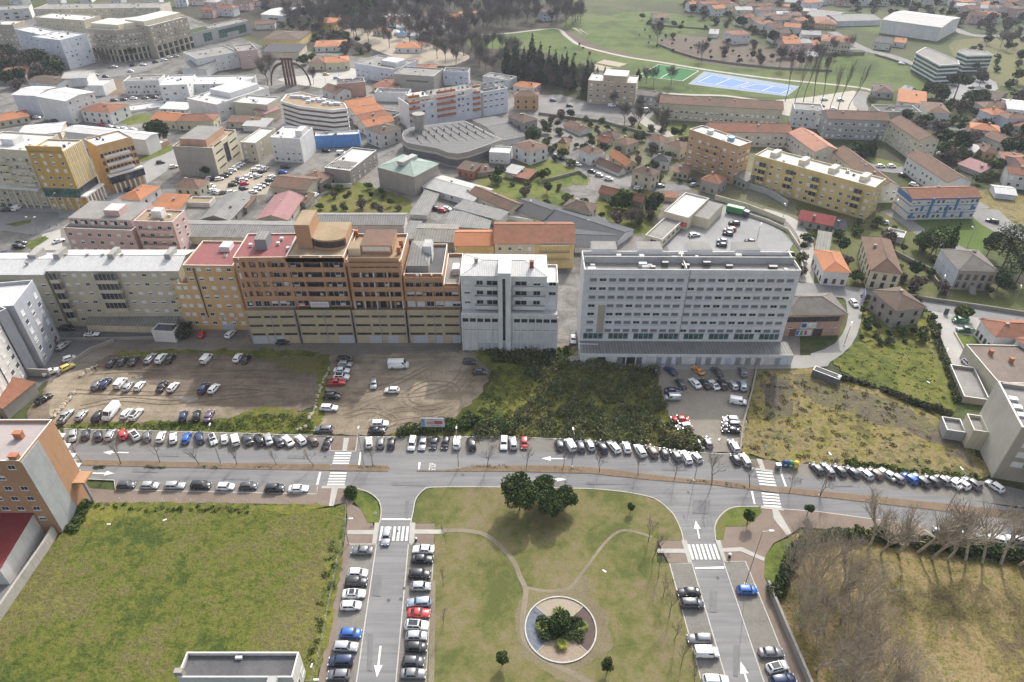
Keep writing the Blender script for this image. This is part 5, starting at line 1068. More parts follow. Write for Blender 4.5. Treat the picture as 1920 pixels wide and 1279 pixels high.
# ochre complex
b = HS('ochre apartment block with yellow striped side facade at the left',(50,282),(117,284),(155,262),392,wall='ochre',roof='membrane_white',kind='flat',nf=4,ns=0,w=1.2,**AB)
b.rbox('parapet_screen',.0,.99,.0,.04,2.4,WM('ochre')); L = b.edge(1)[2]
for i in range(12): m = MB(); m.box(-.35,.35,-.22,-.01,0,b.h - 9); b.place(1,m.mesh('facade_stripe',WM('cream') if i % 2 else WM('yellow')),L * (i + .5) / 12,9.0,'facade_stripe')
b.windows(1,5,1.0,1.6,10,3.0,rows=5,mix=(1,0,0,0),fr='d'); b.boxp('shop_band',-.0,b.W,-.3,-.004,5.5,9,GLASS_G)
for i in range(6): m = MB(); m.box(-.3,.3,-2.2,-1.6,0,5.4); b.place(1,m.mesh('column',COPING),L * (i + .5) / 6,0,'column')
b.place(1,MB().box(-L / 2,L / 2,-2.3,-.01,5.4,6.0).mesh('arcade_slab',COPING),L / 2,0,'arcade_slab'); b.place(1,MB().box(-L / 2,L / 2,-.2,-.02,6.1,9).mesh('window_band',GLASS),L / 2,0,'window_band')
for i in range(5): m = MB(); m.box(-.25,.25,-.5,-.02,0,5.4); b.place(0,m.mesh('column',WM('cream')),b.W * (i + .3) / 5,0,'column')
b = HS('cream apartment block with bay windows left of the ochre block',(-60,275),(48,282),(40,248),380,wall='cream',roof='membrane_white',kind='flat',nf=9,ns=0,w=1.3,**AB); b.balc(0,.45,.6,4,z0=10,dep=1.3); b.balc(0,.7,.95,4,z0=9,dep=1.0); b.rbox('roof_box',.4,.62,.3,.6,2.4,WM('white'),MATS['membrane_white'])
b.boxp('arcade_slab',0,b.W,-2.4,-.01,7.6,8.3,COPING)
for i in range(8): b.boxp('column',b.W * i / 8 + 1,b.W * i / 8 + 1.6,-2.3,-1.8,0,7.6,WM('cream'))
b = HS('amber apartment block with white slatted balconies behind the striped facade',(180,273),(246,256),(226,243),362,wall='amber',roof='membrane_white',kind='flat',nf=0,ns=0,**AB); L = b.edge(0)[2]; b.windows(0,9,1.2,1.6,9,3.0,rows=3,mix=(4,1,0,3),fr='d')
for j in range(3): b.place(0,MB().box(-L * .36,L * .36,-1.5,-.01,-.2,.8).mesh('balcony',COPING),L * .45,8.8 + 3 * j,'balcony')
b.place(0,MB().box(-L / 2,L / 2,-2.5,-.01,7.4,8.1).mesh('arcade_slab',COPING),L / 2,0,'arcade_slab'); b.place(0,MB().box(-L / 2,L / 2,-2.2,-.02,4.4,7.3).mesh('window_band',GLASS),L / 2,0,'window_band')
for i in range(7): m = MB(); m.box(-.3,.3,-2.4,-1.9,0,4.3); b.place(0,m.mesh('column',COPING),L * (i + .5) / 7,0,'column')
HS('long low white roof behind the amber block',(120,246),(272,262),(262,247),275,wall='white',roof='sheet_white',kind='gable',rise=.8,**SH)
HS('cream hall with pale roof behind the left white roofs',(35,256),(113,248),(100,231),268,wall='cream',roof='sheet_white',kind='gable',rise=.8,**SH)
HS('curved red fronted pavilion beside the round tree',(277,280),(315,262),(300,256),290,wall='salmon',roof='membrane_white',kind='flat',cat='pavilion',name='pavilion',chim=0,nf=3,ns=0,w=1.3,hh=2.2,fr='d')
b = HS('bare concrete block with beige side wall and brick top floor',(323,274),(397,277),(448,243),329,wall='concrete',roof='membrane_brown',kind='flat',nf=0,ns=0,**AB); b.boxp('side_wall_render',b.W + .005,b.W + .1,0,b.D,0,b.h,WM('cream')); b.rbox('top_floor',.12,.80,.12,.85,3.0,WM('salmon'),MATS['membrane_grey'])
for j in range(4): b.place(1,strip_mesh(6.5,.5,'darkframe'),b.edge(1)[2] * .22,3 + j * 3.3,out=.11); b.place(1,strip_mesh(6.5,.5,'darkframe'),b.edge(1)[2] * .8,3 + j * 3.3,out=.11)
b.place(1,MB().box(-2,2,-.08,0,3,b.h - 2).mesh('window',GLASS),b.edge(1)[2] * .5,0,'window',out=.11)
b = HS('cream block with roof equipment left of the scaffolded white block',(450,266),(478,268),(505,240),303,wall='cream2',roof='membrane_white',kind='flat',nf=2,ns=2,**AB)
b = HS('white block wrapped in scaffold netting',(506,257),(562,260),(585,239),303,wall='white',roof='membrane_white',kind='flat',nf=5,ns=0,**AB); b.rbox('stair_housing',.75,.98,.25,.7,2.8,WM('white'),MATS['membrane_white'])
b = HS('low white building with solar pipes on its flat roof',(608,314),(656,320),(704,281),343,wall='stone',roof='membrane_white',kind='flat',cat='workshop',name='workshop_building',chim=0,nf=0,ns=5)
for i in range(10): b.rbox('solar_pipe',.1 + .08 * i,.13 + .08 * i,.1,.4,.5,WM('stone'))
GREENR = HS('large hall with pale green hipped roof and bare cement walls',(708,313),(776,331),(830,309),350,wall='stone',roof='sheet_green',kind='hip',rise=2.4,**SH)
m = MB(); g = GREENR; m.box(g.W * .42,g.W * .58,g.D * .2,g.D * .8,g.h + 1.6,g.h + 3.2); m.build('ridge_vent',MATS['sheet_pale'],g.roof)
# striped white block, blue net, curved warehouse
root,L,ins,rf = band_building('apartment_building','white rounded block with ribbon windows and solar boilers on the roof','apartment block',[(526,189),(536,177),(563,172),(646,193),(652,203),(622,206),(560,199)],hgt(189,240),WM('white'),WM('brown'),6,.45,MATS['membrane_brown'])
hh_ = hgt(189,240); r_ = random.Random(5); xs = [p[0] for p in L]; ys = [p[1] for p in L]
for i in range(16):
 t = i / 15; x = min(xs) + (max(xs) - min(xs)) * (.12 + .72 * t); y = min(ys) + (max(ys) - min(ys)) * (.68 - .40 * t + r_.uniform(-.10,.10)); m = MB(); m.box(x - 1,x + 1,y - .8,y + .8,hh_ - .38,hh_ + .8); m.build('solar_boiler',WM('bluewhite'),rf)
b = HS('low wing wrapped in blue construction netting below the striped block',(590,256),(672,252),(668,244),278,wall='white',roof='membrane_white',kind='flat',cat='building site',name='scaffolded_building',chim=0,nf=0,ns=0)
m = MB(); m.box(-.4,b.W + .4,-.5,-.45,.2,b.h + .4); m.box(b.W + .35,b.W + .4,-.45,b.D,.2,b.h + .4); m.build('safety_net',m_plain('blue_net',(.10,.24,.52),.9,var=.25,scale=1.5),b.root)
for i in range(8): m = MB(); m.tube((b.W * i / 7,-.35,0),(b.W * i / 7,-.35,b.h + .8),.06); m.build('scaffold_pole',RAIL,b.root)
hw = hgt(276,300); CUR = [(754,255),(756,264),(765,271),(785,275),(819,281),(840,289),(858,291),(876,288),(908,277),(942,264),(871,229),(790,239),(767,243),(757,249)]
P_ = gp(CUR,hw); A = P_[5]; root = thing('warehouse','big curved cement warehouse with grey stepped roof and round water tower','warehouse',(A[0],A[1],0)); Lc = [(p[0] - A[0],p[1] - A[1]) for p in P_]
m = MB(); m.prism(Lc,0,hw + .8); m.build('wall',WM('concrete'),root); cx_ = sum(p[0] for p in Lc) / len(Lc); cy_ = sum(p[1] for p in Lc) / len(Lc); inn = [(cx_ + (x - cx_) * .975,cy_ + (y - cy_) * .975) for x,y in Lc]
m = MB(); m.face([(*p,hw + .83) for p in inn]); rfw = m.build('roof',m_sheet('sheet_sooty',(.15,.15,.148),rib=2.2,dirt=.5,axis='Y'),root)
for k,col in ((1.008,'cream2'),(1.004,'darkgrey')):
 m = MB(); z0,z1 = ((hw - 2.0,hw - 1.2) if k > 1.005 else (hw - 5.2,hw - 2.2)); q = [(cx_ + (x - cx_) * k,cy_ + (y - cy_) * k) for x,y in Lc]
 for i in range(len(q)): j = (i + 1) % len(q); m.quad((*q[i],z0),(*q[j],z0),(*q[j],z1),(*q[i],z1))
 m.build('facade_band',WM(col),root)
for i in range(9):
 t = i / 8; a = Vector(inn[13]).lerp(Vector(inn[10]),.08 + t * .9); c = Vector(inn[3]).lerp(Vector(inn[9]),.04 + t * .9); m = MB(); m.tube((*a.lerp(c,.06),hw + 1.1),(*a.lerp(c,.94),hw + .9),.16,n=5); m.build('roof_rib',MATS['sheet_grey'],rfw)
 for s_ in (.35,.65): q = a.lerp(c,s_); m = MB(); m.tube((*q,hw + .8),(*q,hw + 2.2),.3,n=8); m.build('roof_vent',RAIL,rfw)
t_ = at(787,246,hw); m = MB(); m.lathe([(0,8.5),(3.1,8.5),(3.1,4.5),(2.2,4.2),(2.2,0)],20,(t_.x - A[0],t_.y - A[1],hw)); m.build('water_tower',WM('stone'),root)
HS('grey sheet roofed hall joined to the right of the curved warehouse',(942,264),(986,256),(906,222),276,wall='white2',roof='sheet_sooty',kind='gable',rise=1.6,**SH)
HS('white annex with glass front beside the curved warehouse',(917,285),(955,287),(950,274),306,wall='white',roof='membrane_white',kind='flat',cat='annex',name='annex',chim=0,nf=4,ns=2)
b = HS('long block with blue grey facade and orange brown balcony strips',(766,196),(952,165),(740,184),244,wall='bluewhite',roof='membrane_grey',kind='flat',nf=0,ns=0,**AB)
b.boxp('side_wall_render',-.12,-.005,0,b.D,0,b.h,WM('white'))
for j in range(5):
 for u0,u1 in ((.0,.10),(.27,.45),(.63,.70)): b.place(0,MB().box(-(u1 - u0) * b.W / 2,(u1 - u0) * b.W / 2,-1.1,-.01,-.1,1.0).mesh('balcony',WM('brick')),b.W * (u0 + u1) / 2,4.2 + j * 3.0,'balcony')
 for u in (.05,.14,.18,.22,.30,.36,.42,.49,.53,.58,.66): b.place(0,win_mesh(1.3,1.5,random.Random(j * 9 + int(u * 99)).choice(('dark','half','closed'))),b.W * u,4.4 + j * 3.0)
 for u in (.76,.82,.88,.94): b.place(0,win_mesh(1.9,1.5,'half'),b.W * u,4.4 + j * 3.0)
b.boxp('side_wall_render',b.W * .72,b.W * .735,-.6,-.01,0,b.h,WM('grey')); b.rbox('penthouse',.05,.22,.2,.8,2.6,WM('cream'),MATS['membrane_white']); b.rbox('penthouse',.26,.66,.2,.85,2.4,WM('white'),MATS['membrane_grey']); b.rbox('plant_room',.8,.9,.3,.7,2.2,WM('grey'),MATS['membrane_dark'])
# grey diagonal works with mixed roofs
HS('long works building with pale sheet roof running diagonally',(793,350),(887,377),(816,326),362,wall='white',roof='sheet_pale',kind='gable',rise=1.4,cat='works building',name='works_building',chim=2,nf=6,ns=0)
HS('works building with brown tiled roof continuing the diagonal row',(880,362),(955,394),(893,347),378,wall='cream2',roof='tile_brown',kind='gable',rise=1.6,cat='works building',name='works_building',chim=1,nf=4,ns=0)
HS('works building with slate black roof and white chimneys',(956,391),(1018,413),(981,367),402,wall='cream2',roof='slate',kind='gable',rise=1.6,cat='works building',name='works_building',chim=2,nf=4,ns=0)
HS('works building with dark metal roof, last of the diagonal row',(1019,414),(1150,458),(1040,384),424,wall='white',roof='sheet_dark',kind='gable',rise=1.8,cat='works building',name='works_building',chim=1,nf=4,ns=0)
HS('dark grey metal roofed hall behind the brown orange row houses',(1078,462),(1156,464),(1150,432),474,wall='white',roof='sheet_dark',kind='gable',rise=1.2,**SH)
HS('grey roofed shed along the sunken works courtyard',(852,390),(935,413),(868,378),402,wall='white',roof='sheet_grey',kind='shed',rise=.6,**SH)
HS('sawtooth like grey shed at the end of the works courtyard',(835,424),(915,429),(905,404),432,wall='grey',roof='sheet_grey',kind='shed',rise=.8,**SH)
# upper left town
b = HS('white block with blank blue tinted walls near the top left corner',(112,75),(161,63),(140,50),131,wall='bluewhite',roof='membrane_white',kind='flat',nf=6,ns=3,w=1.3,mix=(2,2,1,5),**AB)
b = HS('blue tinted white wing running up to the white corner block',(26,54),(108,72),(45,45),106,wall='bluewhite',roof='membrane_white',kind='flat',nf=7,ns=0,w=1.3,mix=(3,2,1,4),**AB)
b = HS('tan block at the left edge behind the blue tinted wing',(-20,46),(24,46),(20,38),96,wall='beige2',roof='membrane_white',kind='flat',nf=5,ns=0,**AB)
HS('modern pale block with wide windows in the top left corner',(-20,20),(54,15),(50,8),40,wall='white2',roof='membrane_grey',kind='flat',nf=4,ns=0,w=3,hh=1.5,**AB)
for i,(lb,p1,p2,p3,by) in enumerate([('beige block with curved arcade front, left third, over the palm trees',(160,53),(215,57),(208,40),112),('beige block with arcade front, middle third, behind the street trees',(215,57),(278,49),(270,36),116),('beige block with arcade front and white top floors, right third',(279,49),(350,31),(340,18),110)]):
 b = HS(lb,p1,p2,p3,by,wall='beige2',roof='membrane_white',kind='flat',nf=9,ns=2,w=1.4,z0=9.2,**AB); b.rbox('top_floor',.02,.98,.2,.95,3.0,WM('cream'),MATS['membrane_white']); b.balc(0,.2,.35,3,z0=9,dep=1.1); b.balc(0,.6,.8,3,z0=9,dep=1.1)
 b.boxp('arcade_slab',0,b.W,-1.4,-.01,4,4.5,WM('beige2'))
 for k in range(7): b.boxp('column',b.W * k / 7 + .3,b.W * k / 7 + .9,-1.3,-.4,0,8,WM('cream')); b.boxp('shop_window',b.W * k / 7 + 1.2,b.W * (k + 1) / 7 + .1,-.05,-.004,.4,7.6,GLASS)
b = HS('long pale block with small windows behind the curved beige blocks',(62,17),(300,14),(295,4),48,wall='cream2',roof='membrane_grey',kind='flat',nf=22,ns=2,**AB)
HS('cream stepped roofs in front of the long pale block',(65,32),(156,38),(150,27),58,wall='cream',roof='membrane_white',kind='flat',nf=6,ns=0,**AB)
b = HS('grey office with tall glass panels and blue canopy',(338,67),(466,38),(350,56),94,wall='grey',roof='membrane_grey',kind='flat',nf=0,ns=0,cat='office',name='office_building',chim=0)
for u0,u1 in ((.02,.1),(.3,.42),(.52,.64),(.82,.94)): b.boxp('glass_front',b.W * u0,b.W * u1,-.06,-.004,2,b.h - 2,GLASS_G)
b.boxp('glass_front',b.W * .64,b.W * .82,-.06,-.004,b.h - 5,b.h - 2,GLASS_G); b.rbox('green_roof',.1,.45,.2,.9,.3,MATS['green_lawn_bed'])
b = HS('grey civic building with square punched windows',(368,110),(446,97),(375,92),140,wall='palegrey',roof='membrane_grey',kind='flat',nf=6,ns=2,w=.9,hh=.9,cat='civic building',name='civic_building',chim=0)
HS('pink fronted civic wing beside the punched window facade',(447,96),(482,92),(450,84),130,wall='pink',roof='membrane_grey',kind='flat',nf=1,ns=1,cat='civic building',name='civic_building',chim=0)
HS('grey chapel like hall with pitched roof in front of the civic building',(340,128),(386,130),(382,110),142,wall='palegrey',roof='sheet_grey',kind='gable',rise=2,**SH)
HS('long white institute with rows of dark windows behind the L shaped school',(231,152),(297,150),(290,140),179,wall='palegrey',roof='membrane_grey',kind='flat',nf=9,ns=0,**AB)
b = HS('white L shaped building with long flat roof',(298,160),(350,158),(347,140),192,wall='white',roof='membrane_white',kind='flat',nf=3,ns=2,w=1.6,**AB)
b = HS('white roofed wing linking the L shaped building with the stepped block',(352,158),(466,156),(455,141),178,wall='white',roof='membrane_white',kind='flat',nf=6,ns=2,**AB)
b = HS('white stepped block with balconies on its right side',(350,184),(406,196),(466,156),215,wall='white',roof='membrane_white',kind='flat',nf=0,ns=7,w=1.6,**AB); b.rbox('top_floor',.15,.85,.35,.9,2.8,WM('white'),MATS['membrane_white'])
b = HS('cream block with pale roof left of the striped white block',(437,191),(500,196),(522,182),222,wall='cream2',roof='membrane_white',kind='flat',nf=0,ns=4,**AB)
HS('small block with dark red roof wedge beside the striped block',(497,214),(525,204),(510,198),232,wall='cream',roof='sheet_redpale',kind='shed',rise=1.0,nf=0,ns=0,cat='annex',name='annex',chim=0)
HS('white warehouse with folded roof and green sign panel',(23,178),(68,180),(62,162),216,wall='bluewhite',roof='sheet_white',kind='gable',rise=1.0,**SH)
HS('white warehouse with broad low roof beside the orange roofed house',(69,181),(123,190),(175,173),224,wall='white',roof='sheet_white',kind='gable',rise=1.0,cat='warehouse',name='warehouse',chim=0,nf=0,ns=4)
HS('white hall with grey gable roof behind the warehouses',(116,148),(162,146),(158,134),164,wall='white',roof='sheet_pale',kind='gable',rise=1.6,**SH)
HS('low white shed stepping down behind the warehouses',(163,160),(192,160),(190,148),180,wall='white',roof='sheet_white',kind='flat',**SH)
HS('long low white wing with railing stairs behind the orange roofed house',(238,208),(330,196),(325,186),212,wall='white',roof='membrane_white',kind='flat',**SH)
b = HS('yellow striped building with dark roof beside the arch monument',(492,74),(560,75),(556,58),90,wall='yellow',roof='tile_dark',kind='hip',rise=1.6,nf=7,ns=0,cat='public building',name='public_building',chim=0)
HS('white modern house with black ribbon window near the top edge',(489,27),(533,30),(528,14),38,wall='white',roof='membrane_white',kind='gable',rise=1.2,nf=1,ns=0,w=9,hh=1.4,cat='house')
HS('white house with flat roof near the top edge beside the modern house',(545,20),(584,18),(580,11),28,wall='white',roof='membrane_white',kind='flat',nf=3,ns=0)
HS('long dark roofed hall beside the arch monument',(490,98),(560,98),(556,84),110,wall='cream',roof='slate',kind='shed',rise=.6,**SH)
b = HS('pale blue grey block with balconies at the roundabout',(665,118),(738,130),(690,100),145,wall='bluewhite',roof='membrane_grey',kind='flat',nf=8,ns=2,**AB); b.rbox('penthouse',.5,.9,.3,.7,2.6,WM('white'),MATS['membrane_white'])
b = HS('big stone grey hall with carved blank facade',(738,138),(813,143),(805,127),168,wall='stone',roof='membrane_grey',kind='flat',nf=0,ns=0,cat='hall',name='public_hall',chim=0); b.boxp('window_band',b.W * .3,b.W * .85,-.05,-.004,b.h - 4,b.h - 3,GLASS)
b = HS('white grey block with rounded roof parapet next to the stone hall',(831,133),(878,134),(905,128),160,wall='bluewhite',roof='membrane_dark',kind='flat',nf=5,ns=1,**AB)
HS('dark flat roofed building in front of the stone hall',(702,172),(765,174),(760,166),190,wall='white',roof='membrane_dark',kind='flat',nf=0,ns=0,**AB)
b = HS('salmon coloured blank block with dark roof pool',(632,157),(684,153),(668,146),184,wall='salmon',roof='membrane_dark',kind='flat',nf=0,ns=0,**AB)
HS('long grey wall building with curved roof edge at the right of the hall row',(905,142),(955,150),(950,140),158,wall='palegrey',roof='membrane_grey',kind='flat',nf=0,ns=0,**AB)
for a in [
 ('long low brown tiled shed behind the bare concrete block',(425,229),(482,231),(478,222),240,'cream2','tile_brown','shed'),
 ('white hall with arched brown roof behind the folded warehouses',(52,152),(106,158),(102,143),166,'white','tile_dark','gable'),
 ('roofless walled terrace with pale floor behind the pink blocks',(349,379),(392,380),(396,369),388,'white2','membrane_brown','flat'),
 ('brown lean-to between the grey gabled warehouse and the car park',(436,388),(462,390),(463,372),398,'concrete','tile_brown','shed'),
 ('small brown roof tucked behind the pink red metal roof',(560,378),(572,380),(578,366),388,'cream2','tile_brown','shed'),
 ('grey annex with white roof behind the white L shaped building',(300,204),(350,206),(348,196),214,'palegrey','sheet_white','shed'),
 ('small brown roofed house under the white stepped block',(352,222),(372,223),(372,214),232,'white2','tile_brown','hip'),
 ('low white sheet roofed store behind the scaffolded white block',(455,236),(498,238),(500,226),246,'white2','sheet_pale','shed'),
 ('grey roofed lean-to in front of the long block with orange strips',(700,214),(738,220),(742,208),228,'concrete','membrane_dark','flat'),
 ('white box annex beside the green roofed hall',(648,322),(702,300),(700,292),334,'white','membrane_white','flat'),
 ('rusty open shed in the yard under the curved warehouse',(858,316),(888,322),(892,310),330,'brick','tile_dark','shed'),
 ('collapsed brick outbuilding beside the rusty open shed',(895,325),(920,322),(915,312),333,'stone','tile_dark','shed'),
 ('pale canopy roof on posts in the green garden',(946,322),(968,327),(974,316),332,'white2','sheet_pale','shed'),
 ('dark red canopy beside the pale one in the green garden',(962,330),(990,336),(994,322),338,'brown','tile_red','shed'),
 ('white garage row behind the orange row houses',(920,400),(1000,412),(960,392),408,'white','membrane_white','flat'),
 ('low corrugated roof left of the shed with mossy roof',(757,447),(776,448),(776,420),462,'concrete','sheet_grey','shed'),
 ('brown roofed store beside the tan tower block',(1262,322),(1290,326),(1292,314),334,'cream2','tile_brown','shed'),
 ('grey shed roof behind the house with the red pyramid roof',(1376,330),(1400,340),(1398,326),346,'concrete','sheet_old','shed'),
 ('brown tiled cottage in front of the paired window block',(1500,262),(1530,268),(1535,256),276,'white2','tile_brown','gable'),
 ('small store with pale roof behind the white block with long brown roof',(1800,282),(1824,288),(1826,276),292,'white2','sheet_pale','shed'),
 ('white greenhouse like shed at the right edge below the slope',(1868,362),(1905,366),(1905,352),372,'bluewhite','sheet_white','gable'),
 ('grey lean-to wall shed in the overgrown plot behind the hotel lane',(1530,470),(1552,474),(1545,440),482,'stone','sheet_old','shed'),
 ('pale concrete plinth building beside the path of the lawn trees',(1661,438),(1694,446),(1692,432),450,'white2','sheet_pale','flat'),
 ('cream annex behind the amber block',(196,262),(226,250),(222,240),280,'cream','membrane_white','flat')]:
 lb,p1,p2,p3,by,wl,rf,kd = a; HS(lb,p1,p2,p3,by,wall=wl,roof=rf,kind=kd,nf=3,ns=1,rise=1.0,cat='outbuilding',name='outbuilding',chim=1 if rf[0] == 't' else 0,fr='d')
# ---------------- far side ----------------
b = band_building('office_building','white banded glass office block on the far hillside, left and taller part','office',[(1717,98),(1762,122),(1800,120),(1797,113),(1735,88)],hgt(98,133),WM('white'),GLASS_G,5,.62,MATS['membrane_grey'])
b = band_building('office_building','white banded glass office block on the far hillside, right and lower part','office',[(1795,96),(1815,104),(1863,103),(1850,96),(1812,91)],hgt(103,138),WM('white'),GLASS_G,5,.62,MATS['membrane_grey'])
b = HS('huge pale factory with broad low roofs on the far hillside',(1655,37),(1765,52),(1780,31),62,wall='white',roof='sheet_pale',kind='gable',rise=2,nf=0,ns=0,cat='factory',name='factory',chim=0)
b = HS('long pale factory wing with folded grey roof running left of the huge factory',(1570,40),(1652,38),(1650,26),50,wall='bluewhite',roof='sheet_grey',kind='gable',rise=2,nf=0,ns=0,cat='factory',name='factory',chim=0)
b = HS('factory wing with jagged roof ending beside the hillside houses',(1512,30),(1570,36),(1565,22),40,wall='bluewhite',roof='sheet_grey',kind='gable',rise=2,nf=0,ns=0,cat='factory',name='factory',chim=0)
b = HS('cream apartment block with orange roof behind the poplars',(1540,76),(1596,81),(1610,70),97,wall='cream',roof='tile_red',kind='hip',nf=10,ns=3,cat='apartment block',name='apartment_building',mix=(5,1,0,1))
HS('white farmhouse with orange red roof standing alone beside the ploughed field',(1376,66),(1408,64),(1410,55),84,wall='white',roof='tile_red',kind='hip',nf=4,ns=2)
HS('greyish house with orange roof and dark windows above the factory wing',(1531,44),(1569,46),(1568,34),54,wall='tan',roof='tile_red',kind='hip',nf=6,ns=0)
HS('white house with two gables left of the hillside hamlet',(1227,34),(1255,34),(1252,26),40,wall='white',roof='tile_brown',kind='gable',nf=3,ns=0)
HS('low white barn right of the ploughed field',(1330,63),(1346,64),(1345,56),71,wall='white',roof='sheet_pale',kind='gable',nf=0,ns=0)
HS('long low white building with pale roof at the edge of the hamlet',(1506,104),(1534,106),(1530,100),110,wall='white',roof='sheet_white',kind='gable',nf=0,ns=0)
HS('grey gabled double house beside the hillside road',(1640,79),(1670,82),(1668,70),92,wall='white2',roof='slate',kind='gable',nf=4,ns=0)
HS('white house with orange roof beside the banded offices',(1677,79),(1697,81),(1697,73),88,wall='white',roof='tile_orange',kind='gable',nf=3,ns=0)
ORD = ['1st','2nd','3rd'] + ['%dth' % i for i in range(4,100)]
for i_ in range(2,9): ORD[i_ * 10],ORD[i_ * 10 + 1],ORD[i_ * 10 + 2] = '%d1st' % i_,'%d2nd' % i_,'%d3rd' % i_
def hamlet(desc,pts,group,seed):
 r = random.Random(seed); pts = sorted(pts); cnt = {}
 for i,(x,y) in enumerate(pts):
  wl = r.choice(('white','white','white2','cream','pink','bluewhite')); rf = r.choice(('tile_orange','tile_red','tile_brown','tile_dark','tile_red','sheet_pale'))
  wd = r.uniform(9,15); hh = r.choice((4,6.2,6.2,7)); a = at(x,y + 6); an = r.uniform(-.5,.5); q = (a.x + math.cos(an) * wd,a.y + math.sin(an) * wd)
  wn = {'white': 'white','white2': 'off white','cream': 'cream','pink': 'pinkish','bluewhite': 'bluish white'}[wl]; rn = {'tile_orange': 'orange tiled','tile_red': 'reddish','tile_brown': 'brown','tile_dark': 'dark brown','sheet_pale': 'pale'}[rf]
  b = Bld('house','%s house with %s roof, %s from left %s' % (wn,rn,ORD[i],desc),'house',0,0,0,h=hh,wall=wl,roof=(r.choice(('hip','gable')),rf,r.uniform(1.3,2.1),.5),world=((a.x,a.y),q,r.uniform(8,12)),group=group)
  b.windows(0,3,1.3,1.3,1.0,2.9,mix=(5,1,0,2)); b.chimney(r.uniform(.3,.7),.5)
hamlet("in far suburb's top row",[(1300,3),(1326,7),(1342,10),(1362,4),(1384,6),(1405,3),(1428,8),(1448,3),(1470,7),(1492,2),(1515,6),(1540,4),(1570,6),(1600,4),(1640,5),(1680,4),(1720,6)],'houses of the far suburb',1)
hamlet("in far suburb's middle row",[(1292,17),(1314,19),(1338,26),(1356,22),(1378,28),(1400,22),(1422,28),(1442,22),(1462,30),(1476,16),(1498,24),(1345,15),(1390,14),(1430,14),(1512,16)],'houses of the far suburb',2)
hamlet('in hamlet beside the field',[(1390,44),(1412,50),(1430,42),(1450,48),(1466,60),(1440,62),(1448,76),(1470,80),(1486,92),(1468,94),(1500,78),(1455,36),(1480,40),(1508,92),(1425,58),(1492,52)],'houses of the hamlet',3)
hamlet('in cluster behind the factory',[(1756,2),(1778,6),(1800,12),(1820,6),(1842,14),(1862,5),(1884,12),(1902,5),(1916,16),(1790,20),(1812,26),(1834,24),(1856,26),(1878,24),(1900,28),(1815,38),(1836,36)],'houses behind the factory',4)
hamlet('on the right edge slope',[(1868,222),(1852,232),(1838,218),(1896,245),(1880,240),(1812,258),(1905,335),(1880,345)],'houses on the right slope',6)
hamlet('at the wooded park edge',[(800,40),(830,38),(860,36),(800,34),(725,44),(745,56),(1018,34),(775,62),(812,56),(700,60)],'low buildings in the wooded park',7)
hamlet('behind the long pale block',[(330,8),(360,4),(385,12),(410,6),(440,14),(470,6),(410,24),(380,28),(20,2),(90,2),(150,0),(210,2),(270,2),(440,48),(480,50)],'buildings behind the pale block',8)
# rusty arch monument
c0 = at(546,160); root = thing('arch_monument','rust coloured steel monument with tall ribbed pillars and two curving arms','monument',(c0.x,c0.y,0))
CT = m_plain('weathered_steel',(.10,.055,.04),.85,var=.35,scale=.8)
for i in range(4): m = MB(); m.box(-8 + i * 4.4,-5.2 + i * 4.4,-1.4,1.4,0,21); m.build('pillar',CT,root)
m = MB(); m.box(-8.5,8.5,-1.8,1.8,21.003,23); m.build('crossbeam',CT,root)
for sx in (-1,1):
 m = MB(); pr = None
 for k in range(15):
  t = k / 14; p = Vector((sx * (7 + 21 * math.sin(t * math.pi / 2)),0,18 * math.cos(t * math.pi / 2) + .0))
  if pr is not None: m.tube(pr,p,1.2,n=6)
  pr = p
 m.build('arch_arm',CT,root)
root.scale = (.42,.5,hgt(103,155) / 23)
# ---------------- vehicles ----------------
def m_paint(name,c,metal=.0,rough=.3):
 m,nt,b = newmat(name); b.inputs['Base Color'].default_value = rgba(c); b.inputs['Metallic'].default_value = metal; b.inputs['Roughness'].default_value = rough
 b.inputs['Coat Weight'].default_value = .6; b.inputs['Coat Roughness'].default_value = .08; return m
PAINT = {k: m_paint('paint_' + k.replace(' ','_'),*v) for k,v in {'white': ((.70,.70,.69),0,.35),'silver': ((.42,.43,.44),.5,.35),'grey': ((.17,.175,.185),.4,.35),'dark grey': ((.065,.07,.078),.3,.3),'black': ((.016,.017,.02),0,.25),
 'navy blue': ((.02,.035,.09),.2,.3),'blue': ((.02,.11,.42),.2,.3),'red': ((.48,.03,.03),0,.3),'yellow': ((.62,.52,.12),0,.4),'green': ((.03,.12,.06),0,.35),'brown': ((.12,.10,.075),.3,.35),'pale blue': ((.30,.36,.44),.4,.35),'orange': ((.62,.24,.02),.2,.3),'purple grey': ((.13,.10,.15),.3,.3)}.items()}
CGLASS = m_glass('car_glass',(.022,.026,.032),.06); TYRE = m_plain('tyre',(.018,.018,.018),.85); RIM = m_plain('wheel_rim',(.35,.35,.36),.35,metal=.7)
LAMPG = m_plain('headlamp',(.60,.62,.64),.15); TAILL = m_plain('tail_lamp',(.30,.012,.012),.25); TRIM = m_plain('black_trim',(.025,.025,.027),.6)
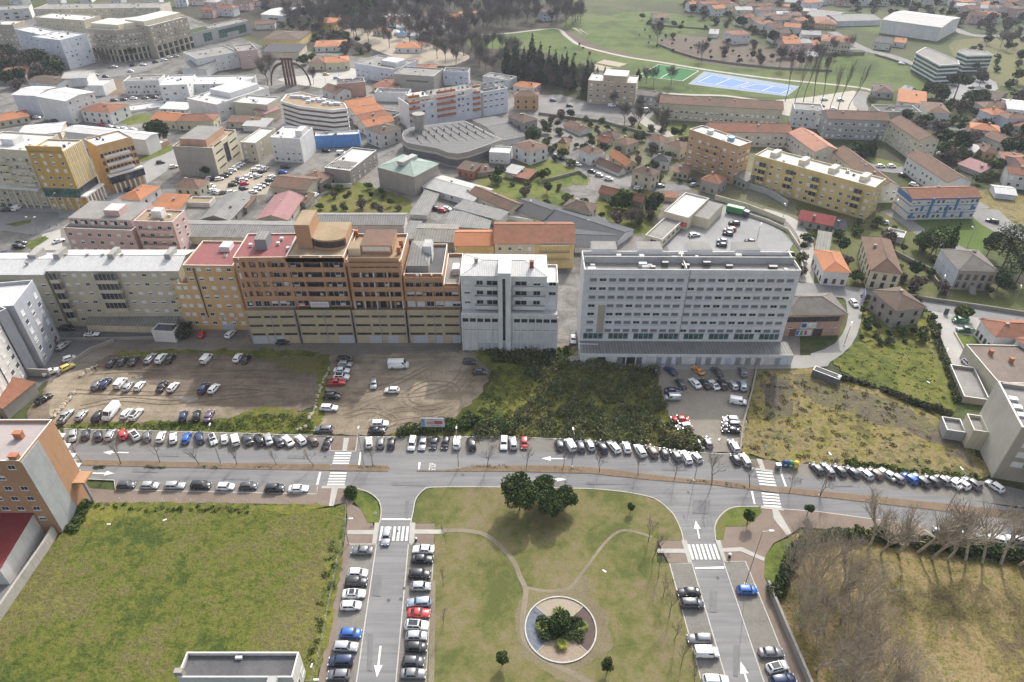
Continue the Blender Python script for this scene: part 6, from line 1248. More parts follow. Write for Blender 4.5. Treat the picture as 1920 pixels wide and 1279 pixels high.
CT = {'hatchback': (4.0,1.74,1.47,.93,.98,.36,-1.38,-1.86,.90),'saloon': (4.5,1.78,1.43,.92,.92,.25,-1.05,-1.66,.98),'estate car': (4.6,1.78,1.48,.94,.98,.35,-1.78,-2.16,.92),'SUV': (4.45,1.84,1.66,1.06,.98,.42,-1.62,-2.06,1.04),
      'small car': (3.55,1.62,1.49,.94,.98,.48,-1.22,-1.64,.92),'coupe': (4.25,1.8,1.30,.86,.72,.05,-.72,-1.7,.86),'small van': (4.4,1.8,1.83,1.05,1.28,.78,-2.08,-2.16,1.05),'large van': (5.7,2.0,2.5,1.35,2.15,1.45,-2.76,-2.82,1.3),'pickup': (5.1,1.84,1.75,1.08,.95,.40,-.70,-.95,1.02),'people carrier': (4.5,1.82,1.66,1.0,1.2,.55,-1.85,-2.18,.95)}
CM = {}
def car_meshes(t):
 if t in CM: return CM[t]
 L,W,H,bz,xb,xf,xr,xe,tz = CT[t]; F = L / 2; hw = W / 2; m = MB()
 van = t in ('small van','large van'); hoodz = bz - (.02 if van else .06)
 st = [(-F,.42,.30,.80,.70),(-F + .06,.28,.18,.90,tz - .10),(-F + .25,.22,.05,.97,tz - .01),(min(xe,-F + .5),.2,0,1,tz if t == 'saloon' or t == 'coupe' else bz),(xr,.19,0,1,bz),(0,.19,0,1,bz),(xb,.19,0,1,bz - .02),((xb + F) / 2 + .1,.2,.0,1,hoodz - .05),(F - .35,.2,.06,.97,hoodz - .12),(F - .1,.24,.14,.90,hoodz - .24),(F,.34,.25,.76,hoodz - .42)]
 if t == 'pickup': st = [s for s in st]
 ring = []
 for x,zl,_,wf,zt in st:
  w_ = hw * wf; ring.append([(x,-w_ * .93,zl),(x,-w_,zl + .18),(x,-w_,(zl + zt) / 2 + .05),(x,-w_ + .03,zt - .09),(x,-w_ + .11,zt - .01),(x,0,zt + .025),(x,w_ - .11,zt - .01),(x,w_ - .03,zt - .09),(x,w_,(zl + zt) / 2 + .05),(x,w_,zl + .18),(x,w_ * .93,zl)])
 n = len(ring[0]); k0 = len(m.v)
 for r in ring: m.v += r
 for i in range(len(ring) - 1):
  for j in range(n - 1): a = k0 + i * n + j; m.f.append((a,a + 1,a + n + 1,a + n)[::-1]); m.m.append(0)
  a = k0 + i * n; m.f.append((a,a + n,a + n + n - 1,a + n - 1)[::-1]); m.m.append(1)
 m.f.append(tuple(k0 + j for j in range(n))); m.m.append(0); m.f.append(tuple(k0 + (len(ring) - 1) * n + j for j in reversed(range(n)))); m.m.append(0)
 # cabin
 wb = hw - .09; wr = hw * (.9 if van else .74); zr = H
 def lv(f,inset=0): return None
 B_ = [(xb,-wb,bz - .03),(xb,wb,bz - .03),(xe,wb,bz - .03),(xe,-wb,bz - .03)]
 S_ = [(xf + .12,-wr - .02,zr - .09),(xf + .12,wr + .02,zr - .09),(xr - .08,wr + .02,zr - .09),(xr - .08,-wr - .02,zr - .09)]
 T_ = [(xf - .02,-wr + .1,zr - .015),(xf - .02,wr - .1,zr - .015),(xr + .05,wr - .1,zr - .015),(xr + .05,-wr + .1,zr - .015)]
 k = len(m.v); m.v += B_ + S_ + T_ + [((xf + xr) / 2,0,zr + .01)]
 for a in (0,4):
  for i in range(4): j = (i + 1) % 4; m.f.append((k + a + i,k + a + j,k + a + 4 + j,k + a + 4 + i)); m.m.append(0)
 for i in range(4): j = (i + 1) % 4; m.f.append((k + 8 + i,k + 8 + j,k + 12)); m.m.append(0)
 if t == 'pickup': m.box(-F + .1,xe - .08,-hw + .14,hw - .14,bz - .12,bz + .015,1)
 for sx in (1,-1): m.box(sx * F - (.02 if sx > 0 else -.0) ,sx * F + (.0 if sx > 0 else .02) * 1,-hw * .7,hw * .7,.3,.5,1)
 for sx in (1,-1): m.box(sx * (F + .005) - .01,sx * (F + .005) + .01,-.26,.26,.42,.54,2)
 body = m
 def pane(P0,P1,P2,P3,u0,u1,v0,v1,off=.012):
  P0,P1,P2,P3 = map(Vector,(P0,P1,P2,P3)); f = lambda u,v: (P0.lerp(P1,u)).lerp(P3.lerp(P2,u),v)
  a,b,c,d = f(u0,v0),f(u1,v0),f(u1,v1),f(u0,v1); nn = (b - a).cross(d - a).normalized(); q = MB()
  o = nn * off; A_,B2,C2,D2 = a + o,b + o,c + o,d + o; q.quad(A_,B2,C2,D2)
  for s,e,s2,e2 in ((a,b,A_,B2),(b,c,B2,C2),(c,d,C2,D2),(d,a,D2,A_)): q.quad(s,e,e2,s2)
  return q
 g = {'windscreen': pane(B_[0],B_[1],S_[1],S_[0],.07,.93,.12,.97),'rear_window': pane(B_[2],B_[3],S_[3],S_[2],.1,.9,.3 if t != 'coupe' else .1,.93)}
 if van: sides = [(.03,.16 if t == 'large van' else .30,.2,.88)]
 else: sides = [(.05,.46,.1,.9),(.49,.86,.1,.9)]
 gl = {}
 for nm,q in g.items(): gl[nm] = q
 sl,sr = MB(),MB()
 for u0,u1,v0,v1 in sides:
  q = pane(B_[1],B_[2],S_[2],S_[1],u0,u1,v0,v1); k = len(sl.v); sl.v += q.v; sl.f += [tuple(k + i for i in f) for f in q.f]; sl.m += q.m
  q = pane(B_[3],B_[0],S_[0],S_[3],1 - u1,1 - u0,v0,v1); k = len(sr.v); sr.v += q.v; sr.f += [tuple(k + i for i in f) for f in q.f]; sr.m += q.m
 wr_ = .33 if t not in ('large van','SUV','pickup') else .37; wx = (F * .62,-F * .6); wh = MB()
 k = len(wh.v)
 pr = [(0,-.10),(wr_ * .5,-.10),(wr_ * .62,-.085),(wr_ * .66,-.1),(wr_,-.09),(wr_,.09),(0,.09)]
 for j,(r_,y) in enumerate(pr):
  for i in range(14): a = 2 * math.pi * i / 14; wh.v.append((r_ * math.cos(a),y,r_ * math.sin(a)))
 for j in range(len(pr) - 1):
  for i in range(14): i2 = (i + 1) % 14; wh.f.append((k + j * 14 + i,k + j * 14 + i2,k + (j + 1) * 14 + i2,k + (j + 1) * 14 + i)); wh.m.append(0 if j >= 3 else 1)
 CM[t] = dict(body=body,glass=gl,sl=sl,sr=sr,wheel=wh,wr=wr_,wx=wx,hw=hw,F=F,hood=hoodz,bz=bz,L=L,W=W,H=H,xb=xb,tz=tz,CACHE={}); return CM[t]
def cached(d,key,fn):
 if key not in d['CACHE']: d['CACHE'][key] = fn()
 return d['CACHE'][key]
NC = [0]
def car(t,col,x,y,head,label,group=None,lod=0,z=0.0,roofdark=False):
 d = car_meshes(t); NC[0] += 1; nm = {'large van': 'van','small van': 'van','pickup': 'pickup_truck'}.get(t,'parked_car')
 cat = {'large van': 'van','small van': 'van','pickup': 'pickup truck'}.get(t,'car')
 r = thing(nm,label,cat,(x,y,z),R(head),group)
 link('body',cached(d,('b',col),lambda: d['body'].mesh('body',[PAINT[col],TRIM,SHUT],True)),r)
 if lod:
  def gm():
   q = MB()
   for s in list(d['glass'].values()) + [d['sl'],d['sr']]: k = len(q.v); q.v += s.v; q.f += [tuple(k + i for i in f) for f in s.f]; q.m += s.m
   return q.mesh('window_glass',CGLASS)
  link('window_glass',cached(d,'gm',gm),r)
  def wm():
   q = MB()
   for sx in d['wx']:
    for sy in (-1,1): q.tube((sx,sy * (d['hw'] - .18),d['wr']),(sx,sy * (d['hw'] + .015),d['wr']),d['wr'],n=10)
   return q.mesh('wheels',TYRE)
  link('wheels',cached(d,'wm',wm),r); return r
 for k_,q in d['glass'].items(): link(k_,cached(d,k_,lambda: q.mesh(k_,CGLASS)),r)
 link('side_window',cached(d,'sl',lambda: d['sl'].mesh('side_window',CGLASS)),r); link('side_window',cached(d,'sr',lambda: d['sr'].mesh('side_window',CGLASS)),r)
 w_ = cached(d,'wh',lambda: d['wheel'].mesh('wheel',[TYRE,RIM]))
 for sx in d['wx']:
  for sy in (-1,1): link('wheel',w_,r,(sx,sy * (d['hw'] - .075),d['wr']),(0,0,0 if sy < 0 else math.pi))
 F,hw = d['F'],d['hw']
 hl = cached(d,'hl',lambda: MB().box(-.16,.03,-.17,.17,-.09,.09).mesh('headlight',LAMPG)); tl = cached(d,'tl',lambda: MB().box(-.02,.10,-.13,.13,-.12,.12).mesh('tail_light',TAILL)); mi = cached(d,'mi',lambda: MB().box(-.07,.07,-.11,.11,-.06,.08).mesh('mirror',PAINT['black']))
 for sy in (-1,1):
  link('headlight',hl,r,(F - .07,sy * (hw * .68),d['hood'] - .30)); link('tail_light',tl,r,(-F + .0,sy * (hw * .74),d['tz'] - .26)); link('mirror',mi,r,(d['xb'] - .22,sy * (hw + .08),d['bz'] + .03))
 if roofdark:
  L_,W_,H_,bz,xb,xf,xr,xe,tz = CT[t]; link('sunroof',cached(d,'sr2',lambda: MB().box(xr + .2,xf - .1,-W_ * .30,W_ * .30,H_ - .02,H_ + .018).mesh('sunroof',CGLASS)),r)
 return r
C_ = {'w': 'white','s': 'silver','g': 'grey','d': 'dark grey','k': 'black','n': 'navy blue','b': 'blue','r': 'red','y': 'yellow','e': 'green','o': 'brown','p': 'pale blue','a': 'orange','u': 'purple grey'}
T_ = {'h': 'hatchback','s': 'saloon','e': 'estate car','u': 'SUV','m': 'small car','c': 'coupe','v': 'small van','V': 'large van','P': 'pickup','p': 'people carrier'}
def row(desc,group,head,spec,lod=0,z=.25,order='left'):
 """spec: 'x,y,colourType[*][@heading];...' in left to right (or top to bottom) order"""
 for i,it in enumerate(spec.split(';')):
  x,y,ct = it.strip().split(','); hd = head
  if '@' in ct: ct,h_ = ct.split('@'); hd = float(h_)
  dark = '*' in ct; ct = ct.replace('*',''); col,t = C_[ct[0]],T_[ct[1]]
  a = at(float(x),float(y),CT[t][2] * .5); hd += rnd.uniform(-2.5,2.5)
  side = 'from left' if order == 'left' else 'from the top'
  car(t,col,a.x,a.y,hd,'%s %s, %s %s %s' % (col,t,ORD[i],side,desc),group,lod,z,dark)
G1 = 'cars along the north kerb of the main road'
row('in the kerb row west of the crossing',G1,113,'137,818,sh@295;161,815,dh;185,817,dh@120;207,816,sh@100;230,815,rh@120;252,816,wu*@133;276,818,gh;302,820,wh@100;325,822,wh;350,822,bh@97;374,821,ne@120;399,824,wh*@300;421,824,wm@110;441,824,wv@115;464,824,ds@125;486,825,ke@125;503,824,ss@120;522,827,ds@125;540,827,ws@133;564,825,wh@130;586,826,oh@125;614,831,kc@80')
row('in the kerb row right of the west crossing',G1,94,'692,830,wh@100;714,830,gh@98;734,831,kh;773,832,wp@270;793,832,ss@268;814,831,dh@266;835,831,kh@266;857,830,wu@90;884,832,ku@100;945,831,we@268;962,831,su@95;983,831,rh@270')
row('in the kerb row below the scrubland',G1,108,'1049,834,dh@98;1069,834,wv@108;1088,835,de@95;1106,835,sh@102;1128,838,ku@108;1151,838,we@116;1175,839,wh@96;1200,845,wu@106;1222,846,ou@106;1245,850,dm@98;1267,854,gh@102;1286,857,we@100;1304,857,sh@115;1379,861,dm@98;1397,863,se@98')
row('in the kerb row beside the recycling bins',G1,112,'1531,879,dh@108;1552,881,ge@100;1573,882,dh@110;1597,885,dh;1622,889,sh@116;1640,888,oh@118;1664,890,ss@120;1680,896,gh@122;1705,897,bh@118;1726,900,de@112;1746,901,dh@120;1766,900,gh@122;1785,905,ws@120;1802,907,wh@120;1822,906,gu@118;1865,912,wh@120')
row('in the bay below the main road','cars in the south bay of the main road',0,'237,910,dh;281,911,sh;328,911,se;377,910,kp;423,913,wh;466,912,dh;515,916,ku;560,917,ws')
GL = 'cars parked on the left dirt lot'
row('in the far row of the left dirt lot',GL,88,'209,680,dh@95;230,677,dh@92;251,676,ds@90;282,672,se@84;302,672,wu@82;320,672,kh@88;387,672,wv@82;446,671,wh@84;462,673,kh@86')
row('in the middle row of the left dirt lot',GL,88,'182,721,ge@95;198,719,ne@88;226,718,wv@84;240,725,sh@86;262,724,wh@84;304,725,ks@86;325,726,wh@82;382,728,nu@84;401,729,wh@80')
row('in the near row of the left dirt lot',GL,88,'123,780,sP@86;153,779,sh@86;185,780,ku@86;208,772,wV@264;237,776,wh@84;255,777,wu*@82;344,780,nh@100;369,779,kh*@104;392,780,us@94')
for lb,sp in (('black saloon beside the long tile roofed shed','82,748,ks@62'),('yellow hatchback at the upper left corner of the dirt lot','126,689,yh@55'),('white small car behind the yellow hatchback','130,673,wm@40'),('white saloon tucked against the wall below the grey tower','96,697,ws@40'),('silver hatchback in the yard right of the grey tower','119,648,se@75'),
               ('white two tone coupe driving along the yard below the cream block','172,627,wc*@5'),('dark saloon in the shade at the foot of the cream block','126,615,ks@0'),('black hatchback against the foot of the orange blocks','531,642,kh@0'),('red small car near the round shrub','379,627,rm@95'),('white hatchback parked at the foot of the amber block','432,627,wh@75'),
               ('white hatchback at the left corner of the hotel','1075,637,wh@265'),('dark hatchback in the street right of the hotel curve','1540,477,sh@100'),('white van on the concrete lane by the purple banner','1601,569,wh@275'),('silver car driving over the zebra crossing of the left street','725,1006,se@270'),
               ('white car on the lane above the supermarket bend','1517,447,wh@110'),('grey car on the street by the banded offices','1790,160,gh@120'),('dark blue estate at the curve near the striped lawn block','1861,414,ke@140'),('white car at the foot of the yellow block','1657,417,wh@165'),('purple blue coupe beside the walled lawn of the villa','1838,665,bh@160'),('white small car nosed into the villa yard ramp','1814,681,wm@280'),('silver estate beside the villa wing','1872,671,se@160'),('black saloon next to the silver estate','1884,679,ks@160'),('long green pickup in front of the villa','1810,619,eP@175'),('green small van with pale roof by the villa hedge','1800,602,ev@170'),('yellow taxi at the roundabout','611,139,yh@0'),('pale blue hatchback at the roundabout crossing','631,146,ph@0'),('dark blue car at the end of the avenue with the island','1037,188,nh@0'),('white van in front of the beige stepped block','1147,198,wv@0'),('white large van beside the grey terraced corner building','1209,208,wV@0'),('black hatchback next to the avenue island','1068,198,kh@0'),('white van parked by the stone barn','590,367,wv@70'),('black hatchback on the avenue below the ochre block','12,393,ks@10'),('white small van on the avenue below the ochre block','32,390,wv@80'),('dark estate on the avenue beside the red pavilion','301,304,kh@20'),('white hatchback leaving the sandy car park','325,312,wh@30'),('white coupe on the avenue behind the pink block','192,382,wc@25'),('dark saloon on the avenue above the orange roof','243,355,ks@40'),('white coupe on the small street beside the pink block','110,451,wc@50'),
               ('black hatchback on the verge left of the double lamp','35,461,ke@350'),('dark grey hatchback behind it on the verge','40,454,dh@345'),('dark saloon at the left edge below the verge','12,474,ns@340'),('pale blue car cut by the left edge below the verge','3,489,ph@60')):
 a = sp.split(','); ct,h_ = a[2].split('@'); dark = '*' in ct; p_ = at(float(a[0]),float(a[1]),.7); car(T_[ct[1]],C_[ct[0]],p_.x,p_.y,float(h_),lb,None,0 if float(a[1]) > 560 else 1,.25 if float(a[1]) > 560 else .1,dark)
GC = 'cars on the middle dirt lot'
row('at the left side of the middle dirt lot',GC,0,'645,673,kh@2;647,683,sh@0;641,695,ws@355;640,707,wu*@0;630,717,rP@5;623,742,ku@0;617,765,we@355;607,805,ge@178',order='top')
row('out on the middle dirt lot',GC,0,'701,720,sh@275;735,732,wh@178;747,683,wV@0;712,795,wu@0;707,807,kc@2;881,678,dh@0;900,697,dh@0')
GH = 'cars in the gravel car park below the hotel'
row('in the top row of the gravel car park',GH,108,'1223,694,ks@135;1257,695,ns@120;1309,695,ac@120;1344,697,de@104;1392,697,ge@88')
row('in the second row of the gravel car park',GH,104,'1276,719,de@102;1303,719,ws@110;1322,720,ks@105;1339,722,wc*@105;1354,720,ku@98;1374,723,sh@104;1392,723,pp@84')
row('along the sides of the gravel car park',GH,0,'1261,733,ns@2;1260,745,sv@180;1384,752,wv@345;1275,787,rs@180;1282,800,wh@195;1370,787,wh@176;1371,796,ge@180;1370,807,ks@178;1376,837,se@100;1326,830,gh@98',order='top')
GW = 'cars parked on the left street'
row('in the west bays of the left street',GW,0,'679,1033,gs@180;671,1075,wh;668,1092,ku;664,1114,ws*;658,1136,wh;658,1188,bh;648,1213,se;639,1240,np@180;635,1266,gh@180;628,1298,gh',order='top')
row('in the east bays of the left street',GW,0,'794,1031,ws@180;792,1049,ks;787,1077,ku;789,1100,sh;786,1130,pe@180;786,1150,rc;781,1173,wu*;781,1193,sh;781,1214,kh;775,1241,dh@0;775,1264,gs@0',order='top')
GE = 'cars parked on the right street'
row('in the west bays of the right street',GE,0,'1291,1111,ks@180;1298,1132,dp@0;1312,1198,ge@180;1325,1223,wv@0;1342,1276,we@0',order='top')
row('in the east bays of the right street',GE,0,'1401,1107,bh@0;1446,1224,gs@0;1457,1251,wh*@15;1468,1275,ne@8',order='top')
row('in the bay along the lower right pavement','cars along the lower right bay',160,'1771,998,de@158;1820,1004,ge@158;1866,1011,wh@160;1906,1013,sh@160')
row('in the supermarket car park','cars in the supermarket car park',160,'1302,440,se@10;1354,451,ph@165;1353,459,kh@165;1365,438,kh@160;1366,431,sh@160;1371,429,rh@160;1377,418,ku@160;1404,459,wh@165;1406,452,kh@160;1478,475,ke@165',lod=1,z=.12)
row('in the sandy town car park','cars in the sandy town car park',25,'394,334,wh@20;402,335,kh@30;411,335,wh@30;420,330,kh@25;427,325,gh@25;435,319,wh@25;441,314,wh@25;446,310,we@25;452,307,wh@25;459,303,gh@25;466,299,sh@25;396,348,wh@330;398,356,wh@60;405,359,sh@60;412,360,wh@60;420,360,gh@30;433,360,wh@30;445,361,wh@30;436,346,kh@25;442,342,kh@25;450,335,gh@25;456,337,wh@25;458,344,rh@25;456,353,nh@25;465,331,wh@25;471,327,ws@25;479,318,we@25;486,313,wh@25;484,330,sh@60;492,321,ke@60;497,315,wh@60;474,360,wh@20;482,354,wh@20;489,349,wh@20;496,345,gh@20;505,338,kh@50;509,331,wh@50',lod=1,z=.1)
row('by the blue netted wing','cars behind the scaffolded block',0,'535,312,ku@0;612,282,kh@350;640,286,wv@0;530,322,bh@0',lod=1,z=.1)
row('in the street above the warehouses','cars in the upper streets',10,'69,220,wh@5;102,226,kh@0;113,224,wh@0;192,233,rh@340;205,237,sh@350;218,240,gh@350;232,241,wh@345;250,243,wh@350;214,187,kh@0;232,186,kh@0;251,184,wh@0;272,183,gh@0;290,182,kh@0',lod=1,z=.1)
row('on the square before the curved beige blocks','cars on the upper square',20,'215,125,wh@0;250,122,kh@10;268,121,wh@10;291,116,kh@20;307,112,wh@20;318,107,wh@25;330,105,sh@25;180,140,kh@0;198,143,kh@0;245,133,wh@0',lod=1,z=.1)
row('along the lane between the small houses','cars in the lane of small houses',330,'1042,292,kh@330;1054,297,kh@330;1083,308,wh@330;1110,321,kh@330;1124,328,sh@330;1142,335,wh@335;1197,353,wh@350;1238,348,gh@5;1297,338,nh@20;1302,346,ph@20',lod=1,z=.12)
row('on the poplar parking','cars on the poplar parking',0,'1546,186,wh@0;1576,187,sh@0;1540,198,gh@5;1562,204,wh@5;1638,203,gh@5;1690,119,wh@330;1810,150,gh@0;1822,164,kh@10;1830,170,kh@10;1840,152,wh@0',lod=1,z=.1)
row('on the street of the white dark windowed block','cars by the right hand blocks',10,'1652,311,wh@0;1672,311,wh@0;1694,328,kh@320;1714,346,wh@320;1764,288,wh@340;1853,218,wh@0;1863,227,wh@350;1880,231,gh@350',lod=1,z=.1)
row('in the works courtyard','cars in the works courtyard',0,'808,389,kh@340;818,391,kh@340;829,394,rm@340;838,391,wh@340',lod=1,z=.1)
row('in the park edge car park','cars at the wooded park',0,'718,30,wh@80;724,32,wh@80;730,29,wh@80;736,32,sh@80;742,29,wh@80;748,31,wh@80;754,28,sh@80;760,31,wh@80;766,29,wh@80',lod=1,z=.1)
# green lorry
a = at(1384,398,1.2); root = thing('lorry','green box lorry with dark cab at the top of the supermarket car park','lorry',(a.x,a.y,.1),R(-32))
MB().box(-4.6,2.0,-1.2,1.2,1.0,3.3,0).build('cargo_box',m_plain('lorry_green',(.03,.20,.07),.5),root); MB().box(-4.6,4.0,-1.0,1.0,.6,.99,0).build('chassis',TRIM,root)
m = MB(); m.prism([(2.2,-1.15),(4.2,-1.15),(4.2,1.15),(2.2,1.15)],.6,[2.7,2.5,2.5,2.7]); m.build('cab',m_plain('cab_blue',(.04,.06,.10),.4),root); MB().box(4.21,4.25,-1.0,1.0,1.6,2.3).build('windscreen',CGLASS,root)
for x in (-3.4,3.3):
 for y in (-1.2,1.2): m = MB(); m.tube((0,-.15,0),(0,.15,0),.48,n=14); link('wheel',m.mesh('wheel',TYRE),root,(x,y,.48))
print('CARS',NC[0])
# ---------------- plants ----------------
NR = np.random.RandomState(11)
def quads_mesh(name,C,size,mats,flat=0.0,stretch=1.0,nz=None,seed=0):
 """many small leaf faces at the places C"""
 n = len(C); r = np.random.RandomState(seed + n)
 u = r.normal(size=(n,3)); u /= np.linalg.norm(u,axis=1)[:,None] + 1e-9
 v = r.normal(size=(n,3)); v -= (v * u).sum(1)[:,None] * u; v /= np.linalg.norm(v,axis=1)[:,None] + 1e-9
 if flat: u[:,2] *= (1 - flat); v[:,2] *= (1 - flat)
 s = (size * r.uniform(.55,1.3,n))[:,None]; u = u * s * .5 * stretch; v = v * s * .5
 V = np.empty((n,4,3)); V[:,0] = C - u - v; V[:,1] = C + u - v * .6; V[:,2] = C + u * 1.1 + v; V[:,3] = C - u * .8 + v
 me = bpy.data.meshes.new(name); me.vertices.add(n * 4); me.vertices.foreach_set('co',V.ravel().astype(np.float32))
 me.loops.add(n * 4); me.loops.foreach_set('vertex_index',np.arange(n * 4,dtype=np.int32)); me.polygons.add(n)
 me.polygons.foreach_set('loop_start',np.arange(0,n * 4,4,dtype=np.int32)); me.polygons.foreach_set('loop_total',np.full(n,4,np.int32))
 for m_ in mats: me.materials.append(m_)
 me.polygons.foreach_set('material_index',r.choice(len(mats),n).astype(np.int32)); me.update(calc_edges=True); me.validate(); return me
def cloud(lobes,n,r=NR,lo=.55):
 lobes = np.array(lobes,float); vol = lobes[:,3] * lobes[:,4] * lobes[:,5]; k = r.choice(len(lobes),n,p=vol / vol.sum()); L = lobes[k]
 d = r.normal(size=(n,3)); d /= np.linalg.norm(d,axis=1)[:,None]; rad = lo + (1 - lo) * r.uniform(size=(n,1)) ** .6
 return L[:,:3] + d * L[:,3:] * rad
LF = lambda k,c,v=.35: m_leaf('leaf_' + k,c,v)
GREEN_D = [LF('dark_a',(.036,.058,.022)),LF('dark_b',(.06,.085,.03)),LF('dark_c',(.024,.040,.017))]
GREEN_M = [LF('mid_a',(.05,.085,.02)),LF('mid_b',(.085,.125,.03)),LF('mid_c',(.032,.058,.018))]
GREEN_L = [LF('light_a',(.10,.14,.03)),LF('light_b',(.14,.17,.04)),LF('light_c',(.06,.09,.02))]
SCRUBL = [LF('scrub_a',(.09,.115,.045)),LF('scrub_b',(.15,.165,.065)),LF('scrub_c',(.13,.115,.08)),LF('scrub_d',(.07,.095,.038))]
BROWNL = [LF('twig_a',(.12,.09,.07)),LF('twig_b',(.085,.065,.055)),LF('twig_c',(.15,.12,.095))]
YELLOWG = [LF('yel_a',(.17,.17,.03)),LF('yel_b',(.13,.15,.03)),LF('yel_c',(.20,.17,.06))]
BARK = m_plain('bark',(.14,.12,.10),.95,var=.4,scale=1.2); BARK_L = m_plain('pale_bark',(.34,.29,.225),.95,var=.35,scale=1.2); BARK_D = m_plain('dark_bark',(.095,.082,.07),.95,var=.4,scale=1.2)
def bare(seed,h,spread=.35,levels=4,kids_=4,r0=None,up=.5,trunk=.35,mat=BARK,stems=1,minr=.012):
 """leafless tree: (trunk mesh, branches mesh)"""
 r = random.Random(seed); T,B = MB(),MB(); r0 = r0 or h * .017
 def grow(p,d,L,rad,lv):
  n = 3 if lv < 2 else 2; q = p
  for i in range(n):
   d = (d + Vector((r.gauss(0,.10),r.gauss(0,.10),r.gauss(.03,.06)))).normalized(); q2 = q + d * L / n; ra = rad * (1 - .28 * i / n); rb = rad * (1 - .28 * (i + 1) / n)
   (T if lv == 0 else B).tube(q,q2,max(ra,minr),max(rb,minr),n=6 if lv == 0 else (4 if lv == 1 else 3),caps=False); q = q2
   if lv < levels and (i > 0 or lv > 0 or trunk < .2):
    for _ in range(kids_ if i == n - 1 else max(1,kids_ - 2)):
     a = r.uniform(0,2 * math.pi); s_ = Vector((math.cos(a),math.sin(a),0)); nd = (d * r.uniform(.6,1.0) + s_ * r.uniform(spread * .7,spread * 1.6) + Vector((0,0,up * .4))).normalized()
     grow(q,nd,L * r.uniform(.5,.78),rb * r.uniform(.42,.62),lv + 1)
  if lv < levels: grow(q,(d + Vector((r.gauss(0,.1),r.gauss(0,.1),up * .2))).normalized(),L * .7,rad * .66,lv + 1)
 for s_ in range(stems):
  a = r.uniform(0,6.28); lean = 0 if stems == 1 else r.uniform(.1,.5); grow(Vector((0,0,-.1)),Vector((math.cos(a) * lean,math.sin(a) * lean,1)).normalized(),h * trunk,r0,0)
 return T,B
def tree_proto(name,cat,T=None,crown=None,mats=(BARK,),crown_name='crown',hide=True):
 o = thing(name,'tmp',cat)
 if T is not None: T.build('trunk',mats[0],o)
 if crown is not None: link(crown_name,crown,o)
 pt = proto_tree(o); pt_used[o.name] = False; return pt
pt_used = {}
def put(pt,x,y,label,group=None,s=1.0,rz=None,z=.0):
 o,ch = pt; rz = rnd.uniform(0,6.28) if rz is None else rz
 if not pt_used.get(o.name):
  pt_used[o.name] = True; o.location = (x,y,z); o.rotation_euler = (0,0,rz); o.scale = (s,) * 3 if not hasattr(s,'__len__') else s; o['label'] = label
  if group: o['group'] = group
  return o
 return copy_thing(pt,(x,y,z),rz,label,group,s)
def bare_proto(name,seed,h,mat=BARK,**k):
 T,B = bare(seed,h,mat=mat,**k); return tree_proto(name,'tree',T,B.mesh('branches',mat),(mat,),'branches')
YOUNG = [bare_proto('bare_tree',s,7.0,levels=3,kids_=3,trunk=.42,spread=.42,r0=.10,minr=.012) for s in (1,2,3)]
PLANE = [bare_proto('bare_tree',s,15.0,mat=BARK_L,levels=3,kids_=4,trunk=.33,spread=.40,r0=.22,up=.7,minr=.016) for s in (11,12,13)]
CLUMP = [bare_proto('bare_tree',s,15.0,mat=BARK_L,levels=3,kids_=3,trunk=.36,spread=.40,r0=.10,up=.5,stems=6,minr=.011) for s in (21,22)]
WOOD = [bare_proto('bare_tree',s,19.0,mat=BARK_D,levels=3,kids_=5,trunk=.38,spread=.5,r0=.26,up=.3,minr=.038) for s in (31,32,33)]
POPLAR = [bare_proto('poplar_tree',s,20.0,mat=BARK_D,levels=3,kids_=3,trunk=.5,spread=.10,r0=.20,up=1.2,minr=.02) for s in (41,42)]
# median and lawn trees
GM = 'young leafless trees of the main road median'
for i,(x,y,s) in enumerate([(154,868,1.0),(228,871,1.25),(301,869,1.05),(374,873,1.0),(445,873,.9),(519,873,.75),(589,876,.85),(699,876,.95),(914,877,1.05),(987,880,.9),(1056,879,.9),(1124,886,.95),(1196,893,.95),(1264,901,.95),(1334,909,1.5),(1405,916,1.05),(1479,926,.9),(1537,932,.9)]):
 a = at(x,y); put(YOUNG[i % 3],a.x,a.y,'young leafless tree, %s from left on the road median' % ORD[i],GM,s,z=.3)
for i,(x,y,s) in enumerate([(1215,1018,1.1),(1224,1050,1.05),(1234,1085,1.1),(1243,1121,1.0),(1254,1160,1.1),(1265,1199,1.0),(1277,1248,1.0),(1300,1290,1.0)]):
 a = at(x,y); put(YOUNG[(i + 1) % 3],a.x,a.y,'slender leafless tree, %s from the top along the right edge of the lawn' % ORD[i],'slender trees along the right lawn edge',(.8 * s,.8 * s,s),z=.3)
for i,(x,y) in enumerate([(837,1019),(832,1101),(831,1179)]):
 a = at(x,y); put(YOUNG[i],a.x,a.y,'thin leafless tree, %s from the top along the left edge of the lawn' % ORD[i],'thin trees along the left lawn edge',(.5,.5,.85),z=.3)
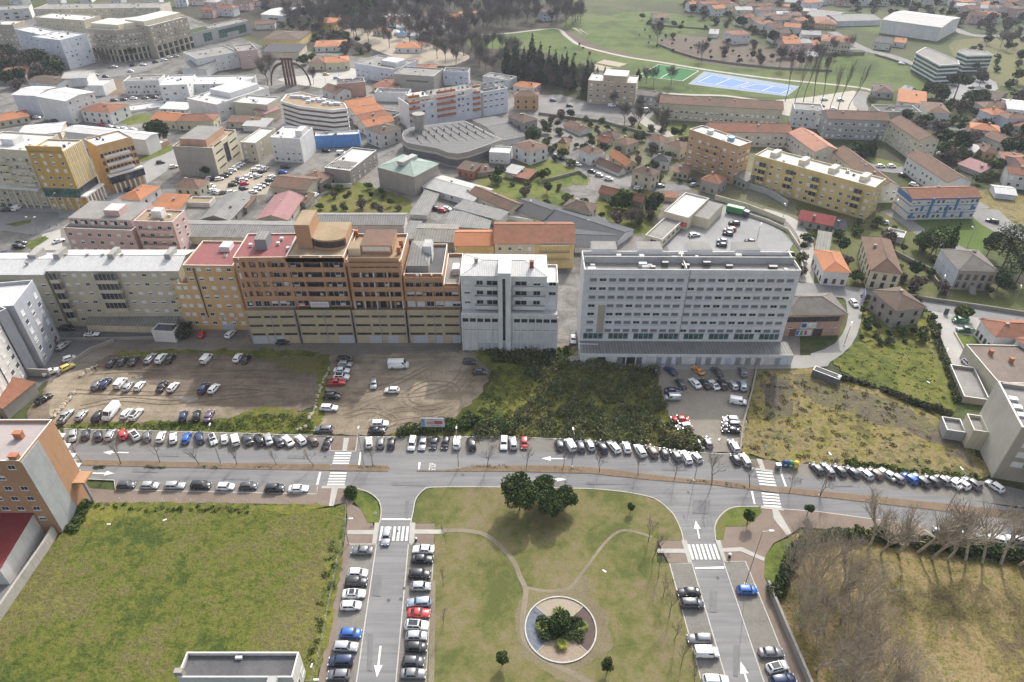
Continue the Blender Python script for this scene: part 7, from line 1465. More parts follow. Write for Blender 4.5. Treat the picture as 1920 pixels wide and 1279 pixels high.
# garden of plane trees, lower right
i = 0
for x,y,s in [(1625,1034,1.0),(1650,1040,.9),(1682,1040,1.0),(1718,1038,1.05),(1745,1050,1.05),(1775,1052,.95),(1809,1052,1.1),(1840,1057,1.0),(1875,1060,1.1),(1908,1062,1.0),(1945,1066,1.0)]:
 a = at(x,y); put(PLANE[i % 3],a.x,a.y,'tall leafless tree, %s from left in the line behind the garden hedge' % ORD[i],'leafless trees lined up behind the hedge',(s * 1.35,s * 1.35,s * 1.12),z=.3); i += 1
for i,(x,y,s) in enumerate([(1500,1040,.7),(1530,1060,.8),(1562,1052,.8),(1590,1090,.75),(1520,1105,.8),(1555,1130,.85),(1500,1150,.75),(1595,1150,.8),(1545,1180,.8),(1590,1205,.8),(1630,1180,.6),(1560,1240,.8),(1610,1250,.75),(1660,1260,.7),(1640,1310,.8),(1575,1300,.8),(1700,1320,.8),(1530,1210,.7),(1480,1075,.7),(1540,1085,.8),(1575,1110,.8),(1620,1120,.75),(1520,1140,.8),(1610,1215,.8),(1500,1185,.75),(1575,1165,.8),(1530,1260,.8),(1570,1275,.8),(1615,1285,.8),(1645,1235,.7),(1680,1290,.75)]):
 a = at(x,y); put((CLUMP + PLANE[:1])[i % 3],a.x,a.y,'pale leafless tree of the lower right thicket, %s counted from the top' % ORD[i],'leafless thicket of the lower right garden',s,z=.3)
# woods at the top, random but fixed
def inside(p,poly):
 c = False; j = len(poly) - 1
 for i in range(len(poly)):
  if (poly[i][1] > p[1]) != (poly[j][1] > p[1]) and p[0] < (poly[j][0] - poly[i][0]) * (p[1] - poly[i][1]) / (poly[j][1] - poly[i][1]) + poly[i][0]: c = not c
  j = i
 return c
def free(x,y,m_=1.5):
 for A,d,n,W,D in FOOT:
  v = Vector((x,y)) - A
  if -m_ < v.dot(d) < W + m_ and -m_ < v.dot(n) < D + m_: return False
 return True
def scatter(px,n,mind,seed,world=False):
 poly = px if world else gp(px); r = random.Random(seed); xs = [p[0] for p in poly]; ys = [p[1] for p in poly]; out = []; t = 0
 while len(out) < n and t < n * 40:
  t += 1; p = (r.uniform(min(xs),max(xs)),r.uniform(min(ys),max(ys)))
  if inside(p,poly) and free(*p,3) and all((p[0] - q[0]) ** 2 + (p[1] - q[1]) ** 2 > mind * mind for q in out): out.append(p)
 return out
for i,(x,y) in enumerate(scatter([(560,-8),(1000,-8),(1100,35),(1085,52),(960,60),(880,70),(860,95),(760,92),(690,88),(640,70),(560,60),(500,40),(480,0)],250,6.5,3)): put(WOOD[i % 3],x,y,'leafless tree of the far wooded park','leafless trees of the far wooded park',rnd.uniform(.7,1.1))
for i,(x,y) in enumerate(scatter([(880,85),(960,95),(1000,130),(1110,150),(1095,190),(1020,172),(950,150),(890,135)],34,8,4)): put(WOOD[i % 3],x,y,'leafless tree mixed with the conifers beside the beige block','leafless trees around the conifers',rnd.uniform(.6,.85))
for i,(x,y,s) in enumerate([(1472,190,1.1),(1490,194,1.15),(1506,192,1.1),(1524,194,1.1),(1539,197,1.1),(1555,206,1.0),(1571,207,1.05),(1590,205,.95)]):
 a = at(x,y); put(POPLAR[i % 2],a.x,a.y,'tall leafless poplar, %s from left in the poplar row' % ORD[i],'poplar row by the sports courts',s)
for i,(x,y,s) in enumerate([(1232,82,.9),(1315,115,.8),(1211,158,.6),(1225,160,.65),(1258,160,.7),(502,160,1.0),(510,145,.9),(588,158,.6),(730,90,.9),(790,100,.8),(820,110,.9),(835,118,.9),(850,108,1.0),(870,105,.9),(855,122,.7),(1628,208,.5),(1875,90,.7),(1500,130,.8),(1530,120,.8),(1460,130,.9),(1560,102,.7),(1590,100,.7),(1170,235,.7),(1200,215,.6),(1237,215,.7),(1241,250,.8),(195,120,.6),(205,130,.6),(1150,200,.5),(740,140,.5),(1195,245,.8)]):
 a = at(x,y); put(WOOD[i % 3],a.x,a.y,'leafless tree standing on its own, %s of the scattered ones' % ORD[i],None,s)
# crowns with leaves
def lobed(seed,h,w,n,leaf,mats,trunk=.3,lobes=9,conic=False,mat=BARK,base=.3,name='leafy_tree',cat='tree'):
 r = random.Random(seed); L = []
 for i in range(lobes):
  t = (i + .5) / lobes; a = r.uniform(0,6.28)
  if conic: rr = w * .5 * (1 - t) ** .9 + .25; L.append((math.cos(a) * rr * .25,math.sin(a) * rr * .25,h * (base + (1 - base) * t),rr,rr,h * (1 - base) / lobes * .9))
  else: rr = w * .5 * r.uniform(.38,.6); q = w * .5 * r.uniform(.2,.62); L.append((math.cos(a) * q,math.sin(a) * q,h * (base + .15 + (1 - base) * r.uniform(.1,.62)),rr,rr,rr * .8))
 if not conic: L.append((0,0,h * .72,w * .3,w * .3,h * .22))
 T = MB(); T.tube((0,0,-.1),(0,0,h * (.85 if conic else .55)),max(.12,h * .02),max(.05,h * .008),n=7)
 if not conic:
  for l in L[:6]: T.tube((0,0,h * .35),(l[0] * .8,l[1] * .8,l[2]),h * .01,.04,n=4)
 return tree_proto(name,cat,T,quads_mesh('crown',cloud(L,n,np.random.RandomState(seed)),leaf,mats,seed=seed),(mat,))
PINE = [lobed(s,8.5,8.2,9000,.36,GREEN_D + GREEN_M[:2],lobes=26,name='pine_tree',base=.28) for s in (51,52)]
for i,(x,y,s) in enumerate([(974,958,.98),(1018,936,.66),(1030,970,.70),(1059,955,.62)]):
 a = at(x,y); put(PINE[i % 2],a.x,a.y,'dense round green pine of the clump on the lawn, %s from left' % ORD[i],'clump of round pines on the lawn',s,z=.3)
SMALL = [lobed(s,3.6,2.6,1300,.22,GREEN_M,lobes=8,name='small_tree',base=.35) for s in (61,62)]
for x,y,s,lb in [(942,1248,1.0,'small bushy green tree near the bottom of the lawn'),(1138,1262,.95,'small green tree right of the round flower bed'),(1400,984,1.1,'small round tree on the corner lawn by the right street'),(1182,962,.7,'stubby dark plant on the lawn under the pine clump'),(1512,968,.9,'small round shrub on the brown pavement by the bare trees')]:
 a = at(x,y); put(SMALL[int(x) % 2],a.x,a.y,lb,None,s,z=.3)
def bush(name,label,lobes,n,leaf,mats,cat='shrub',loc=(0,0,0),kind=None):
 o = link(name,quads_mesh(name,cloud(lobes,n,NR,.4),leaf,mats,seed=len(label)),None,loc); return tag(o,label,cat if kind is None else None,None,kind)
a = at(659,930); bush('round_shrub','round clipped green shrub on the grass corner by the crossing',[(a.x,a.y,1.3,1.6,1.6,1.4)],1500,.22,GREEN_M + GREEN_L[:1])
a = at(343,632); bush('round_shrub','dark round shrub beside the white shed and amber block',[(a.x,a.y,2.2,3.2,3.0,2.2),(a.x + 1.5,a.y + .5,3,2,2,1.6)],2600,.32,GREEN_D + BROWNL[:1])
for i,(x,y,w_,h_,mt,lb) in enumerate([(298,262,12,9,GREEN_D,'dense round evergreen beside the red pavilion'),(390,328,7,5,GREEN_D,'dark shrub tree at the foot of the bare concrete block'),(78,140,17,17,GREEN_D,'big dark evergreen in front of the blue tinted block'),(102,148,10,9,GREEN_D,'smaller dark evergreen right of the big one'),(222,112,9,9,GREEN_D,'dark street tree before the arcades, left of the pair'),(250,112,9,9,GREEN_D,'dark street tree before the arcades, right of the pair'),(1745,478,13,11,GREEN_M,'broad magnolia like tree beside the grey roofed mansion'),(1722,470,8,7,GREEN_M,'lower bushy tree left of the broad one'),(1880,500,13,16,GREEN_D,'large dark tree behind the grey roofed mansion'),(1905,530,12,14,GREEN_D,'large dark tree at the right edge beside the mansion'),(1868,545,9,9,GREEN_D,'dark leafy tree beside the mansion steps'),(1850,480,7,10,GREEN_D,'narrow dark tree left of the large ones'),(1800,596,6,4.5,GREEN_L + BROWNL[:1],'reddish green shrub beside the villa gate'),(1758,190,12,9,GREEN_D,'dark rounded tree right of the white bungalow'),(1735,182,7,9,GREEN_D,'dark block shaped tree behind the bungalow'),(1820,205,13,9,GREEN_D,'wide dark tree group above the hillside lane'),(1835,195,10,8,GREEN_D,'second wide dark tree above the lane'),(1800,285,10,9,GREEN_D,'dark tree left of the yellow house'),(1788,300,8,7,GREEN_M,'green tree beside the pink roofed shed'),(1895,240,7,5,GREEN_D,'round dark tree by the right hand lane'),(1000,265,9,7,GREEN_M,'green garden tree behind the brown roofed white house'),(1165,392,9,8,GREEN_M,'green tree in the garden beside the farmhouse'),(1225,400,8,9,GREEN_D,'dark conifer beside the shop building'),(1190,420,10,6,BROWNL + SCRUBL[:1],'brown leafless bush in the garden below the farmhouse'),(690,45,14,22,GREEN_D,'tall dark conifer group in the park, left one'),(660,60,14,22,GREEN_D,'tall dark conifer in the park, middle one'),(645,45,12,20,GREEN_D,'tall dark conifer behind the white villa'),(800,84,9,9,GREEN_D,'dark evergreen beside the park pavilion'),(1608,290,9,6,GREEN_M,'green tree behind the brown terrace'),(1215,328,6,5,GREEN_M,'small green tree at the corner of the old grey house'),(570,122,9,6,GREEN_M,'green garden tree left of the cream villa'),(588,115,7,5,GREEN_L,'light green shrub tree near the monument')]):
 a = at(x,y); pt = lobed(100 + i,h_,w_,int(900 + w_ * 90 if y > 150 else 900),.42 if y > 400 else .75,mt,lobes=10,base=.12,name='evergreen_tree'); put(pt,a.x,a.y,lb,None,1.0)
FIR = [lobed(s,24,8.5,2600,.85,GREEN_D,lobes=14,conic=True,base=.06,name='conifer_tree') for s in (71,72)]
for i,(x,y,ty) in enumerate([(950,142,75),(966,146,70),(982,150,88),(997,150,63),(1012,156,80),(1028,152,92),(1040,158,95),(1052,160,100),(1060,163,98),(1072,168,103),(1098,176,110),(1108,176,118),(1117,178,126),(1131,180,125),(1196,150,128)]):
 a = at(x,y); s = hgt(ty,y) / 24; put(FIR[i % 2],a.x,a.y,'dark pointed conifer, %s from left of the conifer stand' % ORD[i],'stand of pointed conifers',(max(s,.55),max(s,.55),s))
a = at(1633,292); pt = lobed(81,13,4.6,1800,.5,GREEN_D,lobes=12,conic=True,base=.03,name='cypress_tree'); put(pt,a.x,a.y,'single dark cypress before the grey four storey block',None,(1.0,1.0,hgt(251,292) / 13))
a = at(1777,474); put(pt,a.x,a.y,'dark cypress beside the broad magnolia like tree',None,.95)
a = at(1788,186); T = MB(); T.tube((0,0,0),(0,0,9),.45,.3,n=7); L = [(q * 4 * math.cos(k),q * 4 * math.sin(k),11,3.6,3.6,2.0) for q,k in ((0,0),(1,0),(1,1.2),(1,2.5),(1,3.8),(1,5))]
put(tree_proto('umbrella_pine','tree',T,quads_mesh('crown',cloud(L,2200),.7,GREEN_D),(BARK,)),a.x,a.y,'umbrella pine with flat dark crown by the office car park')
# garden greenery of the middle distance and beyond
GSH = [lobed(s,hh,ww,nn,.55,mt,lobes=7,base=.05,name='garden_tree') for s,hh,ww,nn,mt in ((91,4,5,420,GREEN_M),(92,5,5,460,GREEN_D),(93,3,4,320,SCRUBL),(94,5,5,420,BROWNL),(95,3,4,320,GREEN_L))]
def sow(px,n,mind,seed,place,group,smin=.5,smax=1.3,which=(0,1,2,3,4),nm='garden_tree'):
 for i,(x,y) in enumerate(sorted(scatter(px,n,mind,seed),key=lambda p: p[0] / p[1])):
  k = which[i % len(which)]; put(GSH[k],x,y,'%s bush, %s from left %s' % (('green','dark green','grey green','leafless brown','light green')[k],ORD[i],place),group,rnd.uniform(smin,smax)).name = nm
sow([(1000,245),(1060,220),(1180,235),(1290,240),(1290,345),(1200,340),(1100,318),(1010,300)],62,5,21,'among the small houses','garden trees of the small houses')
sow([(880,330),(1010,330),(1090,380),(1240,360),(1240,400),(1180,440),(1080,400),(960,365)],20,6,22,'behind the works buildings','garden trees behind the works')
sow([(590,375),(650,340),(760,375),(765,400),(590,400)],18,4,23,'below the green roofed hall','bushes below the green roofed hall',.5,1.0)
sow([(1500,430),(1620,420),(1750,450),(1850,500),(1920,560),(1640,545),(1500,520)],34,6,24,'in the villa gardens','garden shrubs of the villas')
sow([(1612,560),(1670,565),(1745,590),(1770,640),(1660,650),(1612,640)],22,3,25,'by the ruined house','bushes round the ruined house',.4,.9,(0,1,2))
sow([(1660,230),(1760,200),(1920,200),(1920,360),(1800,340),(1760,290)],60,7,26,'on the right slope','trees on the right slope',.8,1.8,nm='hillside_tree')
sow([(1280,0),(1500,0),(1530,90),(1470,98),(1400,60),(1290,35)],60,12,27,'between far suburb houses','trees of the far suburb',1.0,2.2,(1,2,3),nm='hillside_tree')
sow([(1560,0),(1920,0),(1920,60),(1790,50),(1600,22)],60,12,28,'behind the factory','trees behind the factory',1.0,2.2,(1,2,3),nm='hillside_tree')
sow([(0,120),(60,100),(130,140),(110,165),(0,170)],22,6,29,'below the blue tinted blocks','trees below the blue tinted blocks',1.2,2.4,(1,3))
sow([(480,25),(600,20),(640,60),(700,100),(640,110),(560,70)],34,8,30,'round the park edge villas','trees at the park edge',1.0,2.0)
sow([(1180,35),(1230,30),(1340,60),(1240,72),(1600,105),(1540,128),(1400,125)],26,12,31,'along the field boundary','field boundary bushes',.6,1.4,(1,2,3),nm='field_bush')
sow([(1850,60),(1920,60),(1920,200),(1840,180),(1800,100)],30,12,32,'on the slope beyond the offices','bushes on the rough slope',.8,1.8,(1,2,3),nm='field_bush')
sow([(1200,55),(1320,85),(1420,105),(1380,120),(1270,105),(1180,70)],26,9,33,'on the park meadow','young trees on the park meadow',.3,.6,(1,3),nm='field_bush')
sow([(1000,100),(1080,75),(1120,105),(1060,122)],8,9,34,'on the lower park meadow','young trees on the lower meadow',.3,.6,(1,3),nm='field_bush')
# scrub, hedges, ivy
def strip_lobes(px,w,h,step=1.0,jit=.4):
 p = gp(px); L = []
 for i in range(len(p) - 1):
  a,b = Vector(p[i]),Vector(p[i + 1]); n = max(1,int((b - a).length / step))
  for j in range(n): q = a.lerp(b,j / n); L.append((q.x + rnd.uniform(-jit,jit),q.y + rnd.uniform(-jit,jit),h * rnd.uniform(.35,.6),w * rnd.uniform(.4,.7),w * rnd.uniform(.4,.7),h * rnd.uniform(.35,.6)))
 return L
Lb = [(x,y,rnd.uniform(.3,.9),*(lambda q: (q,q * rnd.uniform(.7,1.2),q * rnd.uniform(.45,.8)))(rnd.uniform(.9,2.8))) for x,y in scatter([(1000,700),(1085,680),(1230,695),(1235,745),(1250,790),(1300,812),(1312,843),(1210,832),(1090,824),(960,818),(890,818),(890,790),(960,788),(1000,765),(1010,735)],190,2.4,41)]
bush('bramble_scrub','dense brambles and broom covering the waste plot',Lb,52000,.30,SCRUBL,kind='stuff')
Lb = [(x,y,rnd.uniform(.3,.7),q,q,q * .7) for x,y,q in [(x,y,rnd.uniform(.8,1.8)) for x,y in scatter([(895,648),(1080,650),(1085,690),(1010,690),(925,675)],70,1.4,42)]]
bush('bramble_scrub','dark brambles behind the plot below the white block',Lb,8000,.34,GREEN_D + SCRUBL[:2],kind='stuff')
bush('shrubbery','dark green laurel clump beside the billboard above the parked cars',strip_lobes([(760,812),(800,808),(850,800),(885,795),(930,800),(960,815)],3.2,2.4,.9,1.2),9000,.32,SCRUBL[:2] + GREEN_M)
bush('shrubbery','thick broom bush between the gravel car park and the kerb row',strip_lobes([(1235,815),(1270,830),(1310,838),(1250,835)],3.4,2.6,.9,1.4),8000,.32,SCRUBL)
bush('hedge','tall dark hedge along the far side of the lower right garden',strip_lobes([(1640,1008),(1675,1020),(1685,1022)],2.6,2.8,.7) + strip_lobes([(1717,1024),(1800,1035),(1920,1050),(1990,1058)],2.8,2.8,.7),15000,.32,GREEN_D + SCRUBL[:1],'hedge')
bush('hedge','hedge bending round the left corner of the lower right garden',strip_lobes([(1452,1120),(1468,1085),(1482,1045),(1510,1018),(1560,1008),(1640,1008)],2.6,2.4,.7),11000,.32,GREEN_D + SCRUBL[:2],'hedge')
bush('hedge','ragged dark hedge between the two grass fields',strip_lobes([(1575,712),(1620,722),(1640,728)],1.6,1.5,.6) + strip_lobes([(1656,732),(1690,748),(1740,765),(1785,782)],1.9,1.7,.6),5000,.3,GREEN_D + BROWNL[:1],'hedge')
bush('ivy_wall_growth','ivy covered bank along the lane beside the villa yard',strip_lobes([(1742,600),(1760,650),(1775,690),(1795,760)],1.8,1.6,.6),5000,.3,GREEN_D + SCRUBL[:2],'ivy')
bush('weeds','green weeds along the lower edge of the heath field',strip_lobes([(1590,868),(1640,878),(1690,888),(1740,893),(1830,898)],2.0,1.1,.8,.8),6000,.3,GREEN_M + YELLOWG[:1],'weeds')
bush('weeds','dark weeds on the edge between meadow and brown path',strip_lobes([(630,1010),(622,1060),(610,1140),(598,1200),(570,1260)],1.6,.5,.9,1.1),4200,.24,GREEN_M + SCRUBL[:2],'weeds')
bush('weeds','bright weeds along the top edge of the meadow beside the orange block',strip_lobes([(150,950),(160,965),(130,1000)],2.4,1.2,.7,1.0) + strip_lobes([(150,950),(300,955),(480,958)],1.2,.6,.9,.8),7000,.26,GREEN_M + GREEN_L[:1],'weeds')
tf = [(x,y,.15,q,q,q * .4) for x,y,q in [(x,y,rnd.uniform(.3,1.0)) for x,y in scatter([(1425,700),(1530,695),(1680,750),(1800,812),(1840,885),(1640,875),(1460,862),(1400,845)],300,.8,43)]]
bush('heath_tufts','low tufts of heather and dry grass',tf,17000,.22,YELLOWG + BROWNL[2:] + [LF('heath_a',(.13,.105,.07)),LF('heath_b',(.16,.14,.06))],kind='stuff')
tf = [(x,y,.25,q,q,q * .45) for x,y,q in [(x,y,rnd.uniform(.3,1.2)) for x,y in scatter([(925,690),(1010,685),(1070,690),(1010,735),(990,770),(900,790),(890,775)],150,.9,48)]]
bush('weedy_tufts','rough tufts of weeds on the green slope beside the middle lot',tf,8000,.22,SCRUBL + GREEN_M[:1] + YELLOWG[:1],kind='stuff')
tf = [(x,y,.1,q,q,q * .35) for x,y,q in [(x,y,rnd.uniform(.3,.9)) for x,y in scatter([(1565,690),(1640,645),(1740,645),(1785,760),(1760,770),(1680,735)],220,.9,44)]]
bush('field_tufts','low tufts of yellow green grass',tf,9000,.22,YELLOWG + GREEN_L,kind='stuff')
lt = np.array([(x,y,.36) for x,y in scatter([(1484,1015),(1640,1012),(1990,1062),(2040,1310),(1540,1310),(1450,1115)],9000,0,45)])
o = link('fallen_leaves',quads_mesh('fallen_leaves',lt,.22,[LF('fallen_a',(.30,.21,.12)),LF('fallen_b',(.20,.13,.075)),LF('fallen_c',(.36,.28,.18))],flat=.8)); tag(o,'dry leaves scattered on the garden grass',None,None,'stuff')
tf = [(x,y,.3,q,q,q * .35) for x,y,q in [(x,y,rnd.uniform(.4,1.0)) for x,y in scatter([(150,800),(300,795),(420,790),(500,775),(590,780),(585,808),(350,808),(130,804)],160,.8,46)]]
bush('verge_tufts','weedy tufts on the verge behind the parked cars',tf,7000,.2,GREEN_M + GREEN_L,kind='stuff')
for ip,pl in enumerate(sorted(([(480,884),(552,874)],[(378,879),(420,879)],[(180,871),(200,871)],[(278,874),(312,875)],[(660,880),(728,881)],[(885,881),(955,881)],[(1030,880),(1090,884)],[(1275,902),(1330,908)],[(1345,908),(1420,918)]))):
 bush('median_plants','low dark ground cover strip, %s from left on the road median' % ORD[ip],strip_lobes([(x,878 if x < 970 else y) for x,y in pl],1.1,.5,.45,.25),900,.18,GREEN_D + SCRUBL[:1])['group'] = 'ground cover strips on the median'

for n_,u_ in pt_used.items():
 if not u_:
  o = bpy.data.objects[n_]
  for c_ in list(o.children): bpy.data.objects.remove(c_)
  bpy.data.objects.remove(o)
# ---------------- round flower bed ----------------
c = at(1051,1181); Z0 = .37
root = thing('flower_bed','round flower bed with stone edge, gravel and dark planting in the lawn','flower bed',(c.x,c.y,Z0))
def fan(r,a0,a1,z,n=24): return [(0,0,z)] + [(r * math.cos(a0 + (a1 - a0) * i / n),r * math.sin(a0 + (a1 - a0) * i / n),z) for i in range(n + 1)]
for a0,a1,mt in ((45,135,SAND),(135,225,m_ground('slate_chips',[(.09,.10,.12),(.15,.17,.20),(.05,.055,.06)],(.5,2,8),.3,.05)),(225,315,m_ground('bark_sand',[(.24,.19,.14),(.30,.25,.19)],(.3,1,6))),(315,405,m_ground('red_mulch',[(.085,.065,.058),(.12,.092,.08)],(.4,2,8)))):
 m = MB(); m.face(fan(6.45,R(a0),R(a1),.03)); m.build('gravel_sector',mt,root)
m = MB(); k = 48
for i in range(k):
 a,b = 2 * math.pi * i / k,2 * math.pi * (i + 1) / k; P4 = [(q * math.cos(t),q * math.sin(t)) for q,t in ((6.45,a),(6.7,a),(6.7,b),(6.45,b))]
 m.quad(*[(*p,.22) for p in P4]); m.quad((*P4[1],-.1),(*P4[2],-.1),(*P4[2],.22),(*P4[1],.22)); m.quad((*P4[3],0),(*P4[0],0),(*P4[0],.22),(*P4[3],.22))
m.build('stone_edging',KERB,root)
for a in (45,135,225,315): m = MB(); m.tube((4.6 * math.cos(R(a)),4.6 * math.sin(R(a)),.06),(6.4 * math.cos(R(a)),6.4 * math.sin(R(a)),.06),.08,n=4); m.build('divider',KERB,root)
def sub(name,lobes,n,leaf,mats): return link(name,quads_mesh(name,cloud(lobes,n,NR,.4),leaf,mats),root)
sub('planting',[(0,.8,.6,4.2,1.6,.7),(-2.6,-1.6,.5,1.8,1.2,.6),(2.6,-1.6,.5,1.9,1.2,.6),(-3.4,1.4,.5,1.2,1.2,.6),(0,-1,.5,2.2,1.6,.6),(3.0,1.2,.5,1.4,1.1,.6)],6000,.2,GREEN_D + SCRUBL[:1])
sub('central_bush',[(0,.4,1.6,1.9,1.9,1.5),(.6,1.6,1.4,1.3,1.3,1.1),(-.6,-.4,1.4,1.4,1.3,1.0)],4200,.24,GREEN_M + GREEN_D)
def rosette(x,y,n,L,mats,up=.7):
 m = MB(); r = random.Random(int(x * 10 + y)) 
 for i in range(n):
  a = r.uniform(0,6.28); d = Vector((math.cos(a),math.sin(a),up * r.uniform(.3,1.4))).normalized(); s = Vector((-math.sin(a),math.cos(a),0)) * .07; p = Vector((x,y,.2)); q = p + d * L * .6; e = p + d * L + Vector((0,0,-.25 * L))
  m.face([p - s,p + s,q + s,q - s],i % len(mats)); m.face([q - s,q + s,e],i % len(mats))
 m.build('spiky_plant',mats,root)
for x,y in ((-3.4,.1),(3.9,.2),(0,-3.3),(-.1,3.2)): rosette(x,y,90,1.6,GREEN_L + YELLOWG[:1])
# ---------------- street lamps ----------------
POLE = m_plain('lamp_pole',(.30,.31,.31),.5,metal=.5); HEADM = m_plain('lamp_head',(.66,.67,.67),.4)
def lamp(x,y,h,ang,label,double=False,z=.25,group=None):
 r = thing('street_lamp',label,'street lamp',(x,y,z),R(ang),group); MB().tube((0,0,0),(0,0,h),.11,.06,n=8).build('pole',POLE,r); MB().box(-.2,.2,-.2,.2,0,.12).build('base_plate',POLE,r)
 for s in ((1,-1) if double else (1,)):
  MB().tube((0,0,h - .05),(s * 1.3,0,h + .15),.045,n=5).build('arm',POLE,r); MB().prism([(s * 1.15,-.17),(s * 1.15,.17),(s * 2.0,.13),(s * 2.0,-.13)][::s],h + .1,h + .26).build('lamp_head',HEADM,r)
for i,(bx,by,ty,an,db) in enumerate([(415,872,806,100,0),(683,877,812,95,0),(860,880,812,92,0),(1072,877,814,95,0),(1301,903,838,100,0),(1536,931,862,100,0),(1775,956,890,100,0)]):
 a = at(bx,by); lamp(a.x,a.y,hgt(ty,by) - .3,an,'grey street lamp on the median, %s from left' % ORD[i],db,.35,'street lamps of the median')
for bx,by,ty,an,lb in [(654,1021,975,0,'street lamp on the brown pavement by the left street bays'),(1397,1096,998,0,'street lamp at the east bays of the right street'),(592,1325,1277,0,'street lamp cut by the bottom edge near the dark roof'),(74,445,409,0,'tall double headed lamp on the verge behind the cream block'),(117,410,367,90,'street lamp beside the pink curtained block'),(1467,413,387,90,'street lamp above the car park bend'),(1669,417,379,60,'street lamp at the right end of the yellow block'),(1813,463,431,90,'street lamp on the lawn of the blue striped block'),(1754,562,523,60,'street lamp on the street above the villa gate'),(1896,577,542,60,'street lamp on the street at the right edge'),(1418,455,424,60,'lamp in the supermarket car park'),(1289,473,445,60,'lamp at the left side of the supermarket car park'),(1766,682,662,60,'short lamp beside the lane of the villa yard'),(1582,648,612,60,'dark leaning pole lamp on the concrete lane'),(1245,246,205,90,'tall lamp behind the tan tower'),(1211,345,322,90,'lamp before the old grey corner house'),(1004,210,165,90,'lamp beside the wooded park street'),(636,147,120,90,'lamp at the roundabout'),(612,163,135,90,'lamp on the roundabout island')]:
 a = at(bx,by); lamp(a.x,a.y,hgt(ty,by),an,lb,'double' in lb)
# ---------------- billboard, bins, signs ----------------
a = at(813,812); root = thing('billboard','advertising billboard on posts above the bushes of the middle lot','billboard',(a.x,a.y,.1),0)
MB().box(-2.9,2.9,-.06,.06,2.0,4.9).build('panel',m_plain('poster_white',(.52,.52,.54),.6,var=.1),root); PW,PR,PO,PB = m_plain('poster_grey',(.30,.31,.36),.6),m_plain('poster_red',(.38,.07,.08),.6,var=.3),m_plain('poster_orange',(.50,.28,.16),.6,var=.3),m_plain('poster_blue',(.14,.26,.42),.6,var=.3)
for x0,x1,z0,z1,mt in ((-2.8,-1.9,2.1,4.7,PB),(-1.5,.4,2.9,3.8,PO),(.45,2.4,2.9,4.0,PR),(-1.6,1.0,4.2,4.5,PW),(-.8,2.0,2.3,2.55,PW)): MB().box(x0,x1,-.075,-.06,z0,z1).build('poster_block',mt,root)
for x in (-2.2,2.2): MB().tube((x,.1,0),(x,.1,4.8),.07,n=6).build('post',POLE,root)
for i,(x,y,c_,nm) in enumerate([(1472,871,(.02,.06,.22),'dark blue'),(1482,872,(.03,.20,.10),'green'),(1492,873,(.62,.42,.03),'yellow')]):
 a = at(x,y,.8); r = thing('recycling_bin','%s recycling bin of the three standing by the right crossing' % nm,'recycling bin',(a.x,a.y,.25),R(-8)); mt = m_plain('bin_' + nm.replace(' ','_'),c_,.5)
 MB().prism([(-.55,-.5),(.55,-.5),(.55,.5),(-.55,.5)],0,1.45).build('bin_body',mt,r); m = MB(); m.lathe([(.62,0),(.55,.25),(.3,.42),(0,.46)],12,(0,0,1.46)); m.build('lid',mt,r,True); MB().box(-.3,.3,-.52,-.5,.6,1.1).build('sticker',HEADM,r)
a = at(1457,880); r = thing('litter_bin','grey steel container on the kerb left of the recycling bins','bin',(a.x,a.y,.3)); MB().prism([(-.5,-.4),(.5,-.4),(.5,.4),(-.5,.4)],0,1.3).build('bin_body',m_plain('steel_bin',(.22,.24,.26),.4,metal=.5),r); MB().box(-.55,.55,-.45,.45,1.303,1.42).build('lid',POLE,r)
a = at(1367,1046); r = thing('litter_bin','small dark litter bin beside the crossing of the right street','bin',(a.x,a.y,.3)); MB().lathe([(0,0),(.28,0),(.32,.9),(0,.9)],12).build('bin_body',TRIM,r,True); MB().lathe([(.35,.9),(.2,1.1),(0,1.12)],12).build('lid',HEADM,r,True)
a = at(780,1016); r = thing('litter_bin','small bin beside the right side of the left street crossing','bin',(a.x,a.y,.3)); MB().lathe([(0,0),(.25,0),(.3,.9),(0,.9)],12).build('bin_body',TRIM,r,True); MB().lathe([(.33,.9),(0,1.05)],12).build('lid',POLE,r,True)
for x,y,lb in [(706,975,'small white sign on the green corner by the left street'),(1316,853,'white sign post at the gravel car park entrance'),(673,830,'white sign beside the brown paved strip of the west crossing'),(1432,850,'thin metal barrier post right of the gravel car park')]:
 a = at(x,y); r = thing('traffic_sign',lb,'sign',(a.x,a.y,.3)); MB().tube((0,0,0),(0,0,2.3),.04,n=5).build('post',POLE,r); MB().box(-.32,.32,-.05,-.02,1.7,2.3).build('sign_plate',HEADM,r)
a = at(1044,1005); 
r = thing('banner_sign','purple advertising banner on a frame beside the concrete lane','banner',(*at(1614,572).xy,.2),R(70)); MB().box(-2.2,2.2,-.05,.05,1.0,4.6).build('panel',m_plain('purple_banner',(.22,.19,.38),.7,var=.2),r)
for x in (-2.2,2.2): MB().tube((x,0,0),(x,0,4.7),.06,n=5).build('post',POLE,r)
r = thing('banner_sign','blue fabric panel fixed in the garden hedge','banner',(*at(1698,1022).xy,.25),R(-7)); MB().box(-2.0,2.0,-.04,.04,.5,2.2).build('panel',m_plain('blue_fabric',(.03,.09,.24),.8,var=.25),r)
for x in (-2.0,0,2.0): MB().tube((x,.1,0),(x,.1,2.3),.05,n=5).build('post',POLE,r)
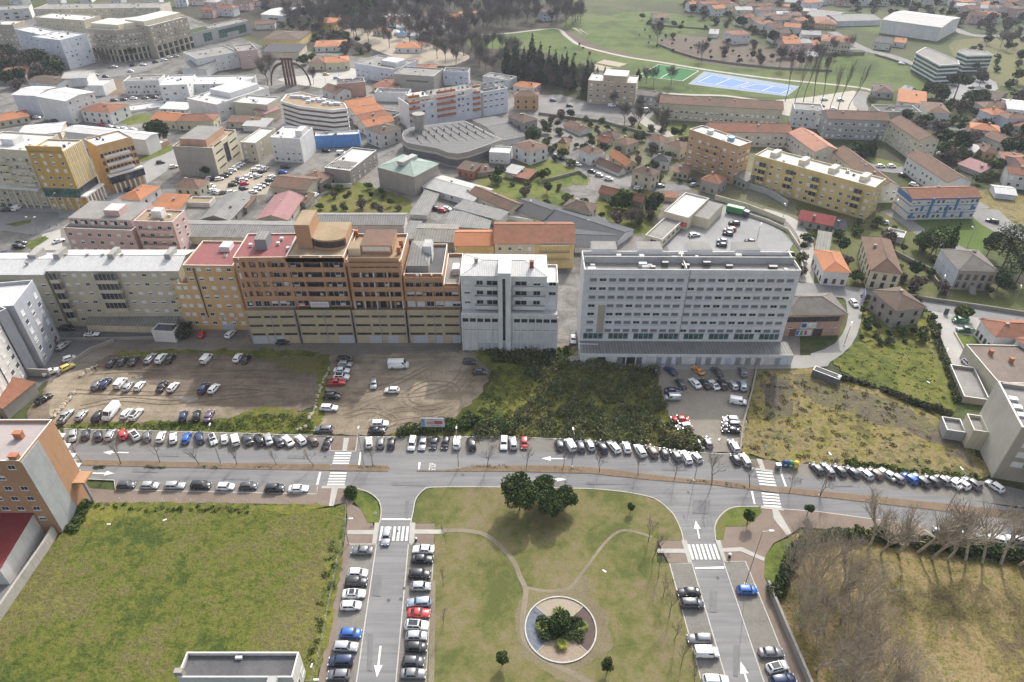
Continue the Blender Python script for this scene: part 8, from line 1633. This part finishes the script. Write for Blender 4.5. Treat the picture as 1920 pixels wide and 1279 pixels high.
# ---------------- walls and fences ----------------
OLDW = m_wall('field_stone_wall',(.24,.225,.19),dirt=.6)
def wall(px,w_,h,mat,label,name='garden_wall',cat='wall',z=.1): return tag(ribbon(name,gp(px),w_,z,mat,h=h,kind=None),label,cat)
wall([(1437,1100),(1470,1180),(1530,1320)],.45,2.0,WM('stone'),'dark weathered wall beside the brown pavement of the right street')
wall([(1418,692),(1408,740),(1392,800),(1386,850)],.4,1.2,OLDW,'low stone wall between gravel car park and heath field')
wall([(1400,405),(1440,418),(1478,436),(1500,470),(1505,525)],.35,1.3,WM('cream2'),'pale curved wall round the supermarket car park bend')
wall([(1340,375),(1400,392),(1470,420)],.35,2.2,WM('cream2'),'long cream wall behind the green lorry')
wall([(1370,343),(1440,366),(1475,388)],.35,2.6,WM('grey'),'grey wall at the foot of the yellow block')
wall([(1640,548),(1745,566),(1830,578),(1920,592)],.4,1.4,OLDW,'stone wall along the far side of the villa street')
wall([(1650,462),(1700,490),(1742,510),(1752,530),(1775,556)],.4,1.6,OLDW,'mossy wall stepping down between villa and mansion gardens')
wall([(1768,590),(1776,591)],.3,2.2,WM('darkgrey'),'dark gate pillar wall at the villa entrance'); wall([(1790,593),(1815,596)],.3,1.6,WM('white2'),'pale wall right of the villa gate')
wall([(1788,625),(1806,657),(1842,661)],.25,.7,WM('cream2'),'low rim wall round the green lawn of the villa yard')
wall([(1212,45),(1245,50),(1330,56)],.5,1.2,OLDW,'dark field wall above the ploughed field'); wall([(1232,84),(1270,100),(1310,112),(1380,122),(1460,130),(1560,135)],.5,1.4,OLDW,'dark field wall below the ploughed field')
wall([(1455,115),(1500,110),(1560,104),(1620,103)],.5,2.0,OLDW,'stone wall below the hillside hamlet'); wall([(1640,104),(1700,122),(1760,150),(1762,162)],.5,1.2,OLDW,'dark wall along the road to the banded offices')
wall([(905,330),(960,320),(1010,332)],.4,1.4,OLDW,'old garden wall behind the curved warehouse'); wall([(1010,345),(1085,325),(1100,335)],.4,1.3,OLDW,'garden wall beside the lane of small houses')
wall([(1010,215),(1060,222),(1130,230),(1200,250),(1240,262)],.4,1.3,OLDW,'curved stone wall below the avenue island'); wall([(116,640),(330,636)],.3,1.0,WM('stone'),'low wall along the yard of the cream block')
wall([(215,642),(170,660),(140,680),(110,705)],.4,1.2,WM('stone'),'low mossy wall between yard and dirt lot')
wall([(622,352),(660,352)],.3,1.8,WM('white'),'short white wall beside the green roofed hall'); wall([(54,704),(96,706)],.4,2.4,WM('concrete'),'mossy concrete wall closing the dirt lot by the white block')
# fence of the left street
root = thing('wire_fence','thin wire fence on concrete posts along meadow and brown pavement','fence',(0,0,0)); fx = gp([(650,958),(648,1000),(640,1026),(633,1060),(627,1090),(620,1125),(612,1165),(606,1200),(598,1235),(590,1262),(582,1300)])
for x,y in fx: MB().tube((x,y,.2),(x,y,1.9),.06,n=5).build('post',COPING,root)
m = MB()
for z in (.7,1.2,1.7):
 for i in range(len(fx) - 1): m.tube((*fx[i],z),(*fx[i + 1],z),.012,n=3,caps=False)
m.build('wire',POLE,root)
root = thing('wire_fence','row of short fence posts between brown pavement and meadow','fence',(0,0,0)); fx = gp([(228 + 26.5 * i,943 + i * .35) for i in range(17)])
for x,y in fx: MB().tube((x,y,.2),(x,y,1.7),.055,n=5).build('post',COPING,root)
# boulders at the edge of the lots
def stones(px,n,label,smin,smax,seed):
 r = random.Random(seed); p = gp(px); tot = []; 
 for i in range(n):
  t = i / (n - 1) * (len(p) - 1); k = min(int(t),len(p) - 2); q = Vector(p[k]).lerp(Vector(p[k + 1]),t - k); s = r.uniform(smin,smax); m = MB(); m.lathe([(0,-.1),(s,0),(s * 1.05,s * .5),(s * .6,s * .95),(0,s)],7)
  m.v = [(v[0] * r.uniform(.8,1.2),v[1] * r.uniform(.8,1.2),v[2] * r.uniform(.85,1.15)) for v in m.v]; o = m.build('boulder',m_plain('boulder_stone',(.36,.31,.24),.9,var=.3,scale=1.5),None,False,(q.x + r.uniform(-.3,.3),q.y + r.uniform(-.3,.3),.15),r.uniform(0,6)); tag(o,label,'boulder',label)
stones([(618,690),(600,730),(590,770),(580,785)],26,'pale stone in the line between the two dirt lots',.25,.5,1)
stones([(138,740),(124,755),(112,770),(104,782)],12,'pale boulder in the short curved row near the orange block',.4,.8,2)
stones([(182,688),(168,694),(160,700),(152,707)],9,'pale boulder in the short row beside the standing person',.4,.7,3)
stones([(560,806),(572,802)],3,'pale stone at the lower end of the stone line',.4,.6,4)
# containers and small clutter
b = Bld('shipping_container','long dark tank like container lying at the top of the heath field','container',(1524,693),(1574,712),(1528,685),by=700,h=2.4,wall='darkgrey',roof=('flat','sheet_dark',.1)); b.rbox('hatch',.9,.98,.2,.8,.4,WM('white'))
for i,(x,y) in enumerate([(205,985),(310,977),(1348,826),(585,1250),(1740,719),(1133,1073)]): a = at(x,y); o = MB().box(-.4,.4,-.15,.15,.0,.12).build('litter_board',HEADM,None,False,(a.x,a.y,.32),.5 * i); tag(o,['white board lying in the big meadow','pale scrap in the meadow below the brown strip','white scrap on the gravel entrance','white scrap beside the fence posts','white sheet lying in the upper grass field','tiny white litter on the lawn'][i],'litter')
# parasols / tents at the park entrance
for i,(x,y,c_) in enumerate([(742,62,'white'),(755,65,'blue'),(768,62,'salmon'),(778,68,'white'),(730,66,'yellow')]):
 a = at(x,y + 4); r = thing('market_tent','%s tent, %s from left at the park fairground' % (c_,ORD[i]),'tent',(a.x,a.y,0),group='tents of the park fairground'); MB().box(-3,3,-3,3,0,2.4).build('tent_wall',WM('white'),r); m = MB()
 for k in range(4): aa = [(-3.2,-3.2),(3.2,-3.2),(3.2,3.2),(-3.2,3.2)]; m.face([(*aa[k],2.42),(*aa[(k + 1) % 4],2.42),(0,0,4.2)])
 m.build('tent_roof',WM(c_),r)
# ---------------- people ----------------
def person(x,y,rz,label,top,legs,z=.2,bend=0):
 me = bpy.data.meshes.new('person'); V = [(0,0,.95),(0,0,1.15),(0,0,1.38),(0,0,1.50),(0,.0,1.62),(0,.0,1.72),(-.10,0,.90),(-.12,.06,.50),(-.12,-.04,.09),(-.12,.13,.04),(.10,0,.90),(.12,-.08,.50),(.12,-.18,.10),(.12,-.02,.04),
         (-.19,0,1.38),(-.25,-.05,1.12),(-.24,.08,.90),(-.24,.12,.82),(.19,0,1.38),(.25,.04,1.12),(.24,.14,.92),(.24,.17,.84)]
 E_ = [(0,1),(1,2),(2,3),(3,4),(4,5),(0,6),(6,7),(7,8),(8,9),(0,10),(10,11),(11,12),(12,13),(2,14),(14,15),(15,16),(16,17),(2,18),(18,19),(19,20),(20,21)]
 rad = [.14,.13,.15,.055,.095,.07,.10,.07,.045,.04,.10,.07,.045,.04,.06,.045,.035,.03,.06,.045,.035,.03]
 me.from_pydata(V,E_,[]); o = bpy.data.objects.new('person',me); COL.objects.link(o); md = o.modifiers.new('s','SKIN'); o.modifiers.new('u','SUBSURF').levels = 1
 for i,v in enumerate(me.skin_vertices[0].data): v.radius = (rad[i] * (1.25 if i in (1,2) else 1),rad[i] * .85 if i in (0,1,2) else rad[i]); v.use_root = (i == 0)
 bpy.context.view_layer.update(); me2 = bpy.data.meshes.new_from_object(o.evaluated_get(bpy.context.evaluated_depsgraph_get())); bpy.data.objects.remove(o)
 for mt in (m_plain('skin',(.42,.26,.19),.6),m_plain('cloth_' + top,{'dark': (.03,.03,.04),'red': (.25,.05,.04),'pale': (.4,.4,.42)}[top],.9),m_plain('trousers_' + legs,{'dark': (.03,.035,.05),'pale': (.25,.25,.27)}[legs],.9),m_plain('hair',(.03,.02,.015),.8)): me2.materials.append(mt)
 for p in me2.polygons: c_ = p.center; p.material_index = 3 if c_.z > 1.66 or (c_.z > 1.55 and c_.y < -.05) else 0 if c_.z > 1.47 or (c_.z < .88 and abs(c_.x) > .19) else 1 if c_.z > .95 else 2; p.use_smooth = True
 o = link('person',me2,None,(x,y,z),R(rz)); tag(o,label,'person')
for x,y,rz,lb,t_,l_ in [(181,697,40,'person in dark clothes walking on the left dirt lot','dark','dark'),(363,919,100,'person beside the black people carrier in the south bay','red','dark'),(94,428,0,'person standing on the verge behind the cream block, left one','pale','dark'),(108,427,20,'person standing on the verge behind the cream block, right one','pale','pale')]:
 a = at(x,y); person(a.x,a.y,rz,lb,t_,l_)
# ---------------- air ----------------
m,nt,b_ = newmat('haze_air'); nt.nodes.remove(b_); pv = nt.nodes.new('ShaderNodeVolumePrincipled'); pv.inputs['Color'].default_value = (.80,.86,1.0,1); pv.inputs['Density'].default_value = 0.00011; pv.inputs['Anisotropy'].default_value = .3
nt.links.new(pv.outputs[0],nt.nodes['Material Output'].inputs['Volume'])
tag(MB().box(-1450,1450,-250,1550,-1.5,122).build('haze',m),kind='stuff')
